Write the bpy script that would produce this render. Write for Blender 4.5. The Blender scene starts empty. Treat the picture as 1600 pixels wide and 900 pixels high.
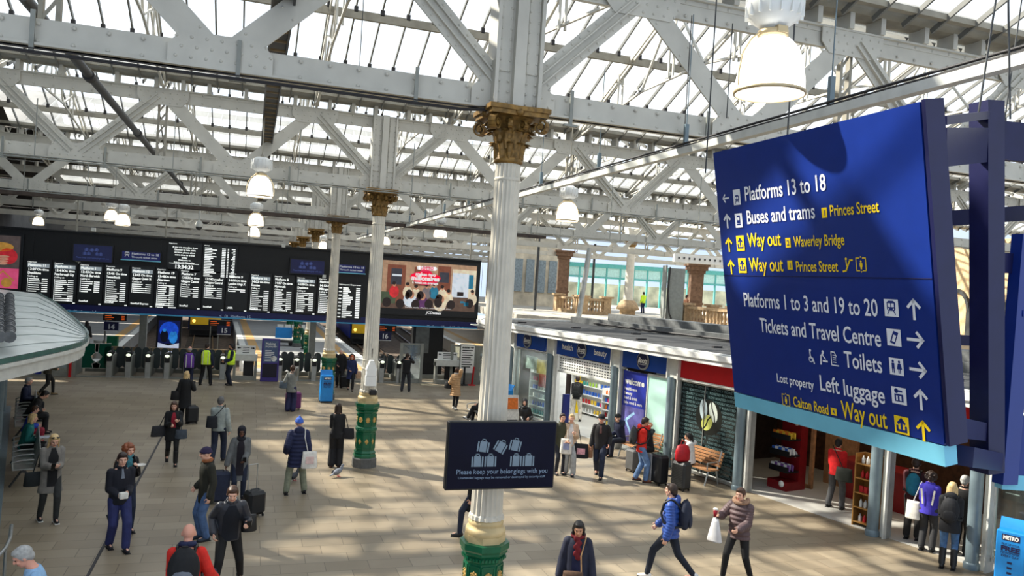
import bpy, bmesh, math, random
from mathutils import Vector as V, Matrix
random.seed(7)
SC = bpy.context.scene
COL = SC.collection
R_ = math.radians
# ------------------------------------------------------------------ camera, sky, sun, exposure
FPX, CAM_H = 1211.0, 5.3
PSI, RHO, PIT = R_(18.6), R_(3.6), math.atan(6.5 / 1211)
_r = V((math.cos(PSI), -math.sin(PSI), 0)); _f = V((math.sin(PSI), math.cos(PSI), 0)); _u = V((0, 0, 1))
FW = _f * math.cos(PIT) - _u * math.sin(PIT); UP0 = _u * math.cos(PIT) + _f * math.sin(PIT)
RT = _r * math.cos(RHO) + UP0 * math.sin(RHO); UP = -_r * math.sin(RHO) + UP0 * math.cos(RHO)
CAM = V((0, 0, CAM_H))
cd = bpy.data.cameras.new('camera'); cam = bpy.data.objects.new('camera', cd); COL.objects.link(cam)
cd.sensor_width = 36; cd.lens = FPX / 1600 * 36; cd.clip_start = .1; cd.clip_end = 400
cam.matrix_world = Matrix(((RT.x, UP.x, -FW.x, CAM.x), (RT.y, UP.y, -FW.y, CAM.y), (RT.z, UP.z, -FW.z, CAM.z), (0, 0, 0, 1)))
SC.camera = cam
SC.view_settings.view_transform = 'Standard'; SC.view_settings.look = 'None'
SC.view_settings.exposure = 0.0; SC.view_settings.gamma = 1; SC.view_settings.use_curve_mapping = False
SUN_AZ, SUN_EL, SUN_E, SKY_E = 40, 41, 14.0, 1.25
world = bpy.data.worlds.new('sky'); SC.world = world; world.use_nodes = True
wn = world.node_tree.nodes; wl = world.node_tree.links
bg = wn['Background']; bg.inputs[1].default_value = SKY_E
tc = wn.new('ShaderNodeTexCoord'); nz = wn.new('ShaderNodeTexNoise'); rp = wn.new('ShaderNodeValToRGB')
nz.inputs['Scale'].default_value = 2.2; nz.inputs['Detail'].default_value = 5
rp.color_ramp.elements[0].position = .46; rp.color_ramp.elements[0].color = (.60, .74, .92, 1)
rp.color_ramp.elements[1].position = .68; rp.color_ramp.elements[1].color = (.95, .97, 1, 1)
wl.new(tc.outputs['Generated'], nz.inputs['Vector']); wl.new(nz.outputs['Fac'], rp.inputs['Fac']); wl.new(rp.outputs[0], bg.inputs[0])
sd = bpy.data.lights.new('sun', 'SUN'); sd.energy = SUN_E; sd.angle = R_(1.4); sd.color = (1, .93, .80)
sun = bpy.data.objects.new('sun', sd); COL.objects.link(sun)
_sd = V((math.cos(R_(SUN_AZ)) * math.cos(R_(SUN_EL)), -math.sin(R_(SUN_AZ)) * math.cos(R_(SUN_EL)), -math.sin(R_(SUN_EL))))
sun.rotation_euler = _sd.to_track_quat('-Z', 'Y').to_euler()
SC.cycles.max_bounces = 6; SC.cycles.diffuse_bounces = 3; SC.cycles.glossy_bounces = 2; SC.cycles.transmission_bounces = 4
SC.cycles.transparent_max_bounces = 16; SC.cycles.caustics_reflective = False; SC.cycles.caustics_refractive = False
SC.cycles.use_adaptive_sampling = True; SC.cycles.adaptive_threshold = .02; SC.cycles.sample_clamp_indirect = 6

# the place is laid out by sighting along the photograph's lines of view onto its floors and walls
def ray(x, y): return FW + RT * ((x - 800) / FPX) - UP * ((y - 450) / FPX)
def zp(x, y, z=0.0): d = ray(x, y); return CAM + d * ((z - CAM_H) / d.z)
def yp(x, y, Y): d = ray(x, y); return CAM + d * (Y / d.y)
def xp(x, y, X): d = ray(x, y); return CAM + d * (X / d.x)
def dp(x, y, t): return CAM + ray(x, y) * t

# ------------------------------------------------------------------ materials
MATS = {}
def srgb(c): return tuple(((v / 255) / 12.92 if v <= 10 else ((v / 255 + .055) / 1.055) ** 2.4) for v in c)
def mat(name, rgb, rough=.6, metal=0, var=.12, scale=6.0, emit=0, bump=0, spec=.4):
    if name in MATS: return MATS[name]
    m = bpy.data.materials.new(name); m.use_nodes = True; MATS[name] = m
    n = m.node_tree.nodes; l = m.node_tree.links; b = n['Principled BSDF']
    c = srgb(rgb)
    t = n.new('ShaderNodeTexCoord'); z = n.new('ShaderNodeTexNoise'); z.inputs['Scale'].default_value = scale; z.inputs['Detail'].default_value = 4
    r = n.new('ShaderNodeValToRGB'); r.color_ramp.elements[0].position = .3; r.color_ramp.elements[1].position = .7
    r.color_ramp.elements[0].color = tuple(max(0, v * (1 - var)) for v in c) + (1,); r.color_ramp.elements[1].color = tuple(min(1, v * (1 + var)) for v in c) + (1,)
    l.new(t.outputs['Object'], z.inputs['Vector']); l.new(z.outputs['Fac'], r.inputs['Fac']); l.new(r.outputs[0], b.inputs['Base Color'])
    b.inputs['Roughness'].default_value = rough; b.inputs['Metallic'].default_value = metal; b.inputs['Specular IOR Level'].default_value = spec
    if emit:
        l.new(r.outputs[0], b.inputs['Emission Color']); b.inputs['Emission Strength'].default_value = emit
    if bump:
        bp = n.new('ShaderNodeBump'); bp.inputs['Strength'].default_value = bump; bp.inputs['Distance'].default_value = .02
        l.new(z.outputs['Fac'], bp.inputs['Height']); l.new(bp.outputs[0], b.inputs['Normal'])
    return m
def glass_mat(name, tint, trans=.75, emit=0, rough=.1, gloss=.12):
    m = bpy.data.materials.new(name); m.use_nodes = True; MATS[name] = m
    n = m.node_tree.nodes; l = m.node_tree.links; n.remove(n['Principled BSDF']); o = n['Material Output']
    tr = n.new('ShaderNodeBsdfTransparent'); tr.inputs[0].default_value = tint + (1,)
    tl = n.new('ShaderNodeBsdfTranslucent'); tl.inputs[0].default_value = (.9, .93, .95, 1)
    gl = n.new('ShaderNodeBsdfGlossy'); gl.inputs['Roughness'].default_value = rough
    t = n.new('ShaderNodeTexCoord'); z = n.new('ShaderNodeTexNoise'); z.inputs['Scale'].default_value = 1.3; z.inputs['Detail'].default_value = 3
    mr = n.new('ShaderNodeMapRange'); mr.inputs[3].default_value = max(0, trans - .12); mr.inputs[4].default_value = min(1, trans + .12)
    l.new(t.outputs['Object'], z.inputs['Vector']); l.new(z.outputs['Fac'], mr.inputs[0])
    a = n.new('ShaderNodeMixShader'); l.new(mr.outputs[0], a.inputs[0]); l.new(tl.outputs[0], a.inputs[1]); l.new(tr.outputs[0], a.inputs[2])
    b = n.new('ShaderNodeMixShader'); b.inputs[0].default_value = gloss; l.new(a.outputs[0], b.inputs[1]); l.new(gl.outputs[0], b.inputs[2])
    l.new(b.outputs[0], o.inputs[0])
    return m

# ------------------------------------------------------------------ mesh building
class MB:
    def __init__(s): s.v = []; s.f = []; s.m = []; s.sm = []
    def add(s, vs, fs, mi=0, smooth=False):
        o = len(s.v); s.v.extend(tuple(x) for x in vs)
        for f in fs: s.f.append(tuple(i + o for i in f)); s.m.append(mi); s.sm.append(smooth)
        return s
    def box(s, c, size, rz=0, mi=0, M=None, bev=0):
        x, y, z = (q / 2 for q in size); c = V(c)
        if bev:
            e = bev; vs = []
            for (a, b) in ((-z, e), (-z + e, 0), (z - e, 0), (z, e)):
                X, Y = x - b, y - b; k = e if b == 0 else 0
                for p in ((-X + k, -Y), (X - k, -Y), (X, -Y + k), (X, Y - k), (X - k, Y), (-X + k, Y), (-X, Y - k), (-X, -Y + k)): vs.append(V((p[0], p[1], a)))
            fs = [tuple(range(7, -1, -1)), tuple(range(24, 32))]
            for q in range(3):
                for k in range(8): fs.append((q * 8 + k, q * 8 + (k + 1) % 8, q * 8 + 8 + (k + 1) % 8, q * 8 + 8 + k))
        else:
            vs = [V((i, j, k)) for k in (-z, z) for j in (-y, y) for i in (-x, x)]
            fs = [(0, 2, 3, 1), (4, 5, 7, 6), (0, 1, 5, 4), (2, 6, 7, 3), (0, 4, 6, 2), (1, 3, 7, 5)]
        if M is None and rz: M = Matrix.Rotation(rz, 3, 'Z')
        if M is not None: vs = [M @ p for p in vs]
        return s.add([p + c for p in vs], fs, mi)
    def bar(s, p, q, w, h, up=(0, 0, 1), mi=0):
        p, q = V(p), V(q); d = (q - p); L = d.length; d = d.normalized(); u = V(up)
        if abs(d.dot(u)) > .99: u = V((1, 0, 0))
        a = d.cross(u).normalized(); b = a.cross(d)
        M = Matrix((a, d, b)).transposed()
        return s.box((p + q) / 2, (w, L, h), mi=mi, M=M)
    def tube(s, p, q, r0, r1=None, n=10, mi=0, caps=True, smooth=True):
        r1 = r0 if r1 is None else r1; p, q = V(p), V(q); d = (q - p).normalized()
        u = V((0, 0, 1)) if abs(d.z) < .9 else V((1, 0, 0)); a = d.cross(u).normalized(); b = d.cross(a)
        vs = []
        for c, r in ((p, r0), (q, r1)):
            for k in range(n): t = 2 * math.pi * k / n; vs.append(c + a * (r * math.cos(t)) + b * (r * math.sin(t)))
        fs = [(k, (k + 1) % n, n + (k + 1) % n, n + k) for k in range(n)]
        s.add(vs, fs, mi, smooth)
        if caps: s.add(vs, [tuple(range(n - 1, -1, -1)), tuple(range(n, 2 * n))], mi)
        return s
    def path(s, pts, r, n=8, mi=0):
        for a, b in zip(pts[:-1], pts[1:]): s.tube(a, b, r, r, n, mi)
        return s
    def lathe(s, prof, c=(0, 0, 0), n=24, mi=0, smooth=True, ang=0, M=None, flute=0, cap=True):
        vs = []; c = V(c)
        for r, z in prof:
            for k in range(n):
                t = 2 * math.pi * k / n + ang; rr = r * (1 - (flute if k % 2 else 0)); p = V((rr * math.cos(t), rr * math.sin(t), z))
                if M is not None: p = M @ p
                vs.append(p + c)
        fs = []
        for i in range(len(prof) - 1):
            for k in range(n): fs.append((i * n + k, i * n + (k + 1) % n, (i + 1) * n + (k + 1) % n, (i + 1) * n + k))
        s.add(vs, fs, mi, smooth)
        if cap and prof[0][0] > 1e-4: s.add(vs[:n], [tuple(range(n - 1, -1, -1))], mi)
        if cap and prof[-1][0] > 1e-4: s.add(vs[-n:], [tuple(range(n))], mi)
        return s
    def ball(s, c, r, n=10, m=6, mi=0, M=None):
        if not hasattr(r, '__len__'): r = (r, r, r)
        prof = []; c = V(c); vs = []; fs = []
        for i in range(m + 1):
            ph = math.pi * i / m - math.pi / 2
            for k in range(n):
                t = 2 * math.pi * k / n; p = V((r[0] * math.cos(ph) * math.cos(t), r[1] * math.cos(ph) * math.sin(t), r[2] * math.sin(ph)))
                if M is not None: p = M @ p
                vs.append(p + c)
        for i in range(m):
            for k in range(n): fs.append((i * n + k, i * n + (k + 1) % n, (i + 1) * n + (k + 1) % n, (i + 1) * n + k))
        return s.add(vs, fs, mi, True)
    def dome(s, c, nrm, r, mi=0):
        nrm = V(nrm); a = nrm.orthogonal().normalized(); b = nrm.cross(a); c = V(c); vs = []
        for rr, h in ((r, 0), (r * .75, r * .55)):
            for k in range(6): t = math.pi * k / 3; vs.append(c + a * rr * math.cos(t) + b * rr * math.sin(t) + nrm * h)
        vs.append(c + nrm * r * .75)
        fs = [(k, (k + 1) % 6, 6 + (k + 1) % 6, 6 + k) for k in range(6)] + [(6 + k, 6 + (k + 1) % 6, 12) for k in range(6)]
        return s.add(vs, fs, mi, True)
    def quad(s, a, b, c, d, mi=0): return s.add([a, b, c, d], [(0, 1, 2, 3)], mi)
    def prism(s, poly, ex, mi=0):       # poly: list of 3D points, ex: extrusion vector
        n = len(poly); ex = V(ex); vs = [V(p) for p in poly] + [V(p) + ex for p in poly]
        fs = [tuple(range(n - 1, -1, -1)), tuple(range(n, 2 * n))] + [(k, (k + 1) % n, n + (k + 1) % n, n + k) for k in range(n)]
        return s.add(vs, fs, mi)
    def build(s, name, mats, parent=None, local=False):
        me = bpy.data.meshes.new(name)
        off = V((0, 0, 0))
        if parent is not None and not local: off = wloc(parent)
        me.from_pydata([tuple(V(p) - off) for p in s.v], [], s.f)
        if not isinstance(mats, (list, tuple)): mats = [mats]
        for m in mats: me.materials.append(m)
        me.polygons.foreach_set('material_index', s.m); me.polygons.foreach_set('use_smooth', s.sm); me.update()
        o = bpy.data.objects.new(name, me); COL.objects.link(o)
        if parent is not None: o.parent = parent
        return o
def wloc(o):
    p = V((0, 0, 0))
    while o is not None: p = p + o.location; o = o.parent
    return p
def tag(o, label=None, cat=None, group=None, kind=None):
    if label: o['label'] = label
    if cat: o['category'] = cat
    if group: o['group'] = group
    if kind: o['kind'] = kind
    return o
def thing(name, label, cat, loc=(0, 0, 0), rz=0, group=None):
    o = bpy.data.objects.new(name, None); COL.objects.link(o); o.location = loc; o.rotation_euler = (0, 0, rz); o.empty_display_size = .2
    return tag(o, label, cat, group)
def struct(o): o['kind'] = 'structure'; return o
def dup(root, loc, rz=None, label=None, group=None):
    def cp(o, par):
        c = o.copy(); COL.objects.link(c)
        if par is not None: c.parent = par
        for ch in KIDS.get(o.name, []) or [x for x in o.children]: cp(ch, c)
        return c
    r = cp(root, None); r.location = loc
    if rz is not None: r.rotation_euler = (0, 0, rz)
    if label: r['label'] = label
    if group: r['group'] = group
    return r
KIDS = {}
# lettering: outlines of the built-in font, laid on a surface
_TXT = {}
def txt2d(s, bold=0.0, shear=0.0):
    k = (s, bold, shear)
    if k in _TXT: return _TXT[k]
    cu = bpy.data.curves.new('t', 'FONT'); cu.body = s; cu.size = 1; cu.offset = bold; cu.shear = shear; cu.resolution_u = 3
    ob = bpy.data.objects.new('t', cu)
    me = ob.to_mesh()
    vs = [(v.co.x, v.co.y) for v in me.vertices]; fs = [tuple(p.vertices) for p in me.polygons]
    ob.to_mesh_clear(); bpy.data.objects.remove(ob); bpy.data.curves.remove(cu)
    _TXT[k] = (vs, fs); return _TXT[k]
def text(mb, s, o, xd, yd, h, align='l', width=None, bold=.012, mi=0, shear=0):
    """o: baseline start, xd,yd unit vectors, h = cap height"""
    vs, fs = txt2d(s, bold, shear)
    if not vs: return 0
    k = h / .69; w = max(v[0] for v in vs) * k; kx = k
    if width: kx = k * width / w; w = width
    x0 = 0 if align == 'l' else (-w if align == 'r' else -w / 2)
    o, xd, yd = V(o), V(xd), V(yd)
    mb.add([o + xd * (x0 + v[0] * kx) + yd * (v[1] * k) for v in vs], fs, mi); return w
class Face:
    """a flat board to lay lettering and shapes on: origin o, unit axes x,y, slightly proud of the surface"""
    def __init__(s, o, x, y, lift=.004): s.x = V(x).normalized(); s.y = V(y).normalized(); s.n = s.x.cross(s.y); s.o = V(o) + s.n * lift; s.l = 0
    def p(s, u, v, k=0): return s.o + s.x * u + s.y * v + s.n * (k * .0015)
    def rect(s, mb, u0, v0, u1, v1, mi=0, k=0): mb.add([s.p(u0, v0, k), s.p(u1, v0, k), s.p(u1, v1, k), s.p(u0, v1, k)], [(0, 1, 2, 3)], mi)
    def poly(s, mb, pts, mi=0, k=0): mb.add([s.p(u, v, k) for u, v in pts], [tuple(range(len(pts)))], mi)
    def disc(s, mb, u, v, r, mi=0, k=0, n=18, ry=None, rot=0):
        ry = ry or r; c, q = math.cos(rot), math.sin(rot); P = []
        for i in range(n):
            t = 2 * math.pi * i / n; a, b = r * math.cos(t), ry * math.sin(t); P.append((u + a * c - b * q, v + a * q + b * c))
        s.poly(mb, P, mi, k)
    def line(s, mb, pts, w, mi=0, k=0):
        for (a, b), (c, d) in zip(pts[:-1], pts[1:]):
            L = math.hypot(c - a, d - b) or 1; nx, ny = -(d - b) / L * w / 2, (c - a) / L * w / 2; ex, ey = (c - a) / L * w / 2, (d - b) / L * w / 2
            s.poly(mb, [(a - nx - ex, b - ny - ey), (c - nx + ex, d - ny + ey), (c + nx + ex, d + ny + ey), (a + nx - ex, b + ny - ey)], mi, k)
    def text(s, mb, t, u, v, h, align='l', width=None, bold=.012, mi=0, k=1, shear=0): return text(mb, t, s.p(u, v, k), s.x, s.y, h, align, width, bold, mi, shear)
def ordinal(k): return ['nearest', 'second', 'third', 'fourth', 'fifth', 'sixth', 'seventh', 'eighth', 'ninth', 'tenth', 'eleventh', 'twelfth', 'thirteenth', 'fourteenth'][k]
# ------------------------------------------------------------------ materials of the place
M_STEEL = mat('painted_steel', (198, 195, 185), .5, var=.07, scale=3)
M_STEEL2 = mat('weathered_steel', (150, 145, 132), .6, var=.18, scale=4)
M_TRIM = mat('pale_trim', (205, 206, 200), .5, var=.1, scale=5)
M_DARK = mat('dark_grey_metal', (60, 62, 64), .5, var=.15)
M_BAR = mat('glazing_bar_grey', (112, 112, 108), .5, var=.1)
M_CLIP = mat('dark_clip', (48, 46, 48), .6)
M_BLACK = mat('black_plastic', (18, 19, 22), .45)
M_GOLD = mat('old_gold_paint', (128, 98, 50), .42, .3, var=.45, scale=14, bump=.4)
M_CREAM = mat('cream_paint', (208, 202, 188), .5, var=.08, scale=5)
M_BUFF = mat('buff_gold_paint', (196, 158, 88), .45, .1, var=.12)
M_GREEN = mat('station_green_paint', (6, 92, 62), .3, var=.15, scale=5, spec=.5)
M_STONE = mat('grey_stone', (96, 96, 94), .8, var=.2, scale=12)
M_SAND = mat('sandstone', (176, 150, 118), .85, var=.25, scale=6)
M_BROWNSTONE = mat('brown_stone', (118, 92, 74), .85, var=.25, scale=6)
M_WHITE = mat('white_paint', (236, 236, 232), .5, var=.04)
M_NAVY = mat('sign_navy', (20, 46, 126), .3, var=.05, spec=.5)
M_NAVYD = mat('frame_navy', (25, 27, 70), .4, var=.1)
M_SKYB = mat('sky_blue_band', (120, 196, 222), .4, var=.04)
M_YEL = mat('sign_yellow', (250, 214, 30), .45, var=.03)
M_SILV = mat('brushed_steel', (176, 178, 176), .35, .7, var=.1)
M_GATE = mat('gate_grey', (140, 142, 136), .45, .25, var=.1)
M_POST = mat('blue_grey_paint', (112, 128, 136), .4, .15, var=.08)
M_RED = mat('shop_red', (188, 14, 26), .4, var=.05)
M_WOOD = mat('bench_wood', (168, 122, 84), .55, var=.25, scale=9)
M_GLASS = glass_mat('clear_shop_glass', (.86, .93, .92), .93, gloss=.05)
M_ROOFGLASS = glass_mat('dirty_roof_glass', (.97, .99, 1), .82, gloss=.03)
M_ASPH = mat('roof_felt', (62, 63, 65), .9, var=.12, scale=9)
M_BOARD = mat('board_black', (22, 23, 25), .55, var=.1)

def floor_mat(name, c1, c2, mortar, sc, rough=.42):
    m = bpy.data.materials.new(name); m.use_nodes = True
    n = m.node_tree.nodes; l = m.node_tree.links; b = n['Principled BSDF']
    t = n.new('ShaderNodeTexCoord'); br = n.new('ShaderNodeTexBrick')
    br.inputs['Scale'].default_value = 1; br.inputs['Brick Width'].default_value = .78; br.inputs['Row Height'].default_value = .45
    br.inputs['Mortar Size'].default_value = .007; br.inputs['Color1'].default_value = srgb(c1) + (1,); br.inputs['Color2'].default_value = srgb(c2) + (1,)
    br.inputs['Mortar'].default_value = srgb(mortar) + (1,); br.offset = .42; br.inputs['Bias'].default_value = -.1
    z = n.new('ShaderNodeTexNoise'); z.inputs['Scale'].default_value = .5; z.inputs['Detail'].default_value = 6
    r = n.new('ShaderNodeValToRGB'); r.color_ramp.elements[0].position = .3; r.color_ramp.elements[1].position = .7
    r.color_ramp.elements[0].color = (.84, .83, .80, 1); r.color_ramp.elements[1].color = (1.08, 1.08, 1.08, 1)
    mx = n.new('ShaderNodeMix'); mx.data_type = 'RGBA'; mx.blend_type = 'MULTIPLY'; mx.inputs[0].default_value = 1
    l.new(t.outputs['Object'], br.inputs['Vector']); l.new(t.outputs['Object'], z.inputs['Vector']); l.new(z.outputs['Fac'], r.inputs['Fac'])
    l.new(br.outputs['Color'], mx.inputs[6]); l.new(r.outputs[0], mx.inputs[7]); l.new(mx.outputs[2], b.inputs['Base Color'])
    b.inputs['Roughness'].default_value = rough; b.inputs['Specular IOR Level'].default_value = .35
    return m
M_FLOOR = floor_mat('stone_paving', (152, 139, 119), (134, 121, 102), (106, 95, 80), 1)
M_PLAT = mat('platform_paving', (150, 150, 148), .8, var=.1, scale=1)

# ------------------------------------------------------------------ setting: floor, platforms, track beds
b = MB(); b.add([(-26, -3, 0), (40, -3, 0), (40, 41.5, 0), (-26, 41.5, 0)], [(0, 1, 2, 3)])
struct(b.build('floor', M_FLOOR))
def slab(name, pts, m, z=0, th=1.1):
    q = MB(); q.prism([(x, y, z) for x, y in pts], (0, 0, -th)); q.f[0], q.f[1] = tuple(reversed(q.f[0])), tuple(reversed(q.f[1])); return struct(q.build(name, m))
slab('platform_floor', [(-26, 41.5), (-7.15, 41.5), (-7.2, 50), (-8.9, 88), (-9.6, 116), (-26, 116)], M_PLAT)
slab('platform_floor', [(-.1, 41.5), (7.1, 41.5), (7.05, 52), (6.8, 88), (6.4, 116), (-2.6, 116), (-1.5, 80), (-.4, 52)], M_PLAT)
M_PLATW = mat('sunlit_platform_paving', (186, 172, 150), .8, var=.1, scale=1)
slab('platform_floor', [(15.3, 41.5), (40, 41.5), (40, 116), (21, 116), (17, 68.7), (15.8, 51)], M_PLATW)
M_TACT = mat('tactile_buff', (190, 152, 100), .8, var=.1); M_EDGE = mat('platform_edge_white', (214, 214, 208), .7, var=.06)
def strip(pts, w, m, name='trim_1', z=.006):
    q = MB()
    for (a, c) in zip(pts[:-1], pts[1:]):
        d = (V(c) - V(a)).normalized(); s = V((-d.y, d.x)) * w / 2
        q.add([(a[0] - s.x, a[1] - s.y, z), (c[0] - s.x, c[1] - s.y, z), (c[0] + s.x, c[1] + s.y, z), (a[0] + s.x, a[1] + s.y, z)], [(3, 2, 1, 0)])
    # keep the faces looking up
    return struct(q.build(name, m))
strip([(-8.0, 43), (-8.1, 52), (-9.1, 76), (-9.8, 100)], .55, M_TACT, 'trim_1')
strip([(-7.35, 43), (-7.4, 52), (-8.9, 86)], .4, M_EDGE, 'trim_2', .009)
strip([(.1, 43), (-.15, 52), (-1.2, 79)], .4, M_EDGE, 'trim_3', .009)
strip([(.75, 43), (.5, 52), (-.6, 83)], .6, M_TACT, 'trim_4')
strip([(6.0, 43), (6.0, 66), (6.1, 80)], .5, M_TACT, 'trim_5')
strip([(6.95, 43), (6.9, 52), (6.7, 83)], .4, M_EDGE, 'trim_6', .009)
strip([(15.6, 43), (16.0, 51), (17.2, 69), (21, 112)], .45, M_EDGE, 'trim_7', .009)
strip([(17.2, 43), (17.6, 51), (18.8, 69), (22.6, 112)], .55, M_TACT, 'trim_8')
M_BALL = mat('ballast', (92, 78, 66), .95, var=.5, scale=3, bump=1)
b = MB(); b.add([(-12, 41.5, -1.0), (24, 41.5, -1.0), (24, 117, -1.0), (-12, 117, -1.0)], [(0, 1, 2, 3)]); struct(b.build('track_bed_ground', M_BALL))
b = MB(); b.box((10, 41.45, -.55), (60, .1, 1.08)); struct(b.build('trim_9', M_DARK))
M_RAIL = mat('rail_steel', (110, 92, 78), .4, .5, var=.2); M_SLEEP = mat('sleeper', (88, 80, 72), .9)
for cx0, cx1, lab in ((-2.4, -5.6, 'rusty rail track under the yellow fronted train at the platform 15 buffer stop'), (9.2, 10.8, 'rail track carrying the blue train behind the platform 16 sign'), (13.0, 18.3, 'empty rail track running beside the sunlit far platform')):
    t = thing('rail_track', lab, 'track', (cx0, 46, -1)); 
    for s in (-.72, .72):
        q = MB(); q.bar((cx0 + s, 46, -.83), (cx1 + s, 114, -.83), .07, .16); q.build('rail', M_RAIL, t)
    q = MB()
    for k in range(90):
        f = k / 90; q.box((cx0 + (cx1 - cx0) * f, 46 + 68 * f, -.96), (2.4, .26, .1))
    q.build('sleepers', M_SLEEP, t)
b = MB(); b.bar((-2.29, 5, .004), (-2.29, 37, .004), .05, .012); tag(b.build('drain_channel', M_CLIP), 'thin dark drain channel running straight across the stone paving', 'drain')

# ------------------------------------------------------------------ setting: end and side walls beyond the trains
M_WALLD = mat('sooty_wall', (92, 88, 82), .9, var=.2, scale=.7)  # one dark grey for the back and left walls
b = MB(); b.box((-7, 117, 5.5), (56, .6, 13)); struct(b.build('wall_back', M_WALLD))
b = MB(); b.box((-26.2, 57, 5.5), (.6, 121, 13)); struct(b.build('wall_left', M_WALLD))

# ------------------------------------------------------------------ roof: ridge-and-furrow glass on riveted girders
ROWS = [10.2 + 11.4 * k for k in range(9)]
X0, X1 = -16.0, 44.0
GZ, SLOPE = 9.8, .45
ceil = bpy.data.objects.new('ceiling', None); COL.objects.link(ceil); struct(ceil); ceil['category'] = 'ceiling'
ALLROWS = [-1.2] + ROWS
SOLID_X = -8.6
gl = MB(); so = MB(); bars = MB(); clips = MB(); pur = MB()
for bi, (ya, yb) in enumerate(zip(ALLROWS[:-1], ALLROWS[1:])):
    ym = (ya + yb) / 2; rz = GZ + SLOPE * (yb - ym)
    X1b = X1 if bi < 5 else 27.0
    for (y0, z0, y1, z1) in ((ya + .25, GZ + .1, ym, rz), (yb - .25, GZ + .1, ym, rz)):
        far = bi >= 7 or (bi >= 5 and y0 > ym)  # distant slopes swap glass for dark boards, a painted stand-in for shade
        xs = SOLID_X if bi < 4 else -12
        (so if far else gl).add([(xs, y0, z0), (X1b, y0, z0), (X1b, y1, z1), (xs, y1, z1)], [(0, 1, 2, 3)])
        so.add([(-26, y0, z0), (xs, y0, z0), (xs, y1, z1), (-26, y1, z1)], [(0, 1, 2, 3)])  # solid strip added left of the glass to keep sun off the paving
        if bi > 5: continue
        step = .6 if bi < 4 else 1.2
        x = SOLID_X + .3
        while x < X1b:
            bars.bar((x, y0, z0 - .05), (x, y1, z1 - .05), .035, .09)
            if y0 > ym and 0 < bi < 4:
                for f in (.3, .62):
                    yy = y0 + (y1 - y0) * f; zz = z0 + (z1 - z0) * f - .13; clips.box((x, yy, zz), (.09, .1, .14))
            x += step
        for f in (.3, .62):
            yy = y0 + (y1 - y0) * f; zz = z0 + (z1 - z0) * f
            pur.box(((X0 + X1b) / 2, yy, zz - .26), (X1b - X0, .1, .16)); pur.box(((X0 + X1b) / 2, yy + .06, zz - .14), (X1b - X0, .05, .03))
    pur.box(((X0 + X1b) / 2, ym, rz - .12), (X1b - X0, .14, .22))
for xa, xb in ((-5, -1.1), (-.95, .12), (.4, 4)):  # out-of-view boards added to shade most of the direction sign
    zz = lambda y: GZ + .1 + SLOPE * (10.2 - y) - .03
    so.add([(xa, 8.05, zz(8.05)), (xb, 8.05, zz(8.05)), (xb, 10.0, zz(10.0)), (xa, 10.0, zz(10.0))], [(0, 1, 2, 3)])
struct(gl.build('ceiling_glass', M_ROOFGLASS, ceil)); M_SHADE_BOARDS = mat('roof_boards', (54, 50, 46), .9, var=.2)  # board colour kept dark so the far roof looks shaded
struct(so.build('ceiling_boards', M_SHADE_BOARDS, ceil)); struct(bars.build('ceiling_glazing_bars', M_BAR, ceil))
struct(clips.build('ceiling_clips', M_CLIP, ceil)); struct(pur.build('ceiling_purlins', M_STEEL2, ceil))

PS = 3.75; CX = 3.25
def rivet_row(mb, p, q, n, r, nrm=(0, -1, 0)):
    p, q = V(p), V(q)
    for i in range(n): mb.dome(p + (q - p) * ((i + .5) / n), nrm, r)
def member(p, q, w, th, riv=0, ribs=True, yf=-1):
    mb = MB(); p, q = V(p), V(q); mb.bar(p, q, w, th, up=(0, 1, 0))
    d = (q - p).normalized(); s = V((0, 1, 0)).cross(d)
    if ribs:
        for k in (-.16, .16):
            mb.bar(p + s * w * k + V((0, yf * (th / 2 + .03), 0)), q + s * w * k + V((0, yf * (th / 2 + .03), 0)), .02, .06, up=(0, 1, 0))
    if riv:
        L = (q - p).length; n = max(2, int(L / (.16 if ribs else .5)))
        for k in ((-.34, .34) if ribs else (-.3, .3)): rivet_row(mb, p + s * w * k + V((0, yf * (th / 2), 0)), q + s * w * k + V((0, yf * (th / 2), 0)), n, .02)
    return mb
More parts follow.
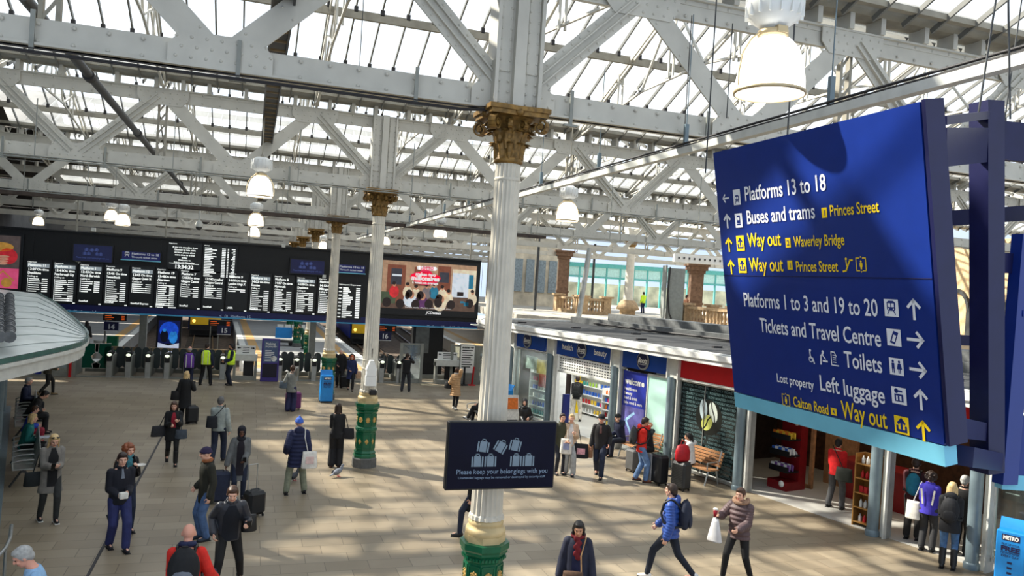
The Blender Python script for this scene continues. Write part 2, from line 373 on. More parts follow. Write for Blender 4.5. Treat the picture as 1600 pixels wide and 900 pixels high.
def girder(k, Y):
    lvl = 2 if k == 0 else (1 if k < 3 else 0)
    x0, x1 = (-12.4, 27.0) if k == 0 else ((-13.5, 36.0) if k < 3 else (-16, 44 if k < 5 else 27))
    lab = 'cream riveted roof girder resting on the %s fluted column from the camera' % ordinal(k)
    if k == 0: lab = 'large cream riveted roof girder resting on the closest fluted column with the suspended screen'
    t = thing('roof_girder', lab, 'girder', (CX, Y, 7.66), 0, 'riveted roof girders across the hall')
    zb0, zb1, zt0, zt1 = 7.66, 7.98, 9.36, 9.68
    for nm, z0, z1, fl in (('bottom_chord', zb0, zb1, zb0 + .015), ('top_chord', zt0, zt1, zt1 - .015)):
        mb = MB(); mb.box(((x0 + x1) / 2, Y, (z0 + z1) / 2), (x1 - x0, .08, z1 - z0)); mb.box(((x0 + x1) / 2, Y, fl), (x1 - x0, .24, .03))
        mb.box(((x0 + x1) / 2, Y - .045, (z0 + .05) if nm == 'bottom_chord' else z1 - .05), (x1 - x0, .02, .09))
        if lvl:
            n = int((x1 - x0) / (.36 if k == 0 else .42))
            for zz in (z0 + .06, z1 - .06): rivet_row(mb, (x0, Y - .055, zz), (x1, Y - .055, zz), n, .027)
        mb.build(nm, M_STEEL, t)
    i0, i1 = math.ceil((x0 - CX) / PS), math.floor((x1 - CX) / PS)
    for i in range(i0, i1 + 1):
        xb = CX + i * PS; xt = xb + PS / 2
        w = .32 if k < 3 else .26
        for xa, xc, yo in ((xb, xt, -.07), (xb + PS, xt, -.07)):
            if xa > x1: continue
            p = V((xa + (.12 if xt > xa else -.12), Y + yo, zb1 - .1)); q = V((xt + (-.1 if xt > xa else .1), Y + yo, zt0 + .12))
            member(p, q, w, .03, lvl, ribs=(i % 2 == 0) == (xt > xa)).build('diagonal', M_STEEL, t)
        # gusset plates
        for xx, za, zc in ((xb, zb0 + .03, zb1 + .1), (xt, zt0 - .1, zt1 - .03)):
            if xx > x1: continue
            mb = MB(); up = za < 8.5; hw = .6; iw = .45
            pts = [(xx - hw, za if up else zc), (xx + hw, za if up else zc), (xx + hw, (za + .22) if up else (zc - .22)), (xx + iw, zc if up else za), (xx - iw, zc if up else za), (xx - hw, (za + .22) if up else (zc - .22))]
            mb.prism([(a, Y - .085, z) for a, z in pts], (0, -.02, 0))
            if lvl:
                for a in range(-3, 4):
                    for bz in range(3): mb.dome((xx + a * .17 + (.06 if bz % 2 else 0), Y - .105, (za + .08 + bz * .12) if up else (zc - .08 - bz * .12)), (0, -1, 0), .022)
            mb.build('gusset_plate', M_STEEL, t)
        if xt < x1 and i in (-4, -2, 1, 3, 5):
            mb = MB()
            for s in (-.09, .09): mb.box((xt + s, Y + .06, (zb1 + zt0) / 2), (.05, .1, zt0 - zb1))
            for q in range(5): mb.bar((xt - .09, Y + .02, zb1 + q * .28), (xt + .09, Y + .02, zb1 + .28 + q * .28), .04, .01, up=(0, 1, 0))
            mb.build('post', M_STEEL2, t)
    # cross plates and bolts on the chord
    if k < 4:
        for q in range(12):
            xx = x0 + 1.1 + q * 2.2; mb = MB(); mb.box((xx, Y - .12, 7.8), (.05, .03, .5)); mb.box((xx, Y - .12, 7.56), (.2, .06, .03)); mb.build('hanger_strap', M_GATE, t)
    return t
for k, Y in enumerate(ROWS): girder(k, Y)
# gutters on the girders
g0 = None
for k, Y in enumerate(ROWS[:7]):
    x0, x1 = -16, 44
    t = thing('roof_gutter', ('weathered trough gutter above the %s girder from the camera' % ordinal(k)), 'gutter', (CX, Y, 9.9), 0, 'gutters above the girders')
    mb = MB(); pr = []
    for a in range(9): th = math.pi * (1 + a / 8); pr.append((Y + .42 * math.cos(th), 10.12 + .2 * math.sin(th)))
    pr2 = [(y, z + .02) for y, z in pr]
    poly = [(x0, y, z) for y, z in pr] + [(x0, y, z) for y, z in reversed(pr2)]
    mb.prism(poly, (x1 - x0, 0, 0)); mb.box(((x0 + x1) / 2, Y - .5, 10.0), (x1 - x0, .12, .1)); mb.build('trough', M_STEEL2, t)
    if k < 4:
        src = None; x = -12.0; n = 0
        while x < 24 and n < 95:
            if src is None:
                q = MB(); q.box((0, 0, 0), (.09, .34, .26)); q.box((0, -.12, .14), (.09, .1, .12)); src = q.build('bracket', M_STEEL, t, local=True); br = src
            else: br = src.copy(); COL.objects.link(br); br.parent = t
            br.location = (x - CX, 0, -.09); x += .62 if n % 3 else .9; n += 1
# transverse rafters: light roof trusses spanning the furrows
for bi in range(1, 5):
    ya, yb = ALLROWS[bi], ALLROWS[bi + 1]; ym = (ya + yb) / 2; rz = GZ + SLOPE * (yb - ym) - .35
    for j, i in enumerate(range(-4, 8)):
        xx = CX + i * PS + PS / 2
        if xx > X1: continue
        t = thing('roof_principal', 'light braced rafter frame crossing the %s glazed bay' % ordinal(bi - 1), 'rafter', (xx, ym, GZ), 0, 'light rafter frames in the %s glazed bay' % ordinal(bi - 1))
        mb = MB()
        for s in (-.05, .05):
            mb.bar((xx + s, ya + .2, GZ - .05), (xx + s, ym, rz), .035, .11); mb.bar((xx + s, yb - .2, GZ - .05), (xx + s, ym, rz), .035, .11)
        mb.build('rafter', M_STEEL, t)
        mb = MB(); h = (rz - GZ)
        mb.bar((xx, ya + .2, GZ - .1), (xx, ym - 1.4, GZ + .45), .05, .05); mb.bar((xx, ym - 1.4, GZ + .45), (xx, ym + 1.4, GZ + .45), .05, .05); mb.bar((xx, ym + 1.4, GZ + .45), (xx, yb - .2, GZ - .1), .05, .05)
        mb.build('tie_rod', M_STEEL, t)
        for yy, zt in ((ym, rz), (ym - 2.6, GZ + h * .52), (ym + 2.6, GZ + h * .52)):
            mb = MB(); z0 = GZ + (.45 if yy == ym else .2)
            for s in (-.06, .06): mb.box((xx + s, yy, (z0 + zt) / 2), (.035, .06, zt - z0))
            mb.build('strut', M_STEEL, t)
        mb = MB(); mb.bar((xx, ym - 1.4, GZ + .45), (xx, ym - 2.9, GZ + h * .47), .05, .05); mb.bar((xx, ym + 1.4, GZ + .45), (xx, ym + 2.9, GZ + h * .47), .05, .05)
        mb.bar((xx, ym - 1.4, GZ + .45), (xx, ym, rz), .05, .05); mb.bar((xx, ym + 1.4, GZ + .45), (xx, ym, rz), .05, .05); mb.build('brace', M_STEEL, t)

# ------------------------------------------------------------------ cast iron columns
def octo(r): return [(r * math.cos(math.pi / 8 + math.pi / 4 * k), r * math.sin(math.pi / 8 + math.pi / 4 * k)) for k in range(8)]
def leaf(mb, ang, r0, z0, h, w, out, curl):
    """an acanthus leaf standing on the bell and curling outward"""
    n = 7; L = []
    ca, sa = math.cos(ang), math.sin(ang)
    for i in range(n):
        f = i / (n - 1); r = r0 + out * f ** 2.2; z = z0 + h * math.sin(min(1, f * 1.15) * math.pi / 2)
        if f > .8: z -= curl * (f - .8) * 2; r += curl * (f - .8)
        ww = w * (.62 + .5 * math.sin(math.pi * min(1, f * 1.1))) * (1 if i % 2 else .8)
        for s, k in ((-1, -.02), (-.5, .012), (0, .03), (.5, .012), (1, -.02)):
            x, y = r + k, s * ww / 2; L.append((x * ca - y * sa, x * sa + y * ca, z))
    fs = []
    for i in range(n - 1):
        for j in range(4): fs.append((i * 5 + j, i * 5 + j + 1, i * 5 + 6 + j, i * 5 + 5 + j))
    o = len(mb.v); mb.add(L, fs, 0, True)
    # the back of the leaf, so that it has a thickness
    L2 = []
    for x, y, z in L: L2.append((x - .025 * ca, y - .025 * sa, z - .005))
    mb.add(L2, [tuple(reversed(f)) for f in fs], 0, True)
def volute(mb, ang, r, z, R, wdt):
    ca, sa = math.cos(ang), math.sin(ang); pts = []
    for i in range(22):
        t = i / 21 * 2 * math.pi * 1.75; rr = R * (1 - i / 24); x = r + rr * math.sin(t); zz = z + rr * math.cos(t); pts.append(V((x * ca, x * sa, zz)))
    s = V((-sa, ca, 0)) * wdt
    for a, c in zip(pts[:-1], pts[1:]): mb.bar(a, c, wdt * 2, R * .2, up=(ca, sa, .01))
    mb.tube(V((r * ca, r * sa, z)) - s * 1.05, V((r * ca, r * sa, z)) + s * 1.05, R * .3, n=8)
def column_parts(t):
    mb = MB(); mb.lathe([(0.344, 0), (0.344, .24), (0.318, .27)], n=8, smooth=False, ang=math.pi / 8); mb.build('plinth', M_STONE, t, local=True)
    mb = MB(); A = math.pi / 8
    mb.lathe([(0.318, .27), (0.318, .33), (0.297, .37), (0.310, .41), (0.271, .46), (0.271, .98), (0.297, 1.0), (0.301, 1.05), (0.297, 1.1), (0.267, 1.12), (0.267, 1.5), (0.288, 1.53), (0.288, 1.58), (0.323, 1.62), (0.323, 1.65), (0.344, 1.68), (0.344, 1.76), (0.258, 1.77)], n=8, smooth=False, ang=A)
    for k in range(8):
        a = math.pi / 4 * k; c, s = math.cos(a), math.sin(a); ri = .271 * math.cos(A); e = V((-s, c, 0)); nn = V((c, s, 0))
        for z0, z1 in ((0.520, .93), (1.17, 1.46)):
            for q in ((-.085, z0, -.085, z1), (.085, z0, .085, z1), (-.085, z0, .085, z0), (-.085, z1, .085, z1)):
                mb.bar(nn * ri + e * q[0] + V((0, 0, q[1])), nn * ri + e * q[2] + V((0, 0, q[3])), .02, .025, up=nn)
        for q in (-.08, 0, .08): mb.ball(nn * (.301 * math.cos(A)) + e * q + V((0, 0, 1.05)), .02, 6, 4)
        for q in (-.1, -.05, 0, .05, .1): mb.box(nn * (.297 * math.cos(A)) + e * q + V((0, 0, 1.555)), (.03, .03, .04), rz=a)
    mb.build('pedestal', M_GREEN, t, local=True)
    for k in range(8):
        a = math.pi / 4 * k; c, s = math.cos(a), math.sin(a); nn = V((c, s, 0)); e = V((-s, c, 0)); ri = .268 * math.cos(A)
        mb = MB(); M = Matrix.Rotation(a, 3, 'Z')
        mb.ball(nn * ri + V((0, 0, 1.315)), (.025, .055, .075), 10, 6, M=M)
        for q in range(8): th = q * math.pi / 4; mb.ball(nn * (ri + .012) + e * (.05 * math.cos(th)) + V((0, 0, 1.315 + .065 * math.sin(th))), .016, 6, 4)
        mb.build('rosette', M_BUFF, t, local=True)
        mb = MB(); o = nn * (.273 * math.cos(A)) + V((0, 0, .72)); mb.add([o + e * .055, o + V((0, 0, .085)), o - e * .055, o - V((0, 0, .085)), o + nn * .03], [(0, 1, 4), (1, 2, 4), (2, 3, 4), (3, 0, 4)]); mb.build('diamond_boss', M_BUFF, t, local=True)
    mb = MB(); mb.lathe([(0.284, 1.76), (0.284, 1.86)], n=8, smooth=False, ang=A)
    mb.lathe([(0.267, 1.86), (0.280, 1.9), (0.267, 1.95), (0.228, 1.97), (0.241, 2.0), (0.245, 2.03), (0.224, 2.07), (0.211, 2.08)], n=28); mb.build('base_moulding', mat('moulding_cream_gold', (204, 182, 136), .45, .1, var=.12), t, local=True)
    mb = MB(); pr = [(.25, 2.08), (.232, 2.12)]
    for z in (2.62, 2.64, 2.66, 2.68): pass
    n = 40
    def rad(z): f = (z - 2.1) / 4.85; return .222 - .05 * f - .008 * math.sin(math.pi * f)
    mb.lathe([(.25, 2.07), (.24, 2.12), (rad(2.1), 2.14)] + [(rad(2.14 + .1 * k), 2.14 + .1 * k) for k in range(1, 48)] + [(rad(6.94), 6.95)], n=n, flute=.07, smooth=False)
    for z in (2.72, 2.95, 6.72): mb.lathe([(rad(z) + .001, z - .02), (rad(z) + .01, z), (rad(z) + .001, z + .02)], n=28)
    mb.build('shaft', M_CREAM, t, local=True)
    mb = MB(); mb.lathe([(.175, 6.93), (.20, 6.95), (.20, 6.99), (.18, 7.01), (.18, 7.2), (.2, 7.35), (.27, 7.5), (.33, 7.54)], n=20)
    for k in range(10): leaf(mb, math.pi / 5 * k, .185, 6.99, .22, .11, .09, .06)
    for k in range(8): leaf(mb, math.pi / 4 * k + .2, .19, 7.12, .26, .15, .14, .1)
    for k in range(8): leaf(mb, math.pi / 4 * k + math.pi / 8, .2, 7.25, .24, .13, .16, .1)
    for k in range(4):
        a = math.pi / 4 + math.pi / 2 * k; volute(mb, a, .46, 7.42, .105, .05)
        for s in (-.32, .32): volute(mb, math.pi / 2 * k + s, .30, 7.43, .07, .03)
        mb.ball((.36 * math.cos(math.pi / 2 * k), .36 * math.sin(math.pi / 2 * k), 7.58), (.07, .07, .05), 8, 5)
    P = []
    for k in range(4):
        a0 = math.pi / 4 + math.pi / 2 * k
        for j in range(8):
            f = j / 8; a = a0 + math.pi / 2 * f; r = .60 - .2 * math.sin(math.pi * f); P.append((r * math.cos(a), r * math.sin(a)))
    for z0, z1, s in ((7.54, 7.6, .94), (7.6, 7.66, 1.0)): mb.prism([(x * s, y * s, z0) for x, y in reversed(P)], (0, 0, z1 - z0))
    mb.build('capital', M_GOLD, t, local=True)
    mb = MB(); mb.box((0, 0, 8.67), (.62, .3, 2.02)); mb.box((0, -.2, 8.67), (.16, .14, 2.02))
    for s in (-1, 1):
        mb.box((s * .31, -.02, 8.67), (.05, .42, 2.02)); mb.box((s * .2, -.16, 8.9), (.16, .02, 1.5))
        for j in range(14):
            for q in (.13, .26): mb.dome((s * q, -.17 if q < .2 else -.17, 7.74 + j * .14), (0, -1, 0), .02)
    mb.build('riveted_post', M_STEEL, t, local=True)
c0 = thing('cast_iron_column', 'tall fluted column carrying the dark belongings screen', 'column', (CX, ROWS[0] - .05, 0), 0, 'fluted green and cream columns')
column_parts(c0)
for k in range(1, 6):
    lab = ['', 'fluted column with green pedestal and white weatherproof box on its shaft', 'fluted column with blue newspaper stand leaning on its green pedestal', 'fluted column behind the black departure board, closest of those behind it', 'fluted column behind the black departure board, in the middle of the row behind it', 'fluted column behind the black departure board, last of the row'][k]
    dup(c0, (CX, ROWS[k] - .05, 0), None, lab)
# ------------------------------------------------------------------ the long black departure board over the gates
BY = 38.2                       # plane of its front
def bp(x, y): p = yp(x, y, BY); return p.x, p.z
M_TXTW = mat('screen_white', (240, 244, 240), .5, emit=.9, var=.02)
M_SCR = mat('screen_dark', (16, 18, 16), .35, var=.2)
M_HDR = mat('screen_header', (150, 160, 166), .5, emit=.5, var=.03)
M_ORANGE = mat('led_orange', (240, 100, 30), .5, emit=.8, var=.05)
M_BLUEBACK = mat('board_navy_strip', (16, 22, 84), .4, var=.05)
M_CYAN = mat('board_cyan_line', (66, 158, 204), .4, var=.05)
brd = thing('departure_board', 'long black departure board hanging over the row of ticket gates', 'departure board', (0, BY, 2.9))
mb = MB(); mb.box((-2.2, BY + .3, 4.62), (26.6, .6, 3.42)); mb.box((-2.2, BY + .25, 6.36), (26.6, .7, .06)); mb.build('casing', M_BOARD, brd)
mb = MB(); mb.box((-2.2, BY - .02, 3.06), (26.6, .05, .3)); mb.build('lower_strip', M_BLUEBACK, brd)
mb = MB(); mb.box((-2.2, BY - .03, 2.9), (26.6, .07, .06)); mb.build('light_line', M_CYAN, brd)
fb = Face((0, BY - .046, 0), (1, 0, 0), (0, 0, 1))
mb = MB()
for x, y, s in ((140, 487, '<  (i)  Platform 14'), (382, 495, '<  (i)  Platform 15'), (700, 511, 'Platform 17 and 18  (i)  >')):
    u, v = bp(x, y); fb.text(mb, s, u - 1.1, v - .07, .13)
mb.build('lettering', mat('strip_text', (150, 165, 190), .5, emit=.2), brd)
# dead-looking joints of the casing
mb = MB()
for k in range(21): mb.box((-14 + k * 1.26, BY - .002, 5.45), (.012, .01, 1.7))
mb.build('panel_joint', M_BLACK, brd)
mb = MB(); u, v = bp(123, 408); mb.box((u, BY - .05, v), (.2, .1, .2)); mb.build('junction_box', M_TRIM, brd)
for x, y in ((443, 384), (147, 359), (506, 432)):
    u, v = bp(x, y); mb = MB(); mb.box((u, BY - .1, v), (.16, .2, .16)); mb.build('bracket', M_TRIM, brd)
for k in range(7):
    x = -11 + k * 3.6; mb = MB(); mb.bar((x, BY + .3, 6.3), (x, BY + .3, 7.9), .06, .06); mb.build('hanger', M_STEEL2, brd)

def screen(name, label, cat, x0, z0, x1, z1, m=None, Y=BY, group=None, depth=.1):
    t = thing(name, label, cat, ((x0 + x1) / 2, Y, z0), 0, group)
    q = MB(); q.box(((x0 + x1) / 2, Y - depth / 2, (z0 + z1) / 2), (x1 - x0, depth, z1 - z0)); q.build('casing', M_BLACK, t)
    q = MB(); f = Face((x0, Y - depth, z0), (1, 0, 0), (0, 0, 1), .003); f.rect(q, .05, .05, x1 - x0 - .05, z1 - z0 - .06); q.build('display', m or M_SCR, t)
    f = Face((x0, Y - depth, z0), (1, 0, 0), (0, 0, 1), .008); return t, f, x1 - x0, z1 - z0
rnd = random.Random(11)
LX = [40, 82, 122.5, 163, 203.5, 243, 280, 317, 354, 390, 426.5, 462, 496.5]
DEP = [('Platform 11', 1, '13:37', 'On time', 'Dunblane', 7, 'ScotRail'), ('Platform 11', 1, '13:41', 'On time', 'Peterborough City', 11, ''), ('Platform 1', 1, '13:43', 'On time', 'North Berwick', 6, 'ScotRail'),
       ('Platform 9', 0, '13:46', 'On time', 'Tweedbank', 10, 'ScotRail'), ('Platform 12', 1, '13:45', 'On time', 'Glasgow Queen St', 5, 'ScotRail Express'), ('Platform 19', 0, '13:48', 'On time', 'Aberdeen', 12, 'ScotRail'),
       ('Platform 7', 0, '13:53', 'On time', 'Glasgow Central', 6, 'ScotRail'), ('', 0, '13:56', 'Cancelled', 'Glasgow Central', 6, 'ScotRail'), ('Platform 9', 0, '14:00', 'On time', 'London Kings X', 2, 'LNER'),
       ('Platform 16', 1, '14:02', 'On time', 'Dundee', 11, 'ScotRail'), ('Platform 8', 0, '14:07', 'On time', 'Plymouth', 10, 'CrossCountry'), ('Platform 13', 1, '14:08', 'On time', 'Dunblane', 10, 'ScotRail'), ('Platform 10', 0, '14:12', 'On time', 'Milngavie', 10, 'ScotRail')]
PLACE = ['at its left end partly hidden by the kiosk roof', 'second from the left end, headed Peterborough City', 'headed North Berwick', 'headed with platform 9 in the left half', 'headed Glasgow Queen St', 'headed Aberdeen', 'headed Glasgow Central and platform 7', 'reading Cancelled', 'headed London Kings X', 'headed Dundee', 'headed Plymouth', 'headed Dunblane beside the slim far column', 'partly hidden by the slim far column']
for i, (lx, dpt) in enumerate(zip(LX, DEP)):
    x0 = bp(lx - 1, 460)[0]; x1 = bp((LX[i + 1] if i < 12 else 530) - 3, 460)[0]; z0, z1 = 3.24, 5.06
    t, f, w, h = screen('departure_screen', 'lower row departure screen %s' % PLACE[i], 'screen', x0, z0, x1, z1, group='departure screens in the lower row of the board')
    a = MB(); g = MB()
    f.text(a, 'Departures', .06, h - .13, .05)
    y = h - .29
    if dpt[1]: f.rect(g, .06, y - .045, w - .08, y + .125)
    if dpt[0]: f.text(a, dpt[0], .08, y, .10, k=2, bold=.03)
    f.text(a, dpt[2], .08, y - .17, .10, bold=.03); f.text(a, dpt[3], w - .1, y - .17, .09, 'r', bold=.03)
    f.text(a, dpt[4], .08, y - .33, .10, width=min(w - .2, .062 * len(dpt[4])), bold=.03)
    f.text(a, 'Calling at', .08, y - .46, .07)
    for q in range(dpt[5]):
        yy = y - .56 - q * .088; L = rnd.uniform(.25, .55); f.rect(a, .13, yy, .13 + L, yy + .034)
        f.rect(a, w - .34, yy, w - .12, yy + .034)
    f.rect(a, .085, y - .56 - (dpt[5] - 1) * .088, .102, y - .5)
    if dpt[6]: f.text(a, dpt[6], .07, .1, .075, bold=.03)
    f.rect(a, w - .12, .0, w - .02, .04)
    a.build('lettering', M_TXTW, t)
    if g.v: g.build('header_bar', M_HDR, t)
# upper screens
x0, z1 = bp(263, 377); x1, z0 = bp(314, 427)
t, f, w, h = screen('clock_screen', 'upper black screen showing a notice and the time 13:34:32', 'screen', x0, z0, x1, z1)
a = MB(); f.text(a, 'Departures', .05, h - .1, .05)
for k, s in enumerate(['If you are travelling from', 'Glasgow to late night', 'services please allow', 'extra time to travel', 'today', 'Welcome to', 'Edinburgh Waverley']): f.text(a, s, w / 2, h - .27 - k * .115, .072, 'c', bold=.02)
f.rect(a, .1, .38, w - .1, .4); f.text(a, '13:34:32', w / 2, .16, .16, 'c', bold=.03); a.build('lettering', M_TXTW, t)
x0, z1 = bp(318, 381); x1, z0 = bp(370, 430)
t, f, w, h = screen('arrivals_screen', 'upper black screen filled with a bright list of trains', 'screen', x0, z0, x1, z1)
a = MB(); f.text(a, 'Arrivals', .05, h - .09, .05)
for k in range(18):
    yy = h - .2 - k * .075; f.rect(a, .08, yy, .08 + rnd.uniform(.25, .55), yy + .04); f.rect(a, .82, yy, .98, yy + .04); f.rect(a, 1.06, yy, 1.12, yy + .04); f.rect(a, 1.22 + rnd.uniform(0, .1), yy, w - .12, yy + .04)
a.build('lettering', M_TXTW, t)
x0, z1 = bp(528, 441); x1, z0 = bp(563, 500)
t, f, w, h = screen('later_departures_screen', 'black screen of later departures between the two farther columns', 'screen', x0, z0, x1, z1)
a = MB(); f.text(a, 'Subsequent Departures', .06, h - .12, .06, width=w - .15)
for k in range(17):
    yy = h - .28 - k * .088
    if k % 2 == 0: f.rect(a, .06, yy, .2, yy + .05)
    f.rect(a, .26, yy, .26 + rnd.uniform(.2, .5), yy + .05); f.rect(a, w - .3, yy, w - .1, yy + .05)
a.build('lettering', M_TXTW, t)
M_NOTICE = mat('screen_deep_blue', (12, 16, 66), .3, emit=.25, var=.25, scale=1)
M_NOTICET = mat('screen_pale_blue', (66, 80, 140), .4, emit=.25)
def luggage(mb, f, cx, cy, s, mi=0):
    for k, (dx, dy, rot) in enumerate([(-1.5, 0, 0), (-.75, 0, 0), (.75, 0, 0), (1.5, 0, 0), (-1.25, .82, -.12), (-.35, .82, -.5), (.6, .88, -.2)]):
        c, q = math.cos(rot), math.sin(rot)
        def T(u, v): return (cx + s * (dx + u * c - v * q), cy + s * (dy + u * q + v * c))
        for r in ((-.2, 0, .2, .6), (-.34, 0, -.25, .56), (.25, 0, .34, .56)): f.poly(mb, [T(r[0], r[1]), T(r[2], r[1]), T(r[2], r[3]), T(r[0], r[3])], mi)
        f.line(mb, [T(-.1, .6), T(-.1, .7), T(.1, .7), T(.1, .6)], .05 * s, mi)
for (xa, ya, xb, yb), lab in (((115, 379, 177, 412), 'dark blue luggage notice screen beside the platforms 13 to 18 panel with train icon'), ((453, 403, 507, 431), 'dark blue luggage notice screen beside the slim far column')):
    x0, z1 = bp(xa, ya); x1, z0 = bp(xb, yb); t, f, w, h = screen('notice_screen', lab, 'screen', x0, z0, x1, z1, M_NOTICE, group='blue notice screens on the board', depth=.16)
    a = MB(); luggage(a, f, w / 2, h * .38, w * .13); f.text(a, 'Please keep your belongings with you', w / 2, h * .2, .07, 'c', width=w * .8); a.build('lettering', M_NOTICET, t)
M_TEXTP = mat('sign_white', (238, 240, 246), .5, var=.02)
def train_icon(mb, f, u, v, s, white, dark):
    f.poly(mb, [(u + s * a, v + s * b) for a, b in ((.22, .3), (.78, .3), (.86, .42), (.86, .85), (.7, .97), (.3, .97), (.14, .85), (.14, .42))], white, 2)
    for a in (.24, .54): f.rect(mb, u + s * a, v + s * .55, u + s * (a + .22), v + s * .8, dark, 3)
    for a in (.3, .7): f.disc(mb, u + s * a, v + s * .42, s * .05, dark, 3)
    f.line(mb, [(u + s * .3, v + s * .27), (u + s * .18, v + s * .08)], s * .07, white, 2); f.line(mb, [(u + s * .7, v + s * .27), (u + s * .82, v + s * .08)], s * .07, white, 2)
for (xa, ya, xb, yb), lab in (((190, 390, 252, 410), 'blue panel reading Platforms 13 to 18 above the middle departure screens'), ((528, 411, 571, 429), 'blue panel reading Platforms 13 to 18 between the two farther columns')):
    x0, z1 = bp(xa, ya); x1, z0 = bp(xb, yb); t, f, w, h = screen('platform_sign', lab, 'sign', x0, z0, x1, z1, mat('panel_navy', (24, 32, 104), .4, emit=.12), group='platforms 13 to 18 panels')
    a = MB(); i0 = w * .26 if xa < 300 else .08; 
    if xa < 300: train_icon(a, f, .12, h * .3, h * .55, 0, 1)
    f.text(a, 'Platforms 13 to 18', i0, h * .58, h * .2, width=w - i0 - .1, bold=.02); f.text(a, 'Through ticket gates', i0, h * .28, h * .17, width=w - i0 - .16, bold=.02); a.build('lettering', [M_TEXTP, M_NAVYD], t)
    a = MB(); f.rect(a, .0, .0, w, h * .1, k=2); a.build('light_line', M_SKYB, t)
# advertising screens at the two ends of the board
def colours(rows): return [mat('poster_%s' % n, c, .45, emit=.42, var=.18, scale=5) for n, c in rows]
x0, z1 = bp(595, 406); x1, z0 = bp(742, 497); z0 = 3.42; z1 = 6.2
t, f, w, h = screen('advert_screen', 'big bright lottery advert screen showing a crowd in a room', 'screen', x0, z0, x1, z1, M_BLACK, depth=.14)
PM = colours([('wall', (176, 140, 112)), ('floorboards', (96, 74, 62)), ('doorwood', (128, 72, 52)), ('glasspane', (58, 58, 68)), ('bright', (214, 222, 232)), ('skin', (190, 136, 106)), ('hair', (38, 26, 24)), ('redtop', (206, 44, 50)), ('tealtop', (40, 120, 150)), ('purple', (92, 50, 96)), ('magenta', (222, 34, 84)), ('white', (244, 240, 240)), ('cream', (222, 206, 178)), ('green', (72, 84, 62)), ('grey', (120, 110, 112))])
W0, Z0 = .1, .32; pw, ph = w - .2, h - .44
def A(u, v): return W0 + u * pw, Z0 + v * ph
def R(m, u0, v0, u1, v1, k=0): a, c = A(u0, v0); e, g = A(u1, v1); f.rect(pm, a, c, e, g, m, k)
def D(m, u, v, r, k=0, ry=None): a, c = A(u, v); f.disc(pm, a, c, r * pw, m, k, 14, (ry or r) * pw)
pm = MB(); R(0, 0, 0, 1, 1); R(1, 0, 0, 1, .34, 1); R(2, .05, .1, .24, .92, 2); R(3, .09, .5, .2, .84, 3); R(2, .33, .5, .5, .9, 2); R(2, .58, .42, .72, .95, 2); R(3, .6, .6, .7, .82, 3); R(12, .74, .3, 1, .9, 2); R(4, .74, .3, .92, .82, 3); R(8, .92, .5, .97, .8, 4); R(13, 0, .1, .15, .34, 4); R(4, .1, .68, .2, .72, 4); R(0, 0, .9, 1, 1, 1)
pr = random.Random(5)
for (u, v, c, hr) in [(.13, .5, 7, 6), (.27, .5, 12, 6), (.36, .46, 12, 6), (.47, .5, 14, 6), (.55, .52, 8, 6), (.64, .48, 12, 6), (.71, .4, 12, 6), (.97, .42, 12, 6)]:
    D(c, u, v - .15, .05, 5, .065); D(5, u, v, .018, 6, .024); D(hr, u - .004, v + .028, .02, 7, .018)
for (u, v, c) in [(.3, .3, 4), (.42, .28, 9), (.62, .24, 12)]:
    D(c, u, v - .12, .07, 8, .068); D(5, u + .012, v, .032, 9, .042); D(6, u - .012, v + .025, .036, 10, .042); D(6, u - .03, v - .02, .024, 10, .04)
for (u, v) in [(.06, .02), (.2, .0), (.5, .02), (.74, .03), (.94, .08), (.6, .06), (.36, .0)]: D(6, u, v + .1, .045, 11, .05)
R(6, .8, .33, .87, .42, 5); R(8, .88, .12, .93, .2, 11); R(8, .84, .18, .88, .22, 11)
a, c = A(.45, .64); 
for du, dv, rw, rh in ((0, .24, .13, .1), (-.1, .1, .26, .12), (.1, .08, .26, .11), (.02, -.04, .24, .1), (.0, .1, .3, .1)): f.disc(pm, a + du * 2.4 * .4, c + dv * 1.2, rw * 2.6, 10, 12, 16, rh * 2.2)
a2, c2 = A(.46, .88); f.rect(pm, a2 - .42, c2 - .09, a2 + .42, c2 + .1, 11, 12); f.disc(pm, a2 - .42, c2 + .005, .095, 11, 12); f.disc(pm, a2 + .42, c2 + .005, .095, 11, 12)
f.text(pm, 'LOTTO', a2, c2 - .06, .14, 'c', bold=.05, mi=10, k=14)
f.text(pm, 'makes two', a, c + .18, .16, 'c', bold=.04, mi=11, k=14); f.text(pm, 'millionaires', a, c - .05, .22, 'c', width=1.42, bold=.05, mi=11, k=14); f.text(pm, 'a week on average', a, c - .22, .12, 'c', bold=.04, mi=11, k=14)
f.text(pm, 'Terms apply. Players must be 18 or over.', w / 2, Z0 + .06, .05, 'c', width=2.4, mi=11, k=14)
f.text(pm, 'JCDecaux', w / 2 + .3, .12, .13, 'c', bold=.03, mi=11, shear=.2)
pm.build('picture', PM, t)
x0, z1 = bp(-40, 361); x1, z0 = bp(34, 455)
t, f, w, h = screen('advert_screen', 'advert screen with pink lower band at the kiosk end of the board', 'screen', x0, z0, x1, z1, M_BLACK, depth=.14)
PK = colours([('pinkband', (226, 84, 130)), ('dusk', (84, 72, 70)), ('cupred', (196, 40, 50)), ('handskin', (200, 144, 120)), ('goldline', (190, 140, 60))])
pm = MB(); f.rect(pm, .1, .1, w - .12, h * .39, 0); f.rect(pm, .1, h * .39, w - .12, h - .1, 1); 
f.disc(pm, w - .55, h * .6, .36, 2, 1, ry=.34); f.disc(pm, w - .85, h * .76, .5, 4, 1, ry=.2)
for k in range(4): f.disc(pm, w - .75 + .02 * k, h * .47 + k * .1, .2, 3, 2, ry=.05)
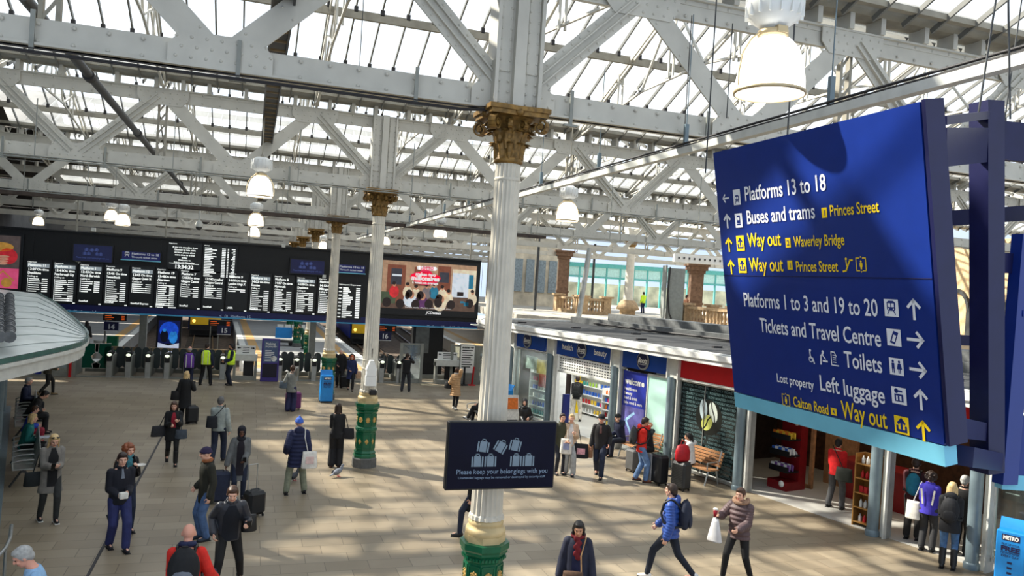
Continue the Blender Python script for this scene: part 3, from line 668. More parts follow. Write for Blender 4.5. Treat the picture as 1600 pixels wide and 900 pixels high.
f.line(pm, [(w - 1.3, h * .1), (w - .7, h * .34), (w - .3, h * .18)], .05, 4, 1); f.disc(pm, w - .55, h * .14, .2, 4, 1)
pm.build('picture', PK, t)

# ------------------------------------------------------------------ ticket gates
GY = 38.45
M_PAD = mat('gate_paddle', (52, 62, 64), .35, var=.1); M_LAMP = mat('gate_light', (226, 236, 210), .4, emit=1.2, var=.03)
def gate_cabinet(t, M1):
    mb = MB(); mb.box((0, .9, .5), (.26, 1.9, 1.0), bev=.03); mb.build('cabinet', M1, t, local=True)
    mb = MB(); mb.box((0, -.06, .36), (.2, .04, .72)); mb.build('front_plate', M_SILV, t, local=True)
    mb = MB(); mb.box((0, -.02, .9), (.22, .22, .34), bev=.03); mb.box((0, .3, 1.08), (.24, .6, .14), bev=.03); mb.build('reader', M_BLACK, t, local=True)
    mb = MB(); mb.ball((0, -.14, 1.03), (.1, .05, .07), 10, 6); mb.build('indicator_light', M_LAMP, t, local=True)
    mb = MB(); mb.box((.1, .0, 1.24), (.05, .12, .26)); mb.build('ticket_slot', M_DARK, t, local=True)
def paddle_shape(cx):
    P = []; w, z0, z1 = .155, .3, 1.28
    for k in range(9): a = math.pi * k / 8; P.append((cx + w * math.cos(a), 1.1, z1 - w + w * math.sin(a)))
    for k in range(9): a = math.pi + math.pi * k / 8; P.append((cx + w * math.cos(a), 1.1, z0 + w + w * math.sin(a)))
    return P
def gate_paddles(t, sides=(1, -1)):
    for s in sides:
        mb = MB(); P = paddle_shape(.235 * s); mb.prism(P, (0, .03, 0)); mb.build('paddle', M_PAD, t, local=True)
gx = [zp(x, 590 + (x - 120) * .015).x for x in (168, 198, 229, 259, 289.5, 318, 346.5)]
gx2 = [zp(x, 595).x for x in (436, 462, 489)] + [zp(x, 597).x for x in (518, 545, 594.5, 620)]
gate0 = None
GL = ['grey ticket gate at the left end of the row beside the kiosk roof tip'] + ['grey ticket gate with dark rounded paddles, number %s from the kiosk end' % n for n in ('two', 'three', 'four', 'five')] + ['grey ticket gate behind the staff in yellow vests', 'grey ticket gate beside the staff member facing sideways in yellow vest']
GL2 = ['grey ticket gate beside the purple information board', 'grey ticket gate second from the purple information board', 'grey ticket gate next to the blue newspaper stand', 'grey ticket gate behind the white haired traveller', 'grey ticket gate behind the red haired woman', 'grey ticket gate with navy paddles beside the white column box', 'grey ticket gate beside the man in black taking a photo']
for i, x in enumerate(gx + gx2):
    lab = (GL + GL2)[i]
    if gate0 is None:
        gate0 = thing('ticket_gate', lab, 'ticket gate', (x, GY, 0), 0, 'ticket gates'); gate_cabinet(gate0, M_GATE); gate_paddles(gate0)
    else: dup(gate0, (x, GY, 0), None, lab)
# wide end gate with green glass wings
x = zp(146, 590).x
t = thing('wide_gate', 'wide luggage gate with green glass wings by the kiosk roof tip', 'gate', (x, GY, 0))
M_GGREEN = mat('green_glass_wing', (10, 84, 66), .2, var=.1)
for s, px in ((-1, -.72), (1, .44)):
    mb = MB(); P = [(px - s * .0, 1.1, .25), (px + s * -.7, 1.1, .25), (px + s * -.75, 1.1, .45), (px - s * .45, 1.1, .6), (px - s * .36, 1.1, .8), (px - s * .5, 1.1, .95), (px - s * .65, 1.1, 1.0), (px - s * .65, 1.1, 1.38), (px, 1.1, 1.4)]
    mb.prism(P if s > 0 else list(reversed(P)), (0, .02, 0)); w_ = mb.build('wing', M_GGREEN, t, local=True)
    mb = MB(); mb.path([V(p) + V((0, .01, 0)) for p in P] , .018, 6); mb.build('edge_tube', M_TRIM, w_, local=True)
mb = MB(); mb.box((-.95, .9, .5), (.3, 1.9, 1.0), bev=.03); mb.build('cabinet', M_GATE, t, local=True)
mb = MB(); mb.box((-.95, -.1, .55), (.1, .1, 1.1)); mb.build('red_post', M_RED, t, local=True)
# continuous low kerb plinths of the gate lines
for x0, x1, lab in ((zp(118, 589).x, zp(357, 592).x, 'low grey kerb under the first run of ticket gates'), (zp(430, 595).x, zp(625, 598).x, 'low grey kerb under the second run of ticket gates'), (zp(640, 598).x, zp(790, 600).x, 'low grey kerb under the glazed screens by the round shop corner')):
    mb = MB(); mb.box(((x0 + x1) / 2, GY - .02, .035), (x1 - x0, .06, .07)); mb.box(((x0 + x1) / 2, GY + 1.95, .1), (x1 - x0, .1, .2)); tag(mb.build('gate_kerb', M_GATE), lab, 'kerb', 'gate kerbs')
mb = MB(); mb.box(((gx[0] + gx[-1]) / 2, GY + 2.6, 1.05), (gx[-1] - gx[0] + 1.4, .08, .16)); mb.box((gx[0], GY + 2.6, .52), (.08, .08, 1.05)); mb.box((gx[-1], GY + 2.6, .52), (.08, .08, 1.05)); tag(mb.build('timber_rail', mat('buff_rail', (150, 128, 96), .6)), 'buff horizontal rail behind the first run of ticket gates', 'rail')
# glazed screens and counters
M_GSCR = glass_mat('screen_glass', (.72, .78, .78), .9, gloss=.06)
def glazed(x0, x1, z1, lab, Y=GY, nposts=2, grp='glazed screens in the gate line'):
    t = thing('glazed_screen', lab, 'glass screen', ((x0 + x1) / 2, Y, 0), 0, grp)
    for k in range(nposts):
        x = x0 + (x1 - x0) * k / (nposts - 1); mb = MB(); mb.box((x, Y, z1 / 2), (.14, .16, z1)); mb.build('post', M_GATE, t)
    mb = MB(); mb.box(((x0 + x1) / 2, Y, .12), (x1 - x0, .08, .24)); mb.box(((x0 + x1) / 2, Y, z1 - .04), (x1 - x0, .06, .08)); mb.build('rail', M_GATE, t)
    mb = MB(); mb.box(((x0 + x1) / 2, Y, z1 / 2 + .1), (x1 - x0 - .12, .02, z1 - .24)); mb.build('pane', M_GSCR, t)
    mb = MB(); f = Face((x0, Y - .012, 0), (1, 0, 0), (0, 0, 1))
    for k in range(int((x1 - x0) / .14)):
        for z in (1.15, 1.3): f.rect(mb, .14 + k * .14, z, .2 + k * .14, z + .05)
    mb.build('safety_marks', M_TRIM, t)
glazed(zp(624, 598).x, zp(655, 598).x, 2.0, 'tall glazed screen panel beside the man in black taking a photo')
glazed(zp(702, 599).x, zp(738, 599).x, 2.0, 'tall glazed screen panel behind the white information board')
glazed(zp(742, 599).x, zp(800, 600).x, 2.0, 'tall glazed screen panel behind the large fluted column', nposts=3)
glazed(zp(8, 590).x, zp(112, 590).x, 1.5, 'low glazed screen under the kiosk roof behind the benches', nposts=4)
def counter(xa, xb, lab, sgn):
    x0, x1 = zp(xa, 593).x, zp(xb, 593).x; t = thing('gate_counter', lab, 'counter', ((x0 + x1) / 2, GY, 0), 0, 'staff counters in the gate line')
    mb = MB(); mb.box(((x0 + x1) / 2, GY, 1.07), (x1 - x0, .5, .3)); mb.build('top', M_TRIM, t)
    for x in (x0 + .06, x1 - .06): mb = MB(); mb.box((x, GY, .55), (.12, .3, 1.1)); mb.build('post', M_GATE, t)
    mb = MB(); mb.box(((x0 + x1) / 2, GY, .1), (x1 - x0, .2, .2)); mb.build('base', M_GATE, t)
    mb = MB(); mb.box((x0 + (x1 - x0) * .65, GY, .55), ((x1 - x0) * .45, .02, .7)); mb.build('panel', M_BLACK, t)
    t2 = thing('counter_notice', 'white notice sign with arrows on the ' + sgn, 'sign', ((x0 + x1) / 2, GY - .05, 1.22), 0, 'notices on the gate counters')
    mb = MB(); mb.box(((x0 + x1) / 2, GY - .05, 1.42), (x1 - x0 - .2, .04, .4)); mb.build('panel', M_WHITE, t2)
    mb = MB(); f = Face((x0 + .1, GY - .07, 1.22), (1, 0, 0), (0, 0, 1)); w = x1 - x0 - .2
    for k in range(4): f.rect(mb, .28, .3 - k * .08, w - .28, .335 - k * .08)
    for s in (.06, w - .2): f.rect(mb, s, .27, s + .14, .31); f.poly(mb, [(s + (0 if s < .1 else .14) + (.06 if s < .1 else -.06), .34), (s + (-.03 if s < .1 else .17), .29), (s + (0 if s < .1 else .14) + (.06 if s < .1 else -.06), .24)])
    mb.build('lettering', M_BLACK, t2)
counter(363, 400, 'grey staff counter between the yellow vested staff and the purple board', 'counter beside the staff in yellow vests')
counter(668, 702, 'grey staff counter beside the white information board', 'counter beside the white information board')
# information boards
def poster(name, lab, cat, px, pbase, ptop, pw_, frame, face, Y=None, grp=None):
    p = zp(px, pbase); s = ray(px, pbase); dep = (p - CAM).dot(FW); w = pw_ * dep / FPX; h = (pbase - ptop) * dep / FPX
    t = thing(name, lab, cat, (p.x, p.y, 0), 0, grp); q = MB(); q.box((p.x, p.y, h / 2), (w, .16, h), bev=.02); q.build('frame', frame, t)
    q = MB(); f = Face((p.x - w / 2, p.y - .08, 0), (1, 0, 0), (0, 0, 1)); return t, f, w, h
t, f, w, h = poster('information_board', 'tall purple framed information board standing by the ticket gates', 'information board', 420, 596, 529, 27, mat('purple_frame', (66, 52, 128), .4), None)
mb = MB(); f.rect(mb, .08, h * .45, w - .08, h - .08); mb.build('poster', mat('slate_poster', (70, 86, 118), .5, emit=.1), t)
mb = MB(); f.rect(mb, .08, .2, w - .08, h * .42); mb.build('lower_panel', mat('dark_violet', (26, 20, 40), .4), t)
mb = MB(); f.text(mb, 'Making', .16, h * .86, .11, k=2); f.text(mb, 'your journey better', .16, h * .8, .1, k=2, width=w * .62)
for k in range(7): f.rect(mb, .16, h * .72 - k * .08, .16 + w * (.5 if k % 3 else .35), h * .72 - k * .08 + .025, k=2)
f.disc(mb, w * .7, h * .54, .13, k=2); mb.build('lettering', M_WHITE, t)
t, f, w, h = poster('video_poster', 'tall black video poster with glowing blue figures behind the gates', 'video poster', 262, 557, 493, 36, M_BLACK, None)
mb = MB(); f.rect(mb, .1, h * .32, w - .1, h * .88, 0); f.disc(mb, w / 2, h * .64, w * .38, 1, 1); f.disc(mb, w * .32, h * .5, w * .16, 2, 2, ry=w * .28); f.disc(mb, w * .68, h * .48, w * .17, 3, 2, ry=w * .28); f.disc(mb, w * .32, h * .64, w * .07, 3, 3); f.disc(mb, w * .68, h * .64, w * .07, 1, 3)
f.poly(mb, [(.1, .1), (w - .1, .1), (w - .1, h * .34), (w * .5, h * .27), (.1, h * .34)], 4, 3)
mb.build('picture', [mat('vp_navy', (16, 26, 84), .4, emit=.4), mat('vp_blue', (26, 74, 200), .4, emit=.6, var=.3), mat('vp_dark', (14, 18, 40), .4, emit=.2), mat('vp_sky', (40, 130, 210), .4, emit=.6, var=.3), mat('vp_white', (196, 204, 226), .4, emit=.6)], t)
t, f, w, h = poster('direction_board', 'white information board with arrow on a stand by the red post', 'information board', 727, 601, 538, 24, M_GATE, None)
mb = MB(); f.rect(mb, .03, h * .3, w - .03, h - .05); mb.build('panel', M_WHITE, t)
mb = MB()
for k in range(4): f.rect(mb, .1 + k * .1, h * .9, .17 + k * .1, h * .945, k=2)
f.rect(mb, w - .27, h * .912, w - .14, h * .93, k=2); f.poly(mb, [(w - .15, h * .95), (w - .06, h * .92), (w - .15, h * .89)], k=2)
for k in range(8): f.rect(mb, .1, h * .84 - k * .12, .1 + w * (.6 if k % 2 else .72), h * .84 - k * .12 + .05, k=2)
mb.build('lettering', M_BLACK, t)
for px, col, lab in ((733, M_RED, 'thin red barrier post in front of the white information board'), (720.5, M_BLACK, 'thin black barrier post in front of the white information board')):
    p = zp(px, 600) + V((0, -.5, 0)); mb = MB(); mb.tube(p, p + V((.06 if col is M_RED else 0, 0, .95)), .05, n=10); mb.lathe([(.2, 0), (.2, .04), (.06, .06)], p, 14); tag(mb.build('barrier_post', col), lab, 'post', 'barrier posts')
# hanging platform number signs and orange train displays just beyond the gates
def hang(px, py, w_, h_, Y, m, name, lab, cat, writing, parts, grp):
    p = yp(px, py, Y); dep = (p - CAM).dot(FW); w, h = w_ * dep / FPX, h_ * dep / FPX
    t = thing(name, lab, cat, (p.x, Y, p.z - h / 2), 0, grp); q = MB(); q.box((p.x, Y, p.z), (w, .18, h)); q.build('panel', m, t)
    f = Face((p.x - w / 2, Y - .09, p.z - h / 2), (1, 0, 0), (0, 0, 1)); q = MB(); parts(q, f, w, h); q.build('lettering', writing, t)
    q = MB(); q.bar((p.x - w * .4, Y, 0), (p.x - w * .4, Y, p.z - h / 2), .05, .05); q.build('pole', M_GATE, t); return t
for px, py, n, lab in ((174, 510, '14', 'navy platform sign numbered 14'), (350, 516, '15', 'navy platform sign numbered 15'), (601, 525, '16', 'navy platform sign numbered 16')):
    hang(px, py, 20, 14, 41.8, M_NAVYD, 'platform_number_sign', lab + ' beyond the ticket gates', 'sign', M_TEXTP, lambda q, f, w, h: (f.text(q, n, w / 2, h * .25, h * .5, 'c', bold=.04), f.rect(q, 0, 0, w, h * .07)), 'platform number signs')
for px, py, ww, lab in ((180, 496, 33, 'black orange lettered train display above the number 14 sign'), (344, 505, 34, 'black orange lettered train display above the number 15 sign'), (605, 513, 28, 'black orange lettered train display above the number 16 sign')):
    hang(px, py, ww, 10, 42.0, M_BLACK, 'train_display', lab, 'train display', M_ORANGE, lambda q, f, w, h: [f.rect(q, w * .08, h * (.7 - k * .26), w * (.46 if k % 2 else .36), h * (.76 - k * .26)) or f.rect(q, w * .78, h * (.7 - k * .26), w * .92, h * (.76 - k * .26)) for k in range(3)], 'orange train displays')

# ------------------------------------------------------------------ hanging lamps
M_LGLASS = mat('lamp_prismatic_glass', (250, 248, 240), .15, var=.02, emit=3.2)
M_LRIM = mat('lamp_brass_rim', (196, 176, 138), .35, .4)
M_LCAN = mat('lamp_white_housing', (226, 226, 222), .4, .1, var=.05)
M_LLENS = mat('lamp_lens', (252, 244, 226), .2, var=.03, emit=1.8)
def lamp_parts(t):
    mb = MB(); mb.lathe([(.0, .62), (.12, .62), (.2, .56), (.23, .46), (.2, .36), (.12, .3), (.09, .27)], n=24); 
    for k in range(16): a = math.pi * k / 8; mb.box((.215 * math.cos(a), .215 * math.sin(a), .46), (.03, .012, .2), rz=a)
    mb.build('housing', M_LCAN, t, local=True)
    mb = MB(); mb.lathe([(.09, .27), (.12, .26), (.12, .22), (.09, .21)], n=20); mb.box((0, -.1, .25), (.09, .05, .05)); mb.build('collar', M_LRIM, t, local=True)
    mb = MB(); mb.lathe([(.09, .21), (.15, .18), (.215, .1), (.25, -.02), (.268, -.14), (.27, -.24), (.262, -.24), (.26, -.14), (.24, -.02), (.2, .09), (.1, .19)], n=40, flute=.02); mb.build('glass_shade', M_LGLASS, t, local=True)
    mb = MB(); mb.lathe([(.268, -.25), (.282, -.245), (.282, -.225), (.268, -.22), (.268, -.25)], n=36, cap=False); mb.build('rim', M_LRIM, t, local=True)
    mb = MB(); mb.lathe([(.0, -.235), (.2, -.24), (.268, -.235)], n=36); mb.build('lower_lens', M_LLENS, t, local=True)
    mb = MB()
    for s in (-1, 1): mb.path([(s * .12, 0, .24), (s * .2, 0, .17), (s * .27, 0, .05), (s * .295, 0, -.1), (s * .29, 0, -.21)], .008, 6)
    mb.build('bail_wire', M_LRIM, t, local=True)
    mb = MB(); mb.tube((0, 0, .6), (0, 0, 2.4), .014, n=8); mb.lathe([(.04, .6), (.04, .68)], n=10); mb.build('suspension_rod', M_STEEL2, t, local=True)
LP = [(1205, 100, 110, 'big white bell lamp hanging over the blue direction sign'), (407, 290, 40, 'white bell lamp hanging from the dark cable duct, largest of those under it'), (887, 330, 36, 'white bell lamp hanging between the big fluted column and the blue direction sign'), (688, 362, 21, 'white bell lamp above the lottery advert'),
      (400, 343, 24, 'white bell lamp in the middle of the three under the dark cable duct'), (397, 362, 18, 'white bell lamp lowest of the three under the dark cable duct'), (192, 343, 22, 'white bell lamp above the platforms 13 to 18 panel'), (174, 336, 20, 'white bell lamp just beside another above the left of the board'), (60, 345, 16, 'small white bell lamp above the pink advert'), (602, 376, 15, 'small white bell lamp beside the column with the weatherproof box'), (505, 383, 14, 'small white bell lamp beside the slim far column')]
l0 = None
for px, py, w, lab in LP:
    p = dp(px, py, FPX * .565 / w)
    if l0 is None: l0 = thing('pendant_lamp', lab, 'lamp', p, 0, 'hanging bell lamps'); lamp_parts(l0)
    else: dup(l0, p, None, lab)
p = dp(311, 352, FPX * .3 / 12); t = thing('dome_camera', 'white dome camera on a drop pole above the board', 'camera', p)
mb = MB(); mb.tube(p, p + V((0, 0, .9)), .035, n=10); mb.build('drop_pole', M_TRIM, t)
mb = MB(); mb.lathe([(.06, .18), (.13, .1), (.15, 0), (.145, -.06)], p, 18); mb.build('housing', M_TRIM, t); mb = MB(); mb.ball(p + V((0, 0, -.07)), .12, 14, 8); mb.build('dome', M_DARK, t)

# ------------------------------------------------------------------ cables, trays and pipes under the roof
def longthing(name, lab, cat, m, fn, grp=None): q = MB(); fn(q); return tag(q.build(name, m), lab, cat, grp)
t = thing('cable_tray', 'dark perforated cable duct running straight away over the lamps', 'cable duct', (.18, 16, 8.6))
mb = MB()
for s in (-.13, .13): mb.box((.18 + s, 27, 8.65), (.03, 46, .12))
mb.box((.18, 27, 8.7), (.26, 46, .02)); mb.build('channel', M_DARK, t)
mb = MB()
for k in range(90): mb.box((.18, 4.4 + k * .5, 8.62), (.24, .04, .03))
mb.build('rungs', mat('duct_tan', (140, 122, 92), .6), t)
for k in range(6): mb = MB(); mb.tube((.18, 6 + k * 7, 8.7), (.18, 6 + k * 7, 9.4), .015, n=6); mb.build('hanger', M_DARK, t)
t = thing('lighting_trunking', 'white lighting trunking running straight away past the blue direction sign', 'trunking', (5.9, 10, 7.4))
mb = MB(); mb.box((5.9, 24, 7.4), (.11, 46, .1)); mb.build('channel', M_TRIM, t); mb = MB(); mb.box((5.9, 24, 7.46), (.11, 46, .02)); mb.tube((5.86, 1, 7.5), (5.86, 47, 7.5), .015, n=6); mb.build('lid', M_CLIP, t)
for k in range(14): mb = MB(); mb.box((5.9, 4 + k * 3.0, 7.62), (.06, .05, .34)); mb.tube((5.9, 4 + k * 3.0, 7.7), (5.9, 4 + k * 3.0, 9.4), .008, n=5); mb.build('hanger', M_POST, t)
def cabs(q):
    for k, (dy, dz, r) in enumerate(((-.17, .0, .015), (-.19, .03, .008), (-.2, -.025, .01))):
        y, z = ROWS[0] + dy, 7.58 + dz; q.path([(-12, y, z), (-1, y, z - .01), (.1, y, z), (1.5, y, z + .0), (2.5, y, z), (2.95, y, z + .05), (3.1, y + .2, z)], r, 6)
longthing('cable_bundle', 'bundle of black cables clipped under the closest roof girder', 'cables', M_CLIP, cabs)
for Y, z, lab in ((20.95, 7.56, 'grey cables clipped under the second roof girder'), (27.2, 7.2, 'grey cable run hanging midway between the second and third girders'), (32.35, 7.5, 'grey cables clipped under the third roof girder')):
    longthing('cable_run', lab, 'cables', M_GATE, lambda q: [q.bar((-16, Y + k * .06, z + (k % 2) * .05), (30, Y + k * .06, z + (k % 2) * .05), .018, .018) for k in range(3)] + [q.bar((-14 + j * 3, Y, z), (-14 + j * 3, Y, z + 1.4), .02, .02) for j in range(14)], 'cable runs')
t = thing('rain_pipe', 'dark rainwater pipe slanting away behind the closest girder', 'pipe', (-2.85, 18, 8.4))
mb = MB(); mb.tube((-2.85, 11, 8.45), (-2.85, 40, 8.35), .075, n=12); mb.build('pipe', M_DARK, t)
for y in (15, 21, 27, 33): mb = MB(); mb.tube((-2.85, y, 8.42), (-2.85, y + .2, 8.42), .1, n=12); mb.build('joint_collar', M_CLIP, t)
# dark walkway beam at the third girder
mb = MB(); mb.box((-2, 31.7, 7.42), (28, .5, .14)); tag(mb.build('walkway_beam', mat('rusty_dark', (70, 60, 54), .8, var=.3)), 'dark maintenance walkway beam below the third girder', 'beam')
# thin hanging wires
for k, (x, y, z0, z1) in enumerate(((4.7, 7.5, 6.66, 9.3), (5.9, 10.05, 7.5, 9.4), (6.6, 10.05, 7.98, 9.4), (1.6, 14, 8.6, 10.4), (4.6, 6.0, 6.66, 8.6), (5.05, 4.4, 6.75, 9), (5.25, 4.3, 6.75, 9), (5.9, 3.9, 6.8, 9.2), (6.15, 4.0, 6.8, 9.1), (7.2, 6.0, 6.8, 9.3))):
    mb = MB(); mb.tube((x, y, z0), (x + (.25 if k > 4 else 0) * (1 if k % 2 else -1), y, z1), .008, n=5); tag(mb.build('suspension_wire', M_DARK), 'thin steel suspension wire hanging from the roof', 'wire', 'suspension wires')

# ------------------------------------------------------------------ the big blue direction sign
def SG(y, s, off=0):           # s runs down the leaning face from its top edge
    return V((4.08 + .43 * s / 2.44, y, 6.66 - 2.40 * s / 2.44)) + V((-.984, 0, -.177)) * off
sg = thing('direction_sign', 'huge leaning navy direction sign with white and yellow lettering', 'sign', (4.6, 5.2, 4.2))
mb = MB(); th = V((.984, 0, .177)) * .1; mb.prism([SG(6.4, 0), SG(4.0, 0), SG(4.0, 2.30), SG(6.4, 2.30)], th); mb.build('panel', M_NAVY, sg)
mb = MB(); mb.prism([SG(6.4, 2.31, .004), SG(4.0, 2.31, .004), SG(4.0, 2.45, .004), SG(6.4, 2.45, .004)], V((.984, 0, .177)) * .11); mb.build('light_band', M_SKYB, sg)
mb = MB(); mb.prism([SG(3.985, -.01), SG(3.985, 2.3), SG(3.985, 2.3) + th * 1.6, SG(3.985, -.01) + th * 1.6], (0, -.03, 0)); mb.build('edge_frame', M_NAVYD, sg)
mb = MB(); mb.bar(SG(6.4, 1.17, .002), SG(4.0, 1.17, .002), .004, .006); mb.build('panel_joint', M_NAVYD, sg)
fs_ = Face(SG(6.4, 2.44), (0, -1, 0), (SG(5, 0) - SG(5, 1)), .004)
def sgp(x, y):
    d = ray(x, y); n = fs_.n; q = CAM + d * ((fs_.o - CAM).dot(n) / d.dot(n)); q = q - fs_.o; return q.dot(fs_.x), q.dot(fs_.y)
wm, ym, nm_ = MB(), MB(), MB()
SIGN_M = [M_TEXTP, M_YEL, M_NAVY]
def arrow(mb, u, v, s, ang, mi):
    c, q = math.cos(ang), math.sin(ang)
    def T(a, b): return (u + s * (a * c - b * q), v + s * (a * q + b * c))
    fs_.line(mb, [T(0, -.5), T(0, .42)], s * .17, mi, 1); fs_.line(mb, [T(-.36, .12), T(0, .46), T(.36, .12)], s * .17, mi, 1)
def row(xl, yl, xr, yr, s, h, mb, mi, bold=.012):
    a = sgp(xl, yl); c = sgp(xr, yr); fs_.text(mb, s, a[0], a[1], h, width=c[0] - a[0], bold=bold, mi=mi)
def plate(x0, y0, x1, y1, mb, mi):          # px corners: top-left, bottom-right -> square plate
    a = sgp(x0, y0); c = sgp(x1, y1); fs_.rect(mb, a[0], c[1], c[0], a[1], mi, 1); return a[0], c[1], c[0] - a[0], a[1] - c[1]
def flush(nm):
    for q in (wm, ym):
        if q.v: q.build(nm, SIGN_M, sg); q.v.clear(); q.f.clear(); q.m.clear(); q.sm.clear()
# upper block
arrow(wm, *sgp(1134, 310), .09, math.pi / 2, 0)

u, v, w, h = plate(1145, 297, 1158, 319.5, wm, 0); train_icon(wm, fs_, u + w * .12, v + h * .06, w * .78, 2, 0)

flush('pictogram'); row(1164, 314, 1291, 297, 'Platforms 13 to 18', .125, wm, 0)
flush('lettering')
arrow(wm, *sgp(1136.5, 345), .12, 0, 0)

u, v, w, h = plate(1148, 334, 1161, 355, wm, 0); fs_.rect(wm, u + w * .28, v + h * .3, u + w * .72, v + h * .85, 2, 2); fs_.rect(wm, u + w * .36, v + h * .52, u + w * .64, v + h * .72, 0, 3); fs_.line(wm, [(u + w * .3, v + h * .22), (u + w * .7, v + h * .22)], .012, 2, 2)

flush('pictogram'); row(1167, 350, 1274, 341, 'Buses and trams', .12, wm, 0)
flush('lettering')
u, v, w, h = plate(1283.5, 325, 1293, 340, ym, 1); fs_.text(ym, '1', u + w / 2, v + h * .22, h * .56, 'c', mi=2, k=2)

flush('pictogram'); row(1297, 338, 1374, 331, 'Princes Street', .085, ym, 1)
flush('lettering')
for yy, yw, num, nm, ex in ((383, 385, '2', 'Waverley Bridge', 1320), (418, 423, '1', 'Princes Street', 1310)):
    arrow(ym, *sgp(1139 + (yy - 383) * .1, yy - 1), .12, 0, 1)
    x0 = 1150 + (yy - 383) * .09; u, v, w, h = plate(x0, yy - 14.5, x0 + 14, yy + 8.5, ym, 1)
    fs_.line(ym, [(u + w * .2, v + h * .4), (u + w * .2, v + h * .2), (u + w * .8, v + h * .2), (u + w * .8, v + h * .4)], .014, 2, 2); fs_.line(ym, [(u + w * .5, v + h * .34), (u + w * .5, v + h * .78)], .016, 2, 2); fs_.line(ym, [(u + w * .3, v + h * .62), (u + w * .5, v + h * .8), (u + w * .7, v + h * .62)], .016, 2, 2)
    flush('pictogram'); row(1169 + (yy - 383) * .08, yw + .5, 1221 + (yy - 383) * .1, yw + .2, 'Way out', .12, ym, 1)
    x0 = 1227 + (yy - 383) * .09; u, v, w, h = plate(x0, yy - 11, x0 + 9, yy + 3.5, ym, 1); fs_.text(ym, num, u + w / 2, v + h * .22, h * .56, 'c', mi=2, k=2)
    flush('pictogram'); row(1241 + (yy - 383) * .09, yy + 2.5 + (yy - 383) * .1, ex, yy + .5 + (yy - 383) * .1, nm, .085, ym, 1)
u, v = sgp(1318, 424); fs_.line(ym, [(u, v), (u + .03, v + .006), (u + .075, v + .085), (u + .1, v + .085)], .013, 1, 1); fs_.disc(ym, u + .036, v + .095, .011, 1, 1); fs_.line(ym, [(u + .036, v + .075), (u + .04, v + .045)], .011, 1, 1)

def lift(mb, u, v, s, mi):
    fs_.line(mb, [(u + s * .3, v), (u, v), (u, v + s), (u + s * .3, v + s)], s * .08, mi, 1); fs_.line(mb, [(u + s * .7, v), (u + s, v), (u + s, v + s), (u + s * .7, v + s)], s * .08, mi, 1)
    fs_.disc(mb, u + s * .5, v + s * .74, s * .09, mi, 1); fs_.rect(mb, u + s * .36, v + s * .3, u + s * .64, v + s * .62, mi, 1); fs_.rect(mb, u + s * .42, v + s * .12, u + s * .58, v + s * .3, mi, 1)
    fs_.poly(mb, [(u + s * .4, v + s * 1.04), (u + s * .6, v + s * 1.04), (u + s * .5, v + s * 1.16)], mi, 1); fs_.poly(mb, [(u + s * .6, v - s * .04), (u + s * .4, v - s * .04), (u + s * .5, v - s * .16)], mi, 1)
u, v = sgp(1339, 423); lift(ym, u, v, .095, 1)

# lower block
flush('pictogram'); row(1162.5, 478, 1372, 489, 'Platforms 1 to 3 and 19 to 20', .125, wm, 0)
flush('lettering')
u, v, w, h = plate(1381, 467, 1405, 495.5, wm, 0); train_icon(wm, fs_, u + w * .08, v + h * .08, w * .84, 2, 0); arrow(wm, *sgp(1428, 483), .13, 0, 0)

flush('pictogram'); row(1188, 518, 1377, 537, 'Tickets and Travel Centre', .125, wm, 0)
flush('lettering')
u, v, w, h = plate(1385, 513, 1409, 542, wm, 0); fs_.poly(wm, [(u + w * a, v + h * c) for a, c in ((.2, .2), (.55, .1), (.85, .8), (.5, .9))], 2, 2); fs_.poly(wm, [(u + w * a, v + h * c) for a, c in ((.36, .3), (.55, .24), (.7, .62), (.5, .68))], 0, 3); arrow(wm, *sgp(1431, 531), .13, -math.pi / 2, 0)

flush('pictogram'); row(1320, 573, 1379, 582, 'Toilets', .125, wm, 0)
flush('lettering')
u, v, w, h = plate(1389, 558, 1413, 588, wm, 0)

for a in (.28, .72): fs_.disc(wm, u + w * a, v + h * .8, w * .08, 2, 2); fs_.poly(wm, [(u + w * (a - .1), v + h * .7), (u + w * (a - (.1 if a < .5 else .18)), v + h * .36), (u + w * (a + (.1 if a < .5 else .18)), v + h * .36), (u + w * (a + .1), v + h * .7)], 2, 2); fs_.rect(wm, u + w * (a - .09), v + h * .12, u + w * (a - .02), v + h * .36, 2, 2); fs_.rect(wm, u + w * (a + .02), v + h * .12, u + w * (a + .09), v + h * .36, 2, 2)

arrow(wm, *sgp(1435, 578), .13, -math.pi / 2, 0)

K_ = .62
def pic(px, py): 
    u, v = sgp(px, py); return lambda *pts: [(u + K_ * a, v + K_ * c) for a, c in pts]
def pd(P, a, c, r, mi, k): (u, v), = P((a, c)); fs_.disc(wm, u, v, r * K_, mi, k)
P = pic(1265, 566); pd(P, .035, .045, .042, 0, 1); pd(P, .035, .045, .028, 2, 2); fs_.line(wm, P((.03, .14), (.035, .07), (.08, .06), (.1, 0)), .013, 0, 3); pd(P, .03, .165, .019, 0, 1)

P = pic(1283, 568); pd(P, .05, .16, .02, 0, 1); fs_.line(wm, P((.05, .14), (.01, .1), (0, 0)), .016, 0, 1); fs_.line(wm, P((.04, .12), (.09, .07)), .01, 0, 1); fs_.line(wm, P((.05, .04), (.12, .04)), .014, 0, 1)

P = pic(1300, 570); fs_.line(wm, P((.12, 0), (0, 0), (0, .17), (.06, .17), (.09, .12)), .009, 0, 1)

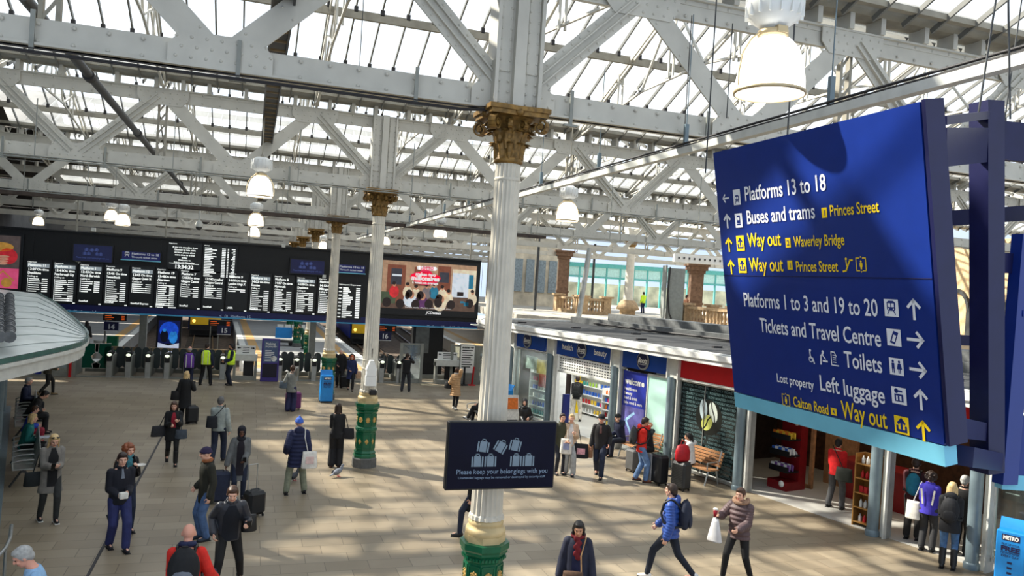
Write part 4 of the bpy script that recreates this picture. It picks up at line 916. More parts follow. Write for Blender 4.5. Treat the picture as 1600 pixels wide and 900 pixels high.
for k in range(4): fs_.line(wm, P((.03, .04 + k * .03), (.08, .04 + k * .03)), .006, 0, 1)
flush('pictogram'); row(1214, 596, 1272, 605.5, 'Lost property', .075, wm, 0); row(1281, 609, 1383, 626, 'Left luggage', .125, wm, 0)
flush('lettering')
u, v, w, h = plate(1392.5, 603, 1417.5, 634, wm, 0); fs_.rect(wm, u + w * .2, v + h * .15, u + w * .8, v + h * .6, 2, 2); fs_.rect(wm, u + w * .32, v + h * .22, u + w * .68, v + h * .5, 0, 3); fs_.rect(wm, u + w * .44, v + h * .22, u + w * .56, v + h * .5, 2, 4); fs_.line(wm, [(u + w * .3, v + h * .78), (u + w * .7, v + h * .78)], .014, 2, 2); fs_.disc(wm, u + w * .34, v + h * .78, .018, 2, 2); arrow(wm, *sgp(1439, 624), .13, 0, 0)

u, v = sgp(1223.5, 632); lift(ym, u, v, .095, 1)

flush('pictogram'); row(1240, 634, 1295, 646, 'Calton Road', .085, ym, 1)
flush('lettering')
u, v, w, h = plate(1298, 636.5, 1308, 650, ym, 1); fs_.text(ym, '4', u + w / 2, v + h * .22, h * .56, 'c', mi=2, k=2)

flush('pictogram'); row(1316, 652, 1387, 668, 'Way out', .135, ym, 1)
flush('lettering')
u, v, w, h = plate(1397, 648, 1421.5, 681, ym, 1); fs_.line(ym, [(u + w * .2, v + h * .4), (u + w * .2, v + h * .18), (u + w * .8, v + h * .18), (u + w * .8, v + h * .4)], .018, 2, 2); fs_.line(ym, [(u + w * .5, v + h * .34), (u + w * .5, v + h * .8)], .02, 2, 2); fs_.line(ym, [(u + w * .3, v + h * .62), (u + w * .5, v + h * .82), (u + w * .7, v + h * .62)], .02, 2, 2)

arrow(ym, *sgp(1443, 673), .13, 0, 1)

flush('pictogram')
# its frame and the second leaf of the sign
mb = MB(); mb.bar((5.36, 4.6, 6.95), (5.62, 4.6, 4.05), .17, .17, up=(0, 1, 0)); mb.build('main_post', M_NAVYD, sg)
mb = MB(); mb.bar((5.72, 5.45, 6.35), (5.95, 5.45, 4.2), .12, .12, up=(0, 1, 0)); mb.build('rear_post', M_NAVYD, sg)
def arm(p, q, w, h): mb = MB(); mb.bar(p, q, w, h); mb.build('arm', M_NAVYD, sg)
arm((4.36, 4.06, 6.4), (5.4, 4.6, 6.62), .06, .26); arm((5.38, 4.6, 6.66), (7.6, 4.1, 6.66), .06, .3); arm((4.44, 4.06, 5.95), (5.75, 5.45, 6.2), .06, .14); arm((4.5, 4.08, 5.6), (5.78, 5.45, 5.85), .06, .2); arm((5.45, 4.6, 5.7), (5.84, 4.66, 5.72), .06, .16); arm((5.8, 5.45, 6.12), (7.8, 5.2, 6.4), .06, .14)
arm((4.7, 4.1, 4.5), (5.6, 4.62, 4.36), .06, .14); arm((4.66, 4.1, 4.86), (5.9, 5.45, 4.85), .06, .14); arm((5.6, 4.6, 4.36), (5.86, 4.64, 4.4), .06, .16); arm((4.75, 4.15, 4.3), (5.62, 4.62, 4.14), .24, .14); arm((5.55, 4.6, 4.72), (5.86, 4.66, 4.72), .06, .12); arm((4.34, 4.08, 6.58), (5.4, 4.62, 6.86), .1, .06)
q0, q1 = V((5.85, 4.6, 0)), V((7.6, 4.0, 0)); nn = V((-(q1 - q0).y, (q1 - q0).x, 0)).normalized()
def Q(f, z): return q0 + (q1 - q0) * f + V((.0, 0, z)) + V((.1 * (5.7 - z) / 1.6 * -.3, 0, 0))
mb = MB(); mb.prism([Q(.03, 4.55), Q(1, 4.55), Q(1, 6.5), Q(.03, 6.5)], nn * .06); mb.build('back_panel', mat('blue_grey_panel', (104, 118, 158), .25, .2, var=.05), sg)
mb = MB(); mb.bar(Q(0, 3.95), Q(0, 5.95), .1, .16); mb.bar(Q(0, 5.32) - nn * .05, Q(1, 5.32) - nn * .05, .02, .05); mb.build('leaf_frame', M_NAVY, sg)
mb = MB(); mb.prism([Q(-.01, 3.9), Q(1, 3.9), Q(1, 4.02), Q(-.01, 4.02)], nn * .1); mb.build('light_band', M_SKYB, sg)
mb = MB(); mb.prism([Q(-.01, 4.02), Q(1, 4.02), Q(1, 4.5), Q(-.01, 4.5)], nn * .08); mb.build('lower_panel', M_NAVY, sg)

# ------------------------------------------------------------------ dark belongings screen on the large column
TY = 9.62
tv = thing('notice_screen', 'dark hanging screen showing suitcases and the belongings warning', 'screen', (3.24, TY, 2.6))
pc = [yp(700, 662, TY), yp(868, 661, TY), yp(866, 761, TY), yp(697, 768, TY)]
x0, x1, z0, z1 = 2.5, 4.0, 2.6, 3.49
mb = MB(); mb.box(((x0 + x1) / 2, TY + .05, (z0 + z1) / 2), (x1 - x0, .1, z1 - z0), bev=.012); mb.build('casing', M_BLACK, tv)
f = Face((x0, TY, z0), (1, 0, 0), (0, 0, 1), .002); w, h = x1 - x0, z1 - z0
mb = MB(); f.rect(mb, .02, .02, w - .02, h - .02); mb.build('display', mat('tv_blue_black', (9, 11, 34), .35, var=.3, scale=1.2, emit=.05, spec=.15), tv)
f = Face((x0, TY, z0), (1, 0, 0), (0, 0, 1), .005)
mb = MB(); luggage(mb, f, w * .51, h * .34, .235); mb.build('suitcase_pictograms', mat('tv_grey', (116, 134, 150), .5, emit=.06), tv)
mb = MB(); f.text(mb, 'Please keep your belongings with you', w * .51, h * .235, .062, 'c', width=w * .84, bold=0); f.text(mb, 'Unattended luggage may be removed or destroyed by security staff', w * .51, h * .165, .03, 'c', width=w * .8, bold=0); mb.build('lettering', mat('tv_text', (120, 140, 166), .4, emit=.15), tv)
mb = MB(); mb.box((3.25, TY + .2, 3.05), (.3, .3, .3)); mb.build('bracket', M_BLACK, tv)
# ------------------------------------------------------------------ the row of shops on the right
SA, SDV, SNV = V((12.82, 19.94, 0)), V((.2267, -.974, 0)), V((-.974, -.2267, 0))
SM = Matrix((SDV, -SNV, V((0, 0, 1)))).transposed()       # local x along the front, y into the shop
def S(t, o, z): return SA + SDV * t + SNV * o + V((0, 0, z))
def sbox(mb, t0, t1, o0, o1, z0, z1, mi=0): return mb.box(S((t0 + t1) / 2, (o0 + o1) / 2, (z0 + z1) / 2), (t1 - t0, abs(o1 - o0), z1 - z0), mi=mi, M=SM)
def sp(x, y, off=0): q = ray(x, y); p = CAM + q * ((SA + SNV * off - CAM).dot(SNV) / q.dot(SNV)); return (p - SA).dot(SDV), p.z
def sface(t, z, off): return Face(S(t, off, z), SDV, (0, 0, 1), 0)
def sthing(name, lab, cat, t, o, z=0, grp=None): return thing(name, lab, cat, S(t, o, z), 0, grp)
T0, T1 = -10.6, 12.0
M_SHOPF = mat('shop_floor_tile', (196, 194, 188), .35, var=.05, scale=2)
M_WOODD = mat('dark_wood_wall', (82, 54, 38), .6, var=.4, scale=7)
M_WALLW = mat('shop_wall_white', (214, 216, 214), .7, var=.04)
M_DKW = mat('shop_wall_dark', (52, 42, 38), .7, var=.3)
for nm, t0, t1, m in (('floor_tile_inside', T0, T1, M_SHOPF),):
    mb = MB(); sbox(mb, t0, t1, -.02, -8, .0, .012); struct(mb.build(nm, m))
for nm, a in (('wall_right', (T0, -1.0, -7.9, -8.0)), ('wall_shop_end', (T0 - .05, T0 + .05, -.4, -8)), ('wall_shop_partition', (-1.02, -.9, -.3, -8)), ('wall_cafe_partition', (8.12, 8.2, -1.2, -8))):
    mb = MB(); sbox(mb, a[0], a[1], a[2], a[3], 0, 3.2); struct(mb.build(nm, M_WALLW if nm == 'wall_right' else M_DKW))
mb = MB(); sbox(mb, -.9, T1, -4.6, -4.7, 0, 3.2); struct(mb.build('wall_coffee_back', M_WOODD))
mb = MB(); sbox(mb, T0, T1, -.2, -8, 3.0, 3.05); struct(mb.build('ceiling_shop', M_WALLW))
# posts
PT = [(-10.45, 'round blue grey shop post at the far corner of the blue pharmacy front'), (-7.6, 'round blue grey shop post between the pharmacy window and its open shutter'), (-3.77, 'round blue grey shop post between the shutter and the welcome panel'), (-1.03, 'round blue grey shop post between the mint panel and the dark coffee window'), (1.78, 'round blue grey shop post between the coffee window and the coffee shop doorway'), (5.86, 'round blue grey shop post between the two coffee shop doorways, jars shelf beside it'), (8.1, 'round blue grey shop post beside the queue, next to the newspaper stand')]
for t_, lab in PT:
    t = sthing('shop_post', lab, 'post', t_, .1, 0, 'posts of the shop front')
    mb = MB(); mb.tube(S(t_ - .06, .16, 0), S(t_ - .06, .16, 2.75), .13, n=18); mb.lathe([(.16, 0), (.16, .1), (.13, .14)], S(t_ - .06, .16, 0), 18); mb.build('shaft', M_POST, t)
    mb = MB(); sbox(mb, t_ + .08, t_ + .24, .1, -.1, 0, 2.75); sbox(mb, t_ + .2, t_ + .24, .2, -.1, 0, 2.75); mb.build('channel', M_TRIM, t)
    mb = MB(); sbox(mb, t_ - .2, t_ + .26, .2, -.05, 2.72, 3.42); sbox(mb, t_ - .22, t_ - .18, .26, 0, 2.7, 3.42); sbox(mb, t_ + .24, t_ + .28, .26, 0, 2.7, 3.42)
    for k in range(4): mb.dome(S(t_ - .1, .2, 2.85 + k * .15), SNV, .02); mb.dome(S(t_ + .16, .2, 2.85 + k * .15), SNV, .02)
    mb.build('head_bracket', M_TRIM, t)
M_BOOTS = mat('pharmacy_blue', (16, 66, 152), .35, var=.05); M_BOOTSD = mat('pharmacy_navy', (22, 28, 72), .35)
def fascia(t0, t1, m, lab, grp=None, logo=None, words=()):
    t = sthing('shop_fascia', lab, 'shop sign', (t0 + t1) / 2, .14, 2.78, grp); mb = MB(); sbox(mb, t0, t1, .14, .02, 2.78, 3.38); mb.build('panel', m, t)
    if logo is not None:
        f = sface(logo, 3.08, .165)
        mb = MB(); mb.lathe([(.0, 0), (.29, 0), (.29, .02), (0, .021)], S(logo, .14, 3.08), 28, smooth=False, M=Matrix((SDV, V((0, 0, 1)), SNV)).transposed()); mb.build('roundel', M_BOOTSD, t)
        mb = MB(); n = 28
        for k in range(n):
            a0, a1 = 2 * math.pi * k / n + .5, 2 * math.pi * (k + 1) / n + .5; w0, w1 = .03 * (1 + math.cos(a0 + .4)) + .008, .03 * (1 + math.cos(a1 + .4)) + .008
            f.poly(mb, [((.29 - w0) * math.cos(a0), (.29 - w0) * math.sin(a0)), (.295 * math.cos(a0), .295 * math.sin(a0)), (.295 * math.cos(a1), .295 * math.sin(a1)), ((.29 - w1) * math.cos(a1), (.29 - w1) * math.sin(a1))])
        mb.build('ring', M_SILV, t)
        mb = MB(); f.text(mb, 'Boots', -.02, -.07, .17, 'c', width=.46, bold=.03, shear=.35); f.line(mb, [(-.22, -.11), (.0, -.12), (.2, -.1)], .015, k=2); mb.build('logo_lettering', M_WHITE, t)
    if words:
        mb = MB(); f = sface(t0, 2.78, .145)
        for s, u, w in words: f.text(mb, s, u, .22, .2, 'l', width=w, bold=.02)
        mb.build('lettering', M_WHITE, t)
fascia(-10.3, -8.12, M_BOOTS, 'blue pharmacy fascia with round logo over the product window', 'blue pharmacy fascias', -9.35)
fascia(-7.33, -3.98, M_BOOTS, 'blue pharmacy fascia reading health and beauty over the shutter', 'blue pharmacy fascias', -5.75, (('health', .35, .68), ('beauty', 2.28, .72)))
fascia(-3.5, -1.25, M_BOOTS, 'blue pharmacy fascia with round logo over the welcome panel', 'blue pharmacy fascias', -2.45)
fascia(-.75, 1.56, M_RED, 'plain red fascia over the dark coffee window', 'red coffee shop fascias'); fascia(2.06, 5.64, M_RED, 'plain red fascia over the first coffee doorway, behind the blue direction sign', 'red coffee shop fascias'); fascia(6.14, 7.88, M_RED, 'plain red fascia over the queue at the second coffee doorway', 'red coffee shop fascias'); fascia(8.4, 11.8, M_RED, 'plain red fascia beyond the last visible shop post', 'red coffee shop fascias')
mb = MB(); sbox(mb, -.76, 1.57, .16, .02, 2.72, 2.78); tag(mb.build('fascia_trim', M_TRIM), 'pale trim strip under the red fascia of the coffee window', 'trim')
# canopy roof over the row
cv = sthing('shop_canopy', 'long flat grey canopy roof with white edge over the row of shops', 'canopy roof', 0, 0, 3.4)
edge = [(-14.2, -6.0), (-14.3, -1.5), (-13.9, -.4), (-13.2, .3), (-12.2, .55), (-10, .56), (12.0, .56)]
mb = MB(); top = [S(t, o, 3.62) for t, o in edge] + [S(12, -9, 3.62), S(-14.2, -9, 3.62)]; mb.prism(top, (0, 0, -.1)); mb.build('roof_felt', M_ASPH, cv)
mb = MB()
for (a, c) in zip(edge[:-1], edge[1:]):
    for z0, z1, k in ((3.5, 3.66, .02), (3.44, 3.5, -.06), (3.36, 3.44, -.03), (3.66, 3.7, -.14)):
        p, q = S(a[0], a[1] + k, (z0 + z1) / 2), S(c[0], c[1] + k, (z0 + z1) / 2); mb.bar(p, q, .1, z1 - z0)
mb.build('edge_gutter', M_WHITE, cv)
mb = MB(); sbox(mb, -13.5, 12, .5, -.05, 3.38, 3.42); mb.build('soffit', M_TRIM, cv)
mb = MB(); sbox(mb, -14, 12, -5.3, -5.6, 3.62, 3.9); sbox(mb, -14, 12, -7.6, -8.8, 3.62, 4.1); mb.build('upstand', mat('roof_upstand', (110, 112, 112), .8, var=.2), cv)
mb = MB()
for k in range(9): sbox(mb, -12 + k * 2.6, -11.9 + k * 2.6, -1 - (k % 3), -1.4 - (k % 3), 3.62, 3.68)
mb.path([S(-12, -5.2, 3.72), S(-8, -5.1, 3.7), S(-4, -5.2, 3.72), S(0, -5.0, 3.7), S(4, -5.2, 3.72)], .05, 8); mb.build('roof_cables', M_CLIP, cv)
mb = MB(); mb.tube(S(-2.2, -8.2, 3.6), S(-2.2, -8.2, 7.6), .1, n=14); tag(mb.build('service_pole', M_SILV), 'shiny steel pole rising behind the flat canopy roof', 'pole')
# pharmacy window and open shutter
def pane(t0, t1, z0, z1, lab, m=M_GLASS, off=.02, cat='window', name='shop_window', grp='glazed panes of the shop front', frame=M_TRIM):
    t = sthing(name, lab, cat, (t0 + t1) / 2, off, z0, grp); mb = MB(); sbox(mb, t0, t1, off, off - .02, z0, z1); mb.build('pane', m, t)
    mb = MB(); sbox(mb, t0, t1, off + .02, off - .06, max(0, z0 - .06), z0 + .02); sbox(mb, t0, t1, off + .02, off - .04, z1 - .04, z1 + .02); sbox(mb, t0 - .03, t0 + .02, off + .02, off - .04, z0, z1); mb.build('frame', frame, t); return t
pane(-10.25, -7.85, .12, 2.72, 'clear pharmacy shop window full of display stock')
t = sthing('display_posters', 'pair of hanging posters inside the pharmacy window', 'poster', -8.9, -.1, 1.9)
for t0, t1, z0, z1, c, nm in ((-9.75, -8.95, 1.95, 2.45, (226, 232, 216), 'pale_poster'), (-8.95, -8.12, 1.85, 2.4, (206, 176, 110), 'food_poster'), (-8.75, -8.3, 1.35, 1.85, (206, 90, 80), 'lower_poster')):
    mb = MB(); sbox(mb, t0, t1, -.1, -.13, z0, z1); mb.build(nm, mat(nm, c, .6, var=.35, scale=5), t)
t = sthing('roller_shutter', 'white perforated roller shutter half lowered at the pharmacy door', 'shutter', -5.5, .02, 2.16)
mb = MB()
for k in range(9): sbox(mb, -7.28, -3.98, .03, .0, 2.18 + k * .062, 2.235 + k * .062)
mb.build('curtain', M_WHITE, t)
mb = MB(); f = sface(-7.28, 2.16, .034)
for k in range(22):
    for j in range(5): f.rect(mb, .08 + k * .148, .09 + j * .095, .17 + k * .148, .13 + j * .095)
mb.build('perforations', M_DARK, t); mb = MB(); sbox(mb, -7.3, -3.96, .05, -.02, 2.12, 2.18); mb.build('bottom_rail', M_TRIM, t)
mb = MB(); sbox(mb, -7.42, -7.3, .08, -.04, 0, 2.75); tag(mb.build('shutter_guide', M_WHITE), 'white upright guide rail of the pharmacy shutter', 'rail')
# shelves of stock
STOCK = [mat('stock_%s' % n, c, .5, var=.1) for n, c in (('white', (226, 226, 222)), ('teal', (56, 150, 140)), ('pink', (226, 70, 120)), ('orange', (230, 120, 40)), ('lime', (160, 200, 60)), ('blue', (50, 100, 190)), ('red', (196, 40, 44)), ('yellow', (236, 196, 60)), ('violet', (120, 80, 150)))]
protos = {}
def stock_item(kind, ci):
    if (kind, ci) in protos: return protos[kind, ci]
    mb = MB()
    if kind == 'box': mb.box((0, 0, .075), (.1, .07, .15), bev=.006)
    elif kind == 'bottle': mb.lathe([(.035, 0), (.04, .02), (.04, .12), (.016, .15), (.016, .18), (.0, .182)], n=10)
    else: mb.box((0, 0, .09), (.13, .04, .18), bev=.015)
    me_o = mb.build('x', STOCK[ci]); me = me_o.data; bpy.data.objects.remove(me_o); protos[kind, ci] = me; return me
sr = random.Random(3)
def shelving(name, lab, t0, t1, o0, z1, nsh, faces_front=True, m=M_WHITE, item_lab='', item_grp='', kinds=('box', 'bottle', 'pouch'), cols=range(9), per=.16, depth=.35):
    t = sthing(name, lab, 'shelving', (t0 + t1) / 2, o0); mb = MB(); sbox(mb, t0, t1, o0 - depth, o0 - depth - .03, 0, z1); sbox(mb, t0, t0 + .03, o0, o0 - depth, 0, z1); sbox(mb, t1 - .03, t1, o0, o0 - depth, 0, z1); mb.build('frame', m, t)
    for k in range(nsh):
        z = .12 + (z1 - .35) * k / (nsh - 1); mb = MB(); sbox(mb, t0, t1, o0, o0 - depth, z - .025, z); mb.build('shelf', m, t)
        n = max(1, int((t1 - t0 - .1) / per)); ci0 = sr.choice(list(cols))
        for q in range(n):
            kd = kinds[(k + q // 4) % len(kinds)]; nm = {'box': 'product_box', 'bottle': 'product_bottle', 'pouch': 'product_pouch'}[kd]
            if sr.random() < .4: ci0 = sr.choice(list(cols))
            o = bpy.data.objects.new(nm, stock_item(kd, ci0)); COL.objects.link(o); o.location = S(t0 + .08 + (q + .5) * (t1 - t0 - .16) / n, o0 - .12 if depth < .5 else o0 - .2, z); o.rotation_euler = (0, 0, math.atan2(SDV.y, SDV.x))
            tag(o, item_lab, 'product', item_grp)
    return t
shelving('shop_shelving', 'tall shelving along the back of the pharmacy seen under the shutter', -10.4, -7.2, -2.9, 2.2, 6, item_lab='small colourful product on the back pharmacy shelves', item_grp='products on the back pharmacy shelves', per=.2)
shelving('display_stand', 'white display stand of products near the pharmacy doorway', -7.0, -6.1, -1.9, 1.5, 5, item_lab='small product on the display stand near the pharmacy doorway', item_grp='products on the doorway stand')
shelving('window_shelving', 'shelving of products behind the pharmacy window', -10.0, -8.0, -.5, 2.0, 6, item_lab='small product on the shelving behind the pharmacy window', item_grp='products behind the pharmacy window', per=.18, cols=(0, 1, 0, 5, 2))
mb = MB(); sbox(mb, -7.3, -7.22, -.25, -.55, 0, 1.25); tag(mb.build('security_gate', mat('navy_gate', (34, 44, 110), .4)), 'navy upright security panel just inside the pharmacy doorway', 'security gate')
for t_, lab in ((-9.9, 'yellow upright strip at the side of the pharmacy shelves'), (-6.05, 'yellow upright strip near the pharmacy display stand')):
    mb = MB(); sbox(mb, t_, t_ + .1, -1.9 if t_ > -7 else -2.85, -2.0 if t_ > -7 else -2.95, .012, 2.1); tag(mb.build('shelf_edge_sign', M_YEL), lab, 'sign', 'yellow shelf strips')
# welcome and mint panels
t = sthing('welcome_panel', 'blue and violet pharmacy panel reading welcome with a pale arrow', 'sign', -2.95, .03, .25); mb = MB(); sbox(mb, -3.5, -2.36, .04, .0, .25, 2.66); mb.build('panel', mat('welcome_blue', (44, 56, 158), .35, var=.05), t)
f = sface(-3.5, .25, .044); mb = MB(); f.rect(mb, .02, .02, 1.12, 1.25); 
mb.build('lower_picture', mat('welcome_violet', (96, 92, 156), .4, var=.45, scale=2.5), t)
mb = MB(); f.text(mb, 'welcome', .1, 1.98, .2, width=.95, bold=.03)
for k, (s, w) in enumerate((('healthcare', .62), ('beauty', .4), ('food & drink', .66), ('baby, travel & more', .9))): f.text(mb, s, .1, 1.78 - k * .15, .095, width=w)
mb.build('lettering', M_WHITE, t); mb = MB(); f.line(mb, [(.62, 1.05), (.25, .78), (.52, .4)], .09, k=2); mb.build('arrow', mat('pale_arrow', (150, 190, 226), .4), t)
pane(-2.3, -1.2, .25, 2.68, 'frosted mint green glass panel beside the welcome panel', mat('mint_glass', (186, 226, 214), .2, var=.12, scale=1.5))
# dark coffee window with bean emblem
cw = pane(-.82, 1.5, .1, 2.7, 'dark coffee shop window printed with rows of words and three beans', mat('dark_window', (18, 32, 34), .12, var=.2, scale=1), name='coffee_window', grp=None)
f = sface(-.82, .1, .026); mb = MB(); M_CWT = mat('window_print', (84, 108, 110), .5)
ws = ['ROASTED IN LONDON', 'SLOWLY ROASTED', 'DELICIOUSLY ROASTED', 'SLOW ROASTED COFFEE']
for k in range(21):
    u = .03 + .05 * (k % 3)
    for j in range(2): u += f.text(mb, ws[(k + j) % 4], u, .06 + k * .12, .065, width=1.02, bold=.03) + .1
mb.build('printed_words', M_CWT, cw)
mb = MB(); f.disc(mb, 1.22, 1.66, .52, 0, 2, 30); mb.build('dark_roundel', mat('roundel_black', (22, 26, 24), .3), cw)
def bean(cx, cy, rx, ry, rot, m, nm):
    mb = MB(); f.disc(mb, cx, cy, rx, 0, 4, 24, ry, rot); o = mb.build(nm, m, cw); q = MB(); c, s_ = math.cos(rot), math.sin(rot)
    P = [(cx + a * c - b_ * s_, cy + a * s_ + b_ * c) for a, b_ in ((.02 * rx, ry), (-.12 * rx, ry * .4), (.12 * rx, -ry * .4), (0, -ry))]; f.line(q, P, .04, 0, 6); q.build('seam', M_BLACK, o)
bean(1.0, 1.86, .15, .3, .1, mat('bean_white', (204, 222, 226), .4), 'pale_bean'); bean(1.38, 1.84, .16, .3, .3, mat('bean_grey', (200, 208, 198), .4), 'grey_bean'); bean(1.16, 1.5, .2, .25, -.6, mat('bean_yellow', (202, 206, 110), .4), 'yellow_bean')
mb = MB(); sbox(mb, .2, .22, .05, .02, .1, 2.7); mb.build('door_edge', M_SILV, cw); mb = MB(); sbox(mb, -.8, 1.5, .1, .0, .02, .1); mb.build('sill', M_SILV, cw)
# coffee shop interior
t = sthing('snack_stand', 'dark red round shouldered stand with bags of snacks in the doorway', 'stand', 2.1, -1.4)
mb = MB(); sbox(mb, 1.75, 2.4, -1.55, -1.85, 0, 2.1); sbox(mb, 1.75, 2.4, -1.05, -1.55, 0, .25); mb.build('body', mat('stand_red', (120, 20, 26), .4), t)
for k, z in enumerate((.55, 1.0, 1.45)): mb = MB(); sbox(mb, 1.75, 2.4, -1.1, -1.55, z - .04, z); sbox(mb, 1.75, 2.4, -1.07, -1.1, z - .04, z + .12); mb.build('tray', M_BLACK, t)
mb = MB(); 
for z in (.2, 1.0, 1.9): mb.lathe([(0, 0), (.09, 0), (.09, .012), (0, .013)], S(2.25, -1.53 if z > .3 else -1.03, z), 16, M=Matrix((SDV, V((0, 0, 1)), SNV)).transposed())
mb.build('round_badge', M_WHITE, t)
for k, (z, cs) in enumerate(((.55, (0, 8)), (1.0, (5, 0)), (1.45, (3, 7)))):
    for q in range(12):
        o = bpy.data.objects.new('snack_bag', stock_item('pouch', cs[q % 2])); COL.objects.link(o); o.location = S(1.81 + (q % 6) * .105, -1.17 - (q // 6) * .16, z); o.rotation_euler = (.0, 0, math.atan2(SDV.y, SDV.x) + .3 * sr.uniform(-1, 1)); tag(o, ('silver and violet', 'blue and silver', 'orange and yellow')[k] + ' snack bags on the %s tray of the dark red stand' % ('lower', 'middle', 'upper')[k], 'snack bag', 'snack bags on the red stand')
mb = MB(); sbox(mb, 1.95, 2.07, -2.05, -2.15, 0, 2.9); sbox(mb, 2.35, 2.45, -2.05, -2.15, 0, 2.9); sbox(mb, 1.95, 2.45, -2.05, -2.15, 0, .1); sbox(mb, 2.0, 3.05, -3.2, -3.3, 0, 1.5); tag(mb.build('timber_screen', M_WOOD), 'pale timber upright screen inside the coffee doorway behind the red stand', 'screen')
mb = MB(); sbox(mb, 3.2, 5.2, -2.3, -3.0, 0, 1.0); sbox(mb, 3.1, 5.3, -2.2, -3.05, 1.0, 1.06); tag(mb.build('service_counter', mat('counter_red', (140, 24, 26), .45)), 'red fronted service counter deep inside the coffee shop', 'counter')
for k in range(4):
    t = sthing('menu_picture', ['brown', 'red', 'buff', 'dark red'][k] + ' framed menu picture on the coffee shop back wall', 'picture', -.2 + k * .75, -4.58, 1.6); mb = MB(); sbox(mb, -.5 + k * .75, .05 + k * .75, -4.55, -4.6, 1.55, 2.3); mb.build('frame', M_DKW, t); mb = MB(); sbox(mb, -.44 + k * .75, -.01 + k * .75, -4.53, -4.56, 1.61, 2.24); mb.build('print', mat('menu_%d' % k, [(150, 110, 70), (150, 60, 44), (170, 150, 120), (110, 50, 40)][k], .6, var=.5, scale=6), t)
shelving('jar_shelf', 'narrow gilt shelf unit of jars beside the blue grey post', 5.08, 5.6, -.1, 1.75, 5, m=mat('brass', (186, 140, 80), .35, .5), item_lab='small jar on the narrow gilt shelf beside the post', item_grp='jars on the gilt shelf', kinds=('bottle', 'bottle', 'box'), cols=(0, 6, 3, 0, 6), per=.12)
for t0, t1, lab in ((8.35, 10.6, 'clear cafe window beside the last shop post behind the newspaper stand'),): pane(t0, t1, .3, 2.7, lab)
mb = MB(); sbox(mb, 8.4, 10.5, -.25, -.7, .95, 1.0); tag(mb.build('window_bar', M_WOOD), 'wooden window bar inside the cafe window', 'counter')
t = sthing('chalk_menu', 'black chalk menu board hanging in the cafe window', 'menu board', 8.7, -.1, 1.4); mb = MB(); sbox(mb, 8.45, 8.85, -.06, -.09, 1.55, 2.6); mb.build('board', M_BLACK, t); mb = MB(); f = sface(8.45, 1.55, -.055)
for k in range(9): f.rect(mb, .05, .93 - k * .1, .2 + .12 * ((k * 7) % 3) / 2, .95 - k * .1)
mb.build('lettering', M_TRIM, t)
for k, (dt, col) in enumerate(((8.75, (30, 150, 170)), (9.2, (150, 150, 170)), (9.7, (170, 200, 196)))): mb = MB(); mb.lathe([(.0, 0), (.05, 0), (.09, .06), (.1, .09), (.09, .09), (.05, .02), (0, .02)], S(dt, -.45, 1.0), 16); tag(mb.build('cafe_bowl', mat('bowl_%d' % k, col, .3)), ['teal bowl', 'lilac grey bowl', 'pale green bowl'][k] + ' standing on the wooden bar in the cafe window', 'bowl', 'bowls in the cafe window')
# unseen fill lights added to brighten the shop interiors
def area(name, t, o, z, sx, sy, e, col=(1, .95, .86)):
    l = bpy.data.lights.new(name, 'AREA'); l.shape = 'RECTANGLE'; l.size = sx; l.size_y = sy; l.energy = e; l.color = col; ob = bpy.data.objects.new(name, l); COL.objects.link(ob); ob.location = S(t, o, z); ob.rotation_euler = (0, 0, math.atan2(SDV.y, SDV.x))
area('pharmacy_ceiling_light', -7.5, -1.6, 2.94, 5, 2.5, 150, (.96, 1, .98)); area('coffee_ceiling_light', 4.5, -2.6, 2.95, 6, 2, 26, (1, .8, .55))

M_GLOWPAN = mat('light_panel', (250, 248, 240), .4, emit=3)  # glowing panels added to give the fill lights a visible source
for k, t_ in enumerate((-9.2, -7.5, -5.8)):
    mb = MB(); sbox(mb, t_ - .5, t_ + .5, -1.3, -1.9, 2.96, 3.0); tag(mb.build('ceiling_light_panel', M_GLOWPAN), ['square light panel in the pharmacy ceiling over the window shelving', 'square light panel in the pharmacy ceiling over the middle of the shelves', 'square light panel in the pharmacy ceiling over the doorway'][k], 'ceiling light', 'pharmacy light panels')

# benches, suitcases at the shop front
def wood_bench(t_, o, rz, lab, L=1.5):
    t = thing('wooden_bench', lab, 'bench', S(t_, o, 0), rz, 'slatted benches along the shop front'); M_F = M_SILV
    for k in range(5): mb = MB(); mb.box((0, .02 + k * .09, .43), (L, .07, .03)); mb.build('seat_slat', M_WOOD, t, local=True)
    for k in range(5): mb = MB(); mb.box((0, .47 + k * .03, .53 + k * .085), (L, .03, .065)); mb.build('back_slat', M_WOOD, t, local=True)
    for s in (-L / 2 + .1, L / 2 - .1):
        mb = MB(); mb.path([(s, -.02, 0), (s, .1, .41), (s, .45, .41), (s, .6, .95)], .025, 8); mb.path([(s, .5, 0), (s, .42, .41)], .025, 8); mb.path([(s, .05, .41), (s, .05, .62), (s, .5, .64)], .02, 8); mb.build('leg_frame', M_F, t, local=True)
    return t
RZ_S = math.atan2(SDV.y, SDV.x)
wood_bench(-2.0, .75, RZ_S, 'slatted wooden bench under the mint panel with three people eating')
wood_bench(.45, .75, RZ_S, 'slatted wooden bench before the dark coffee window with the woman in white')
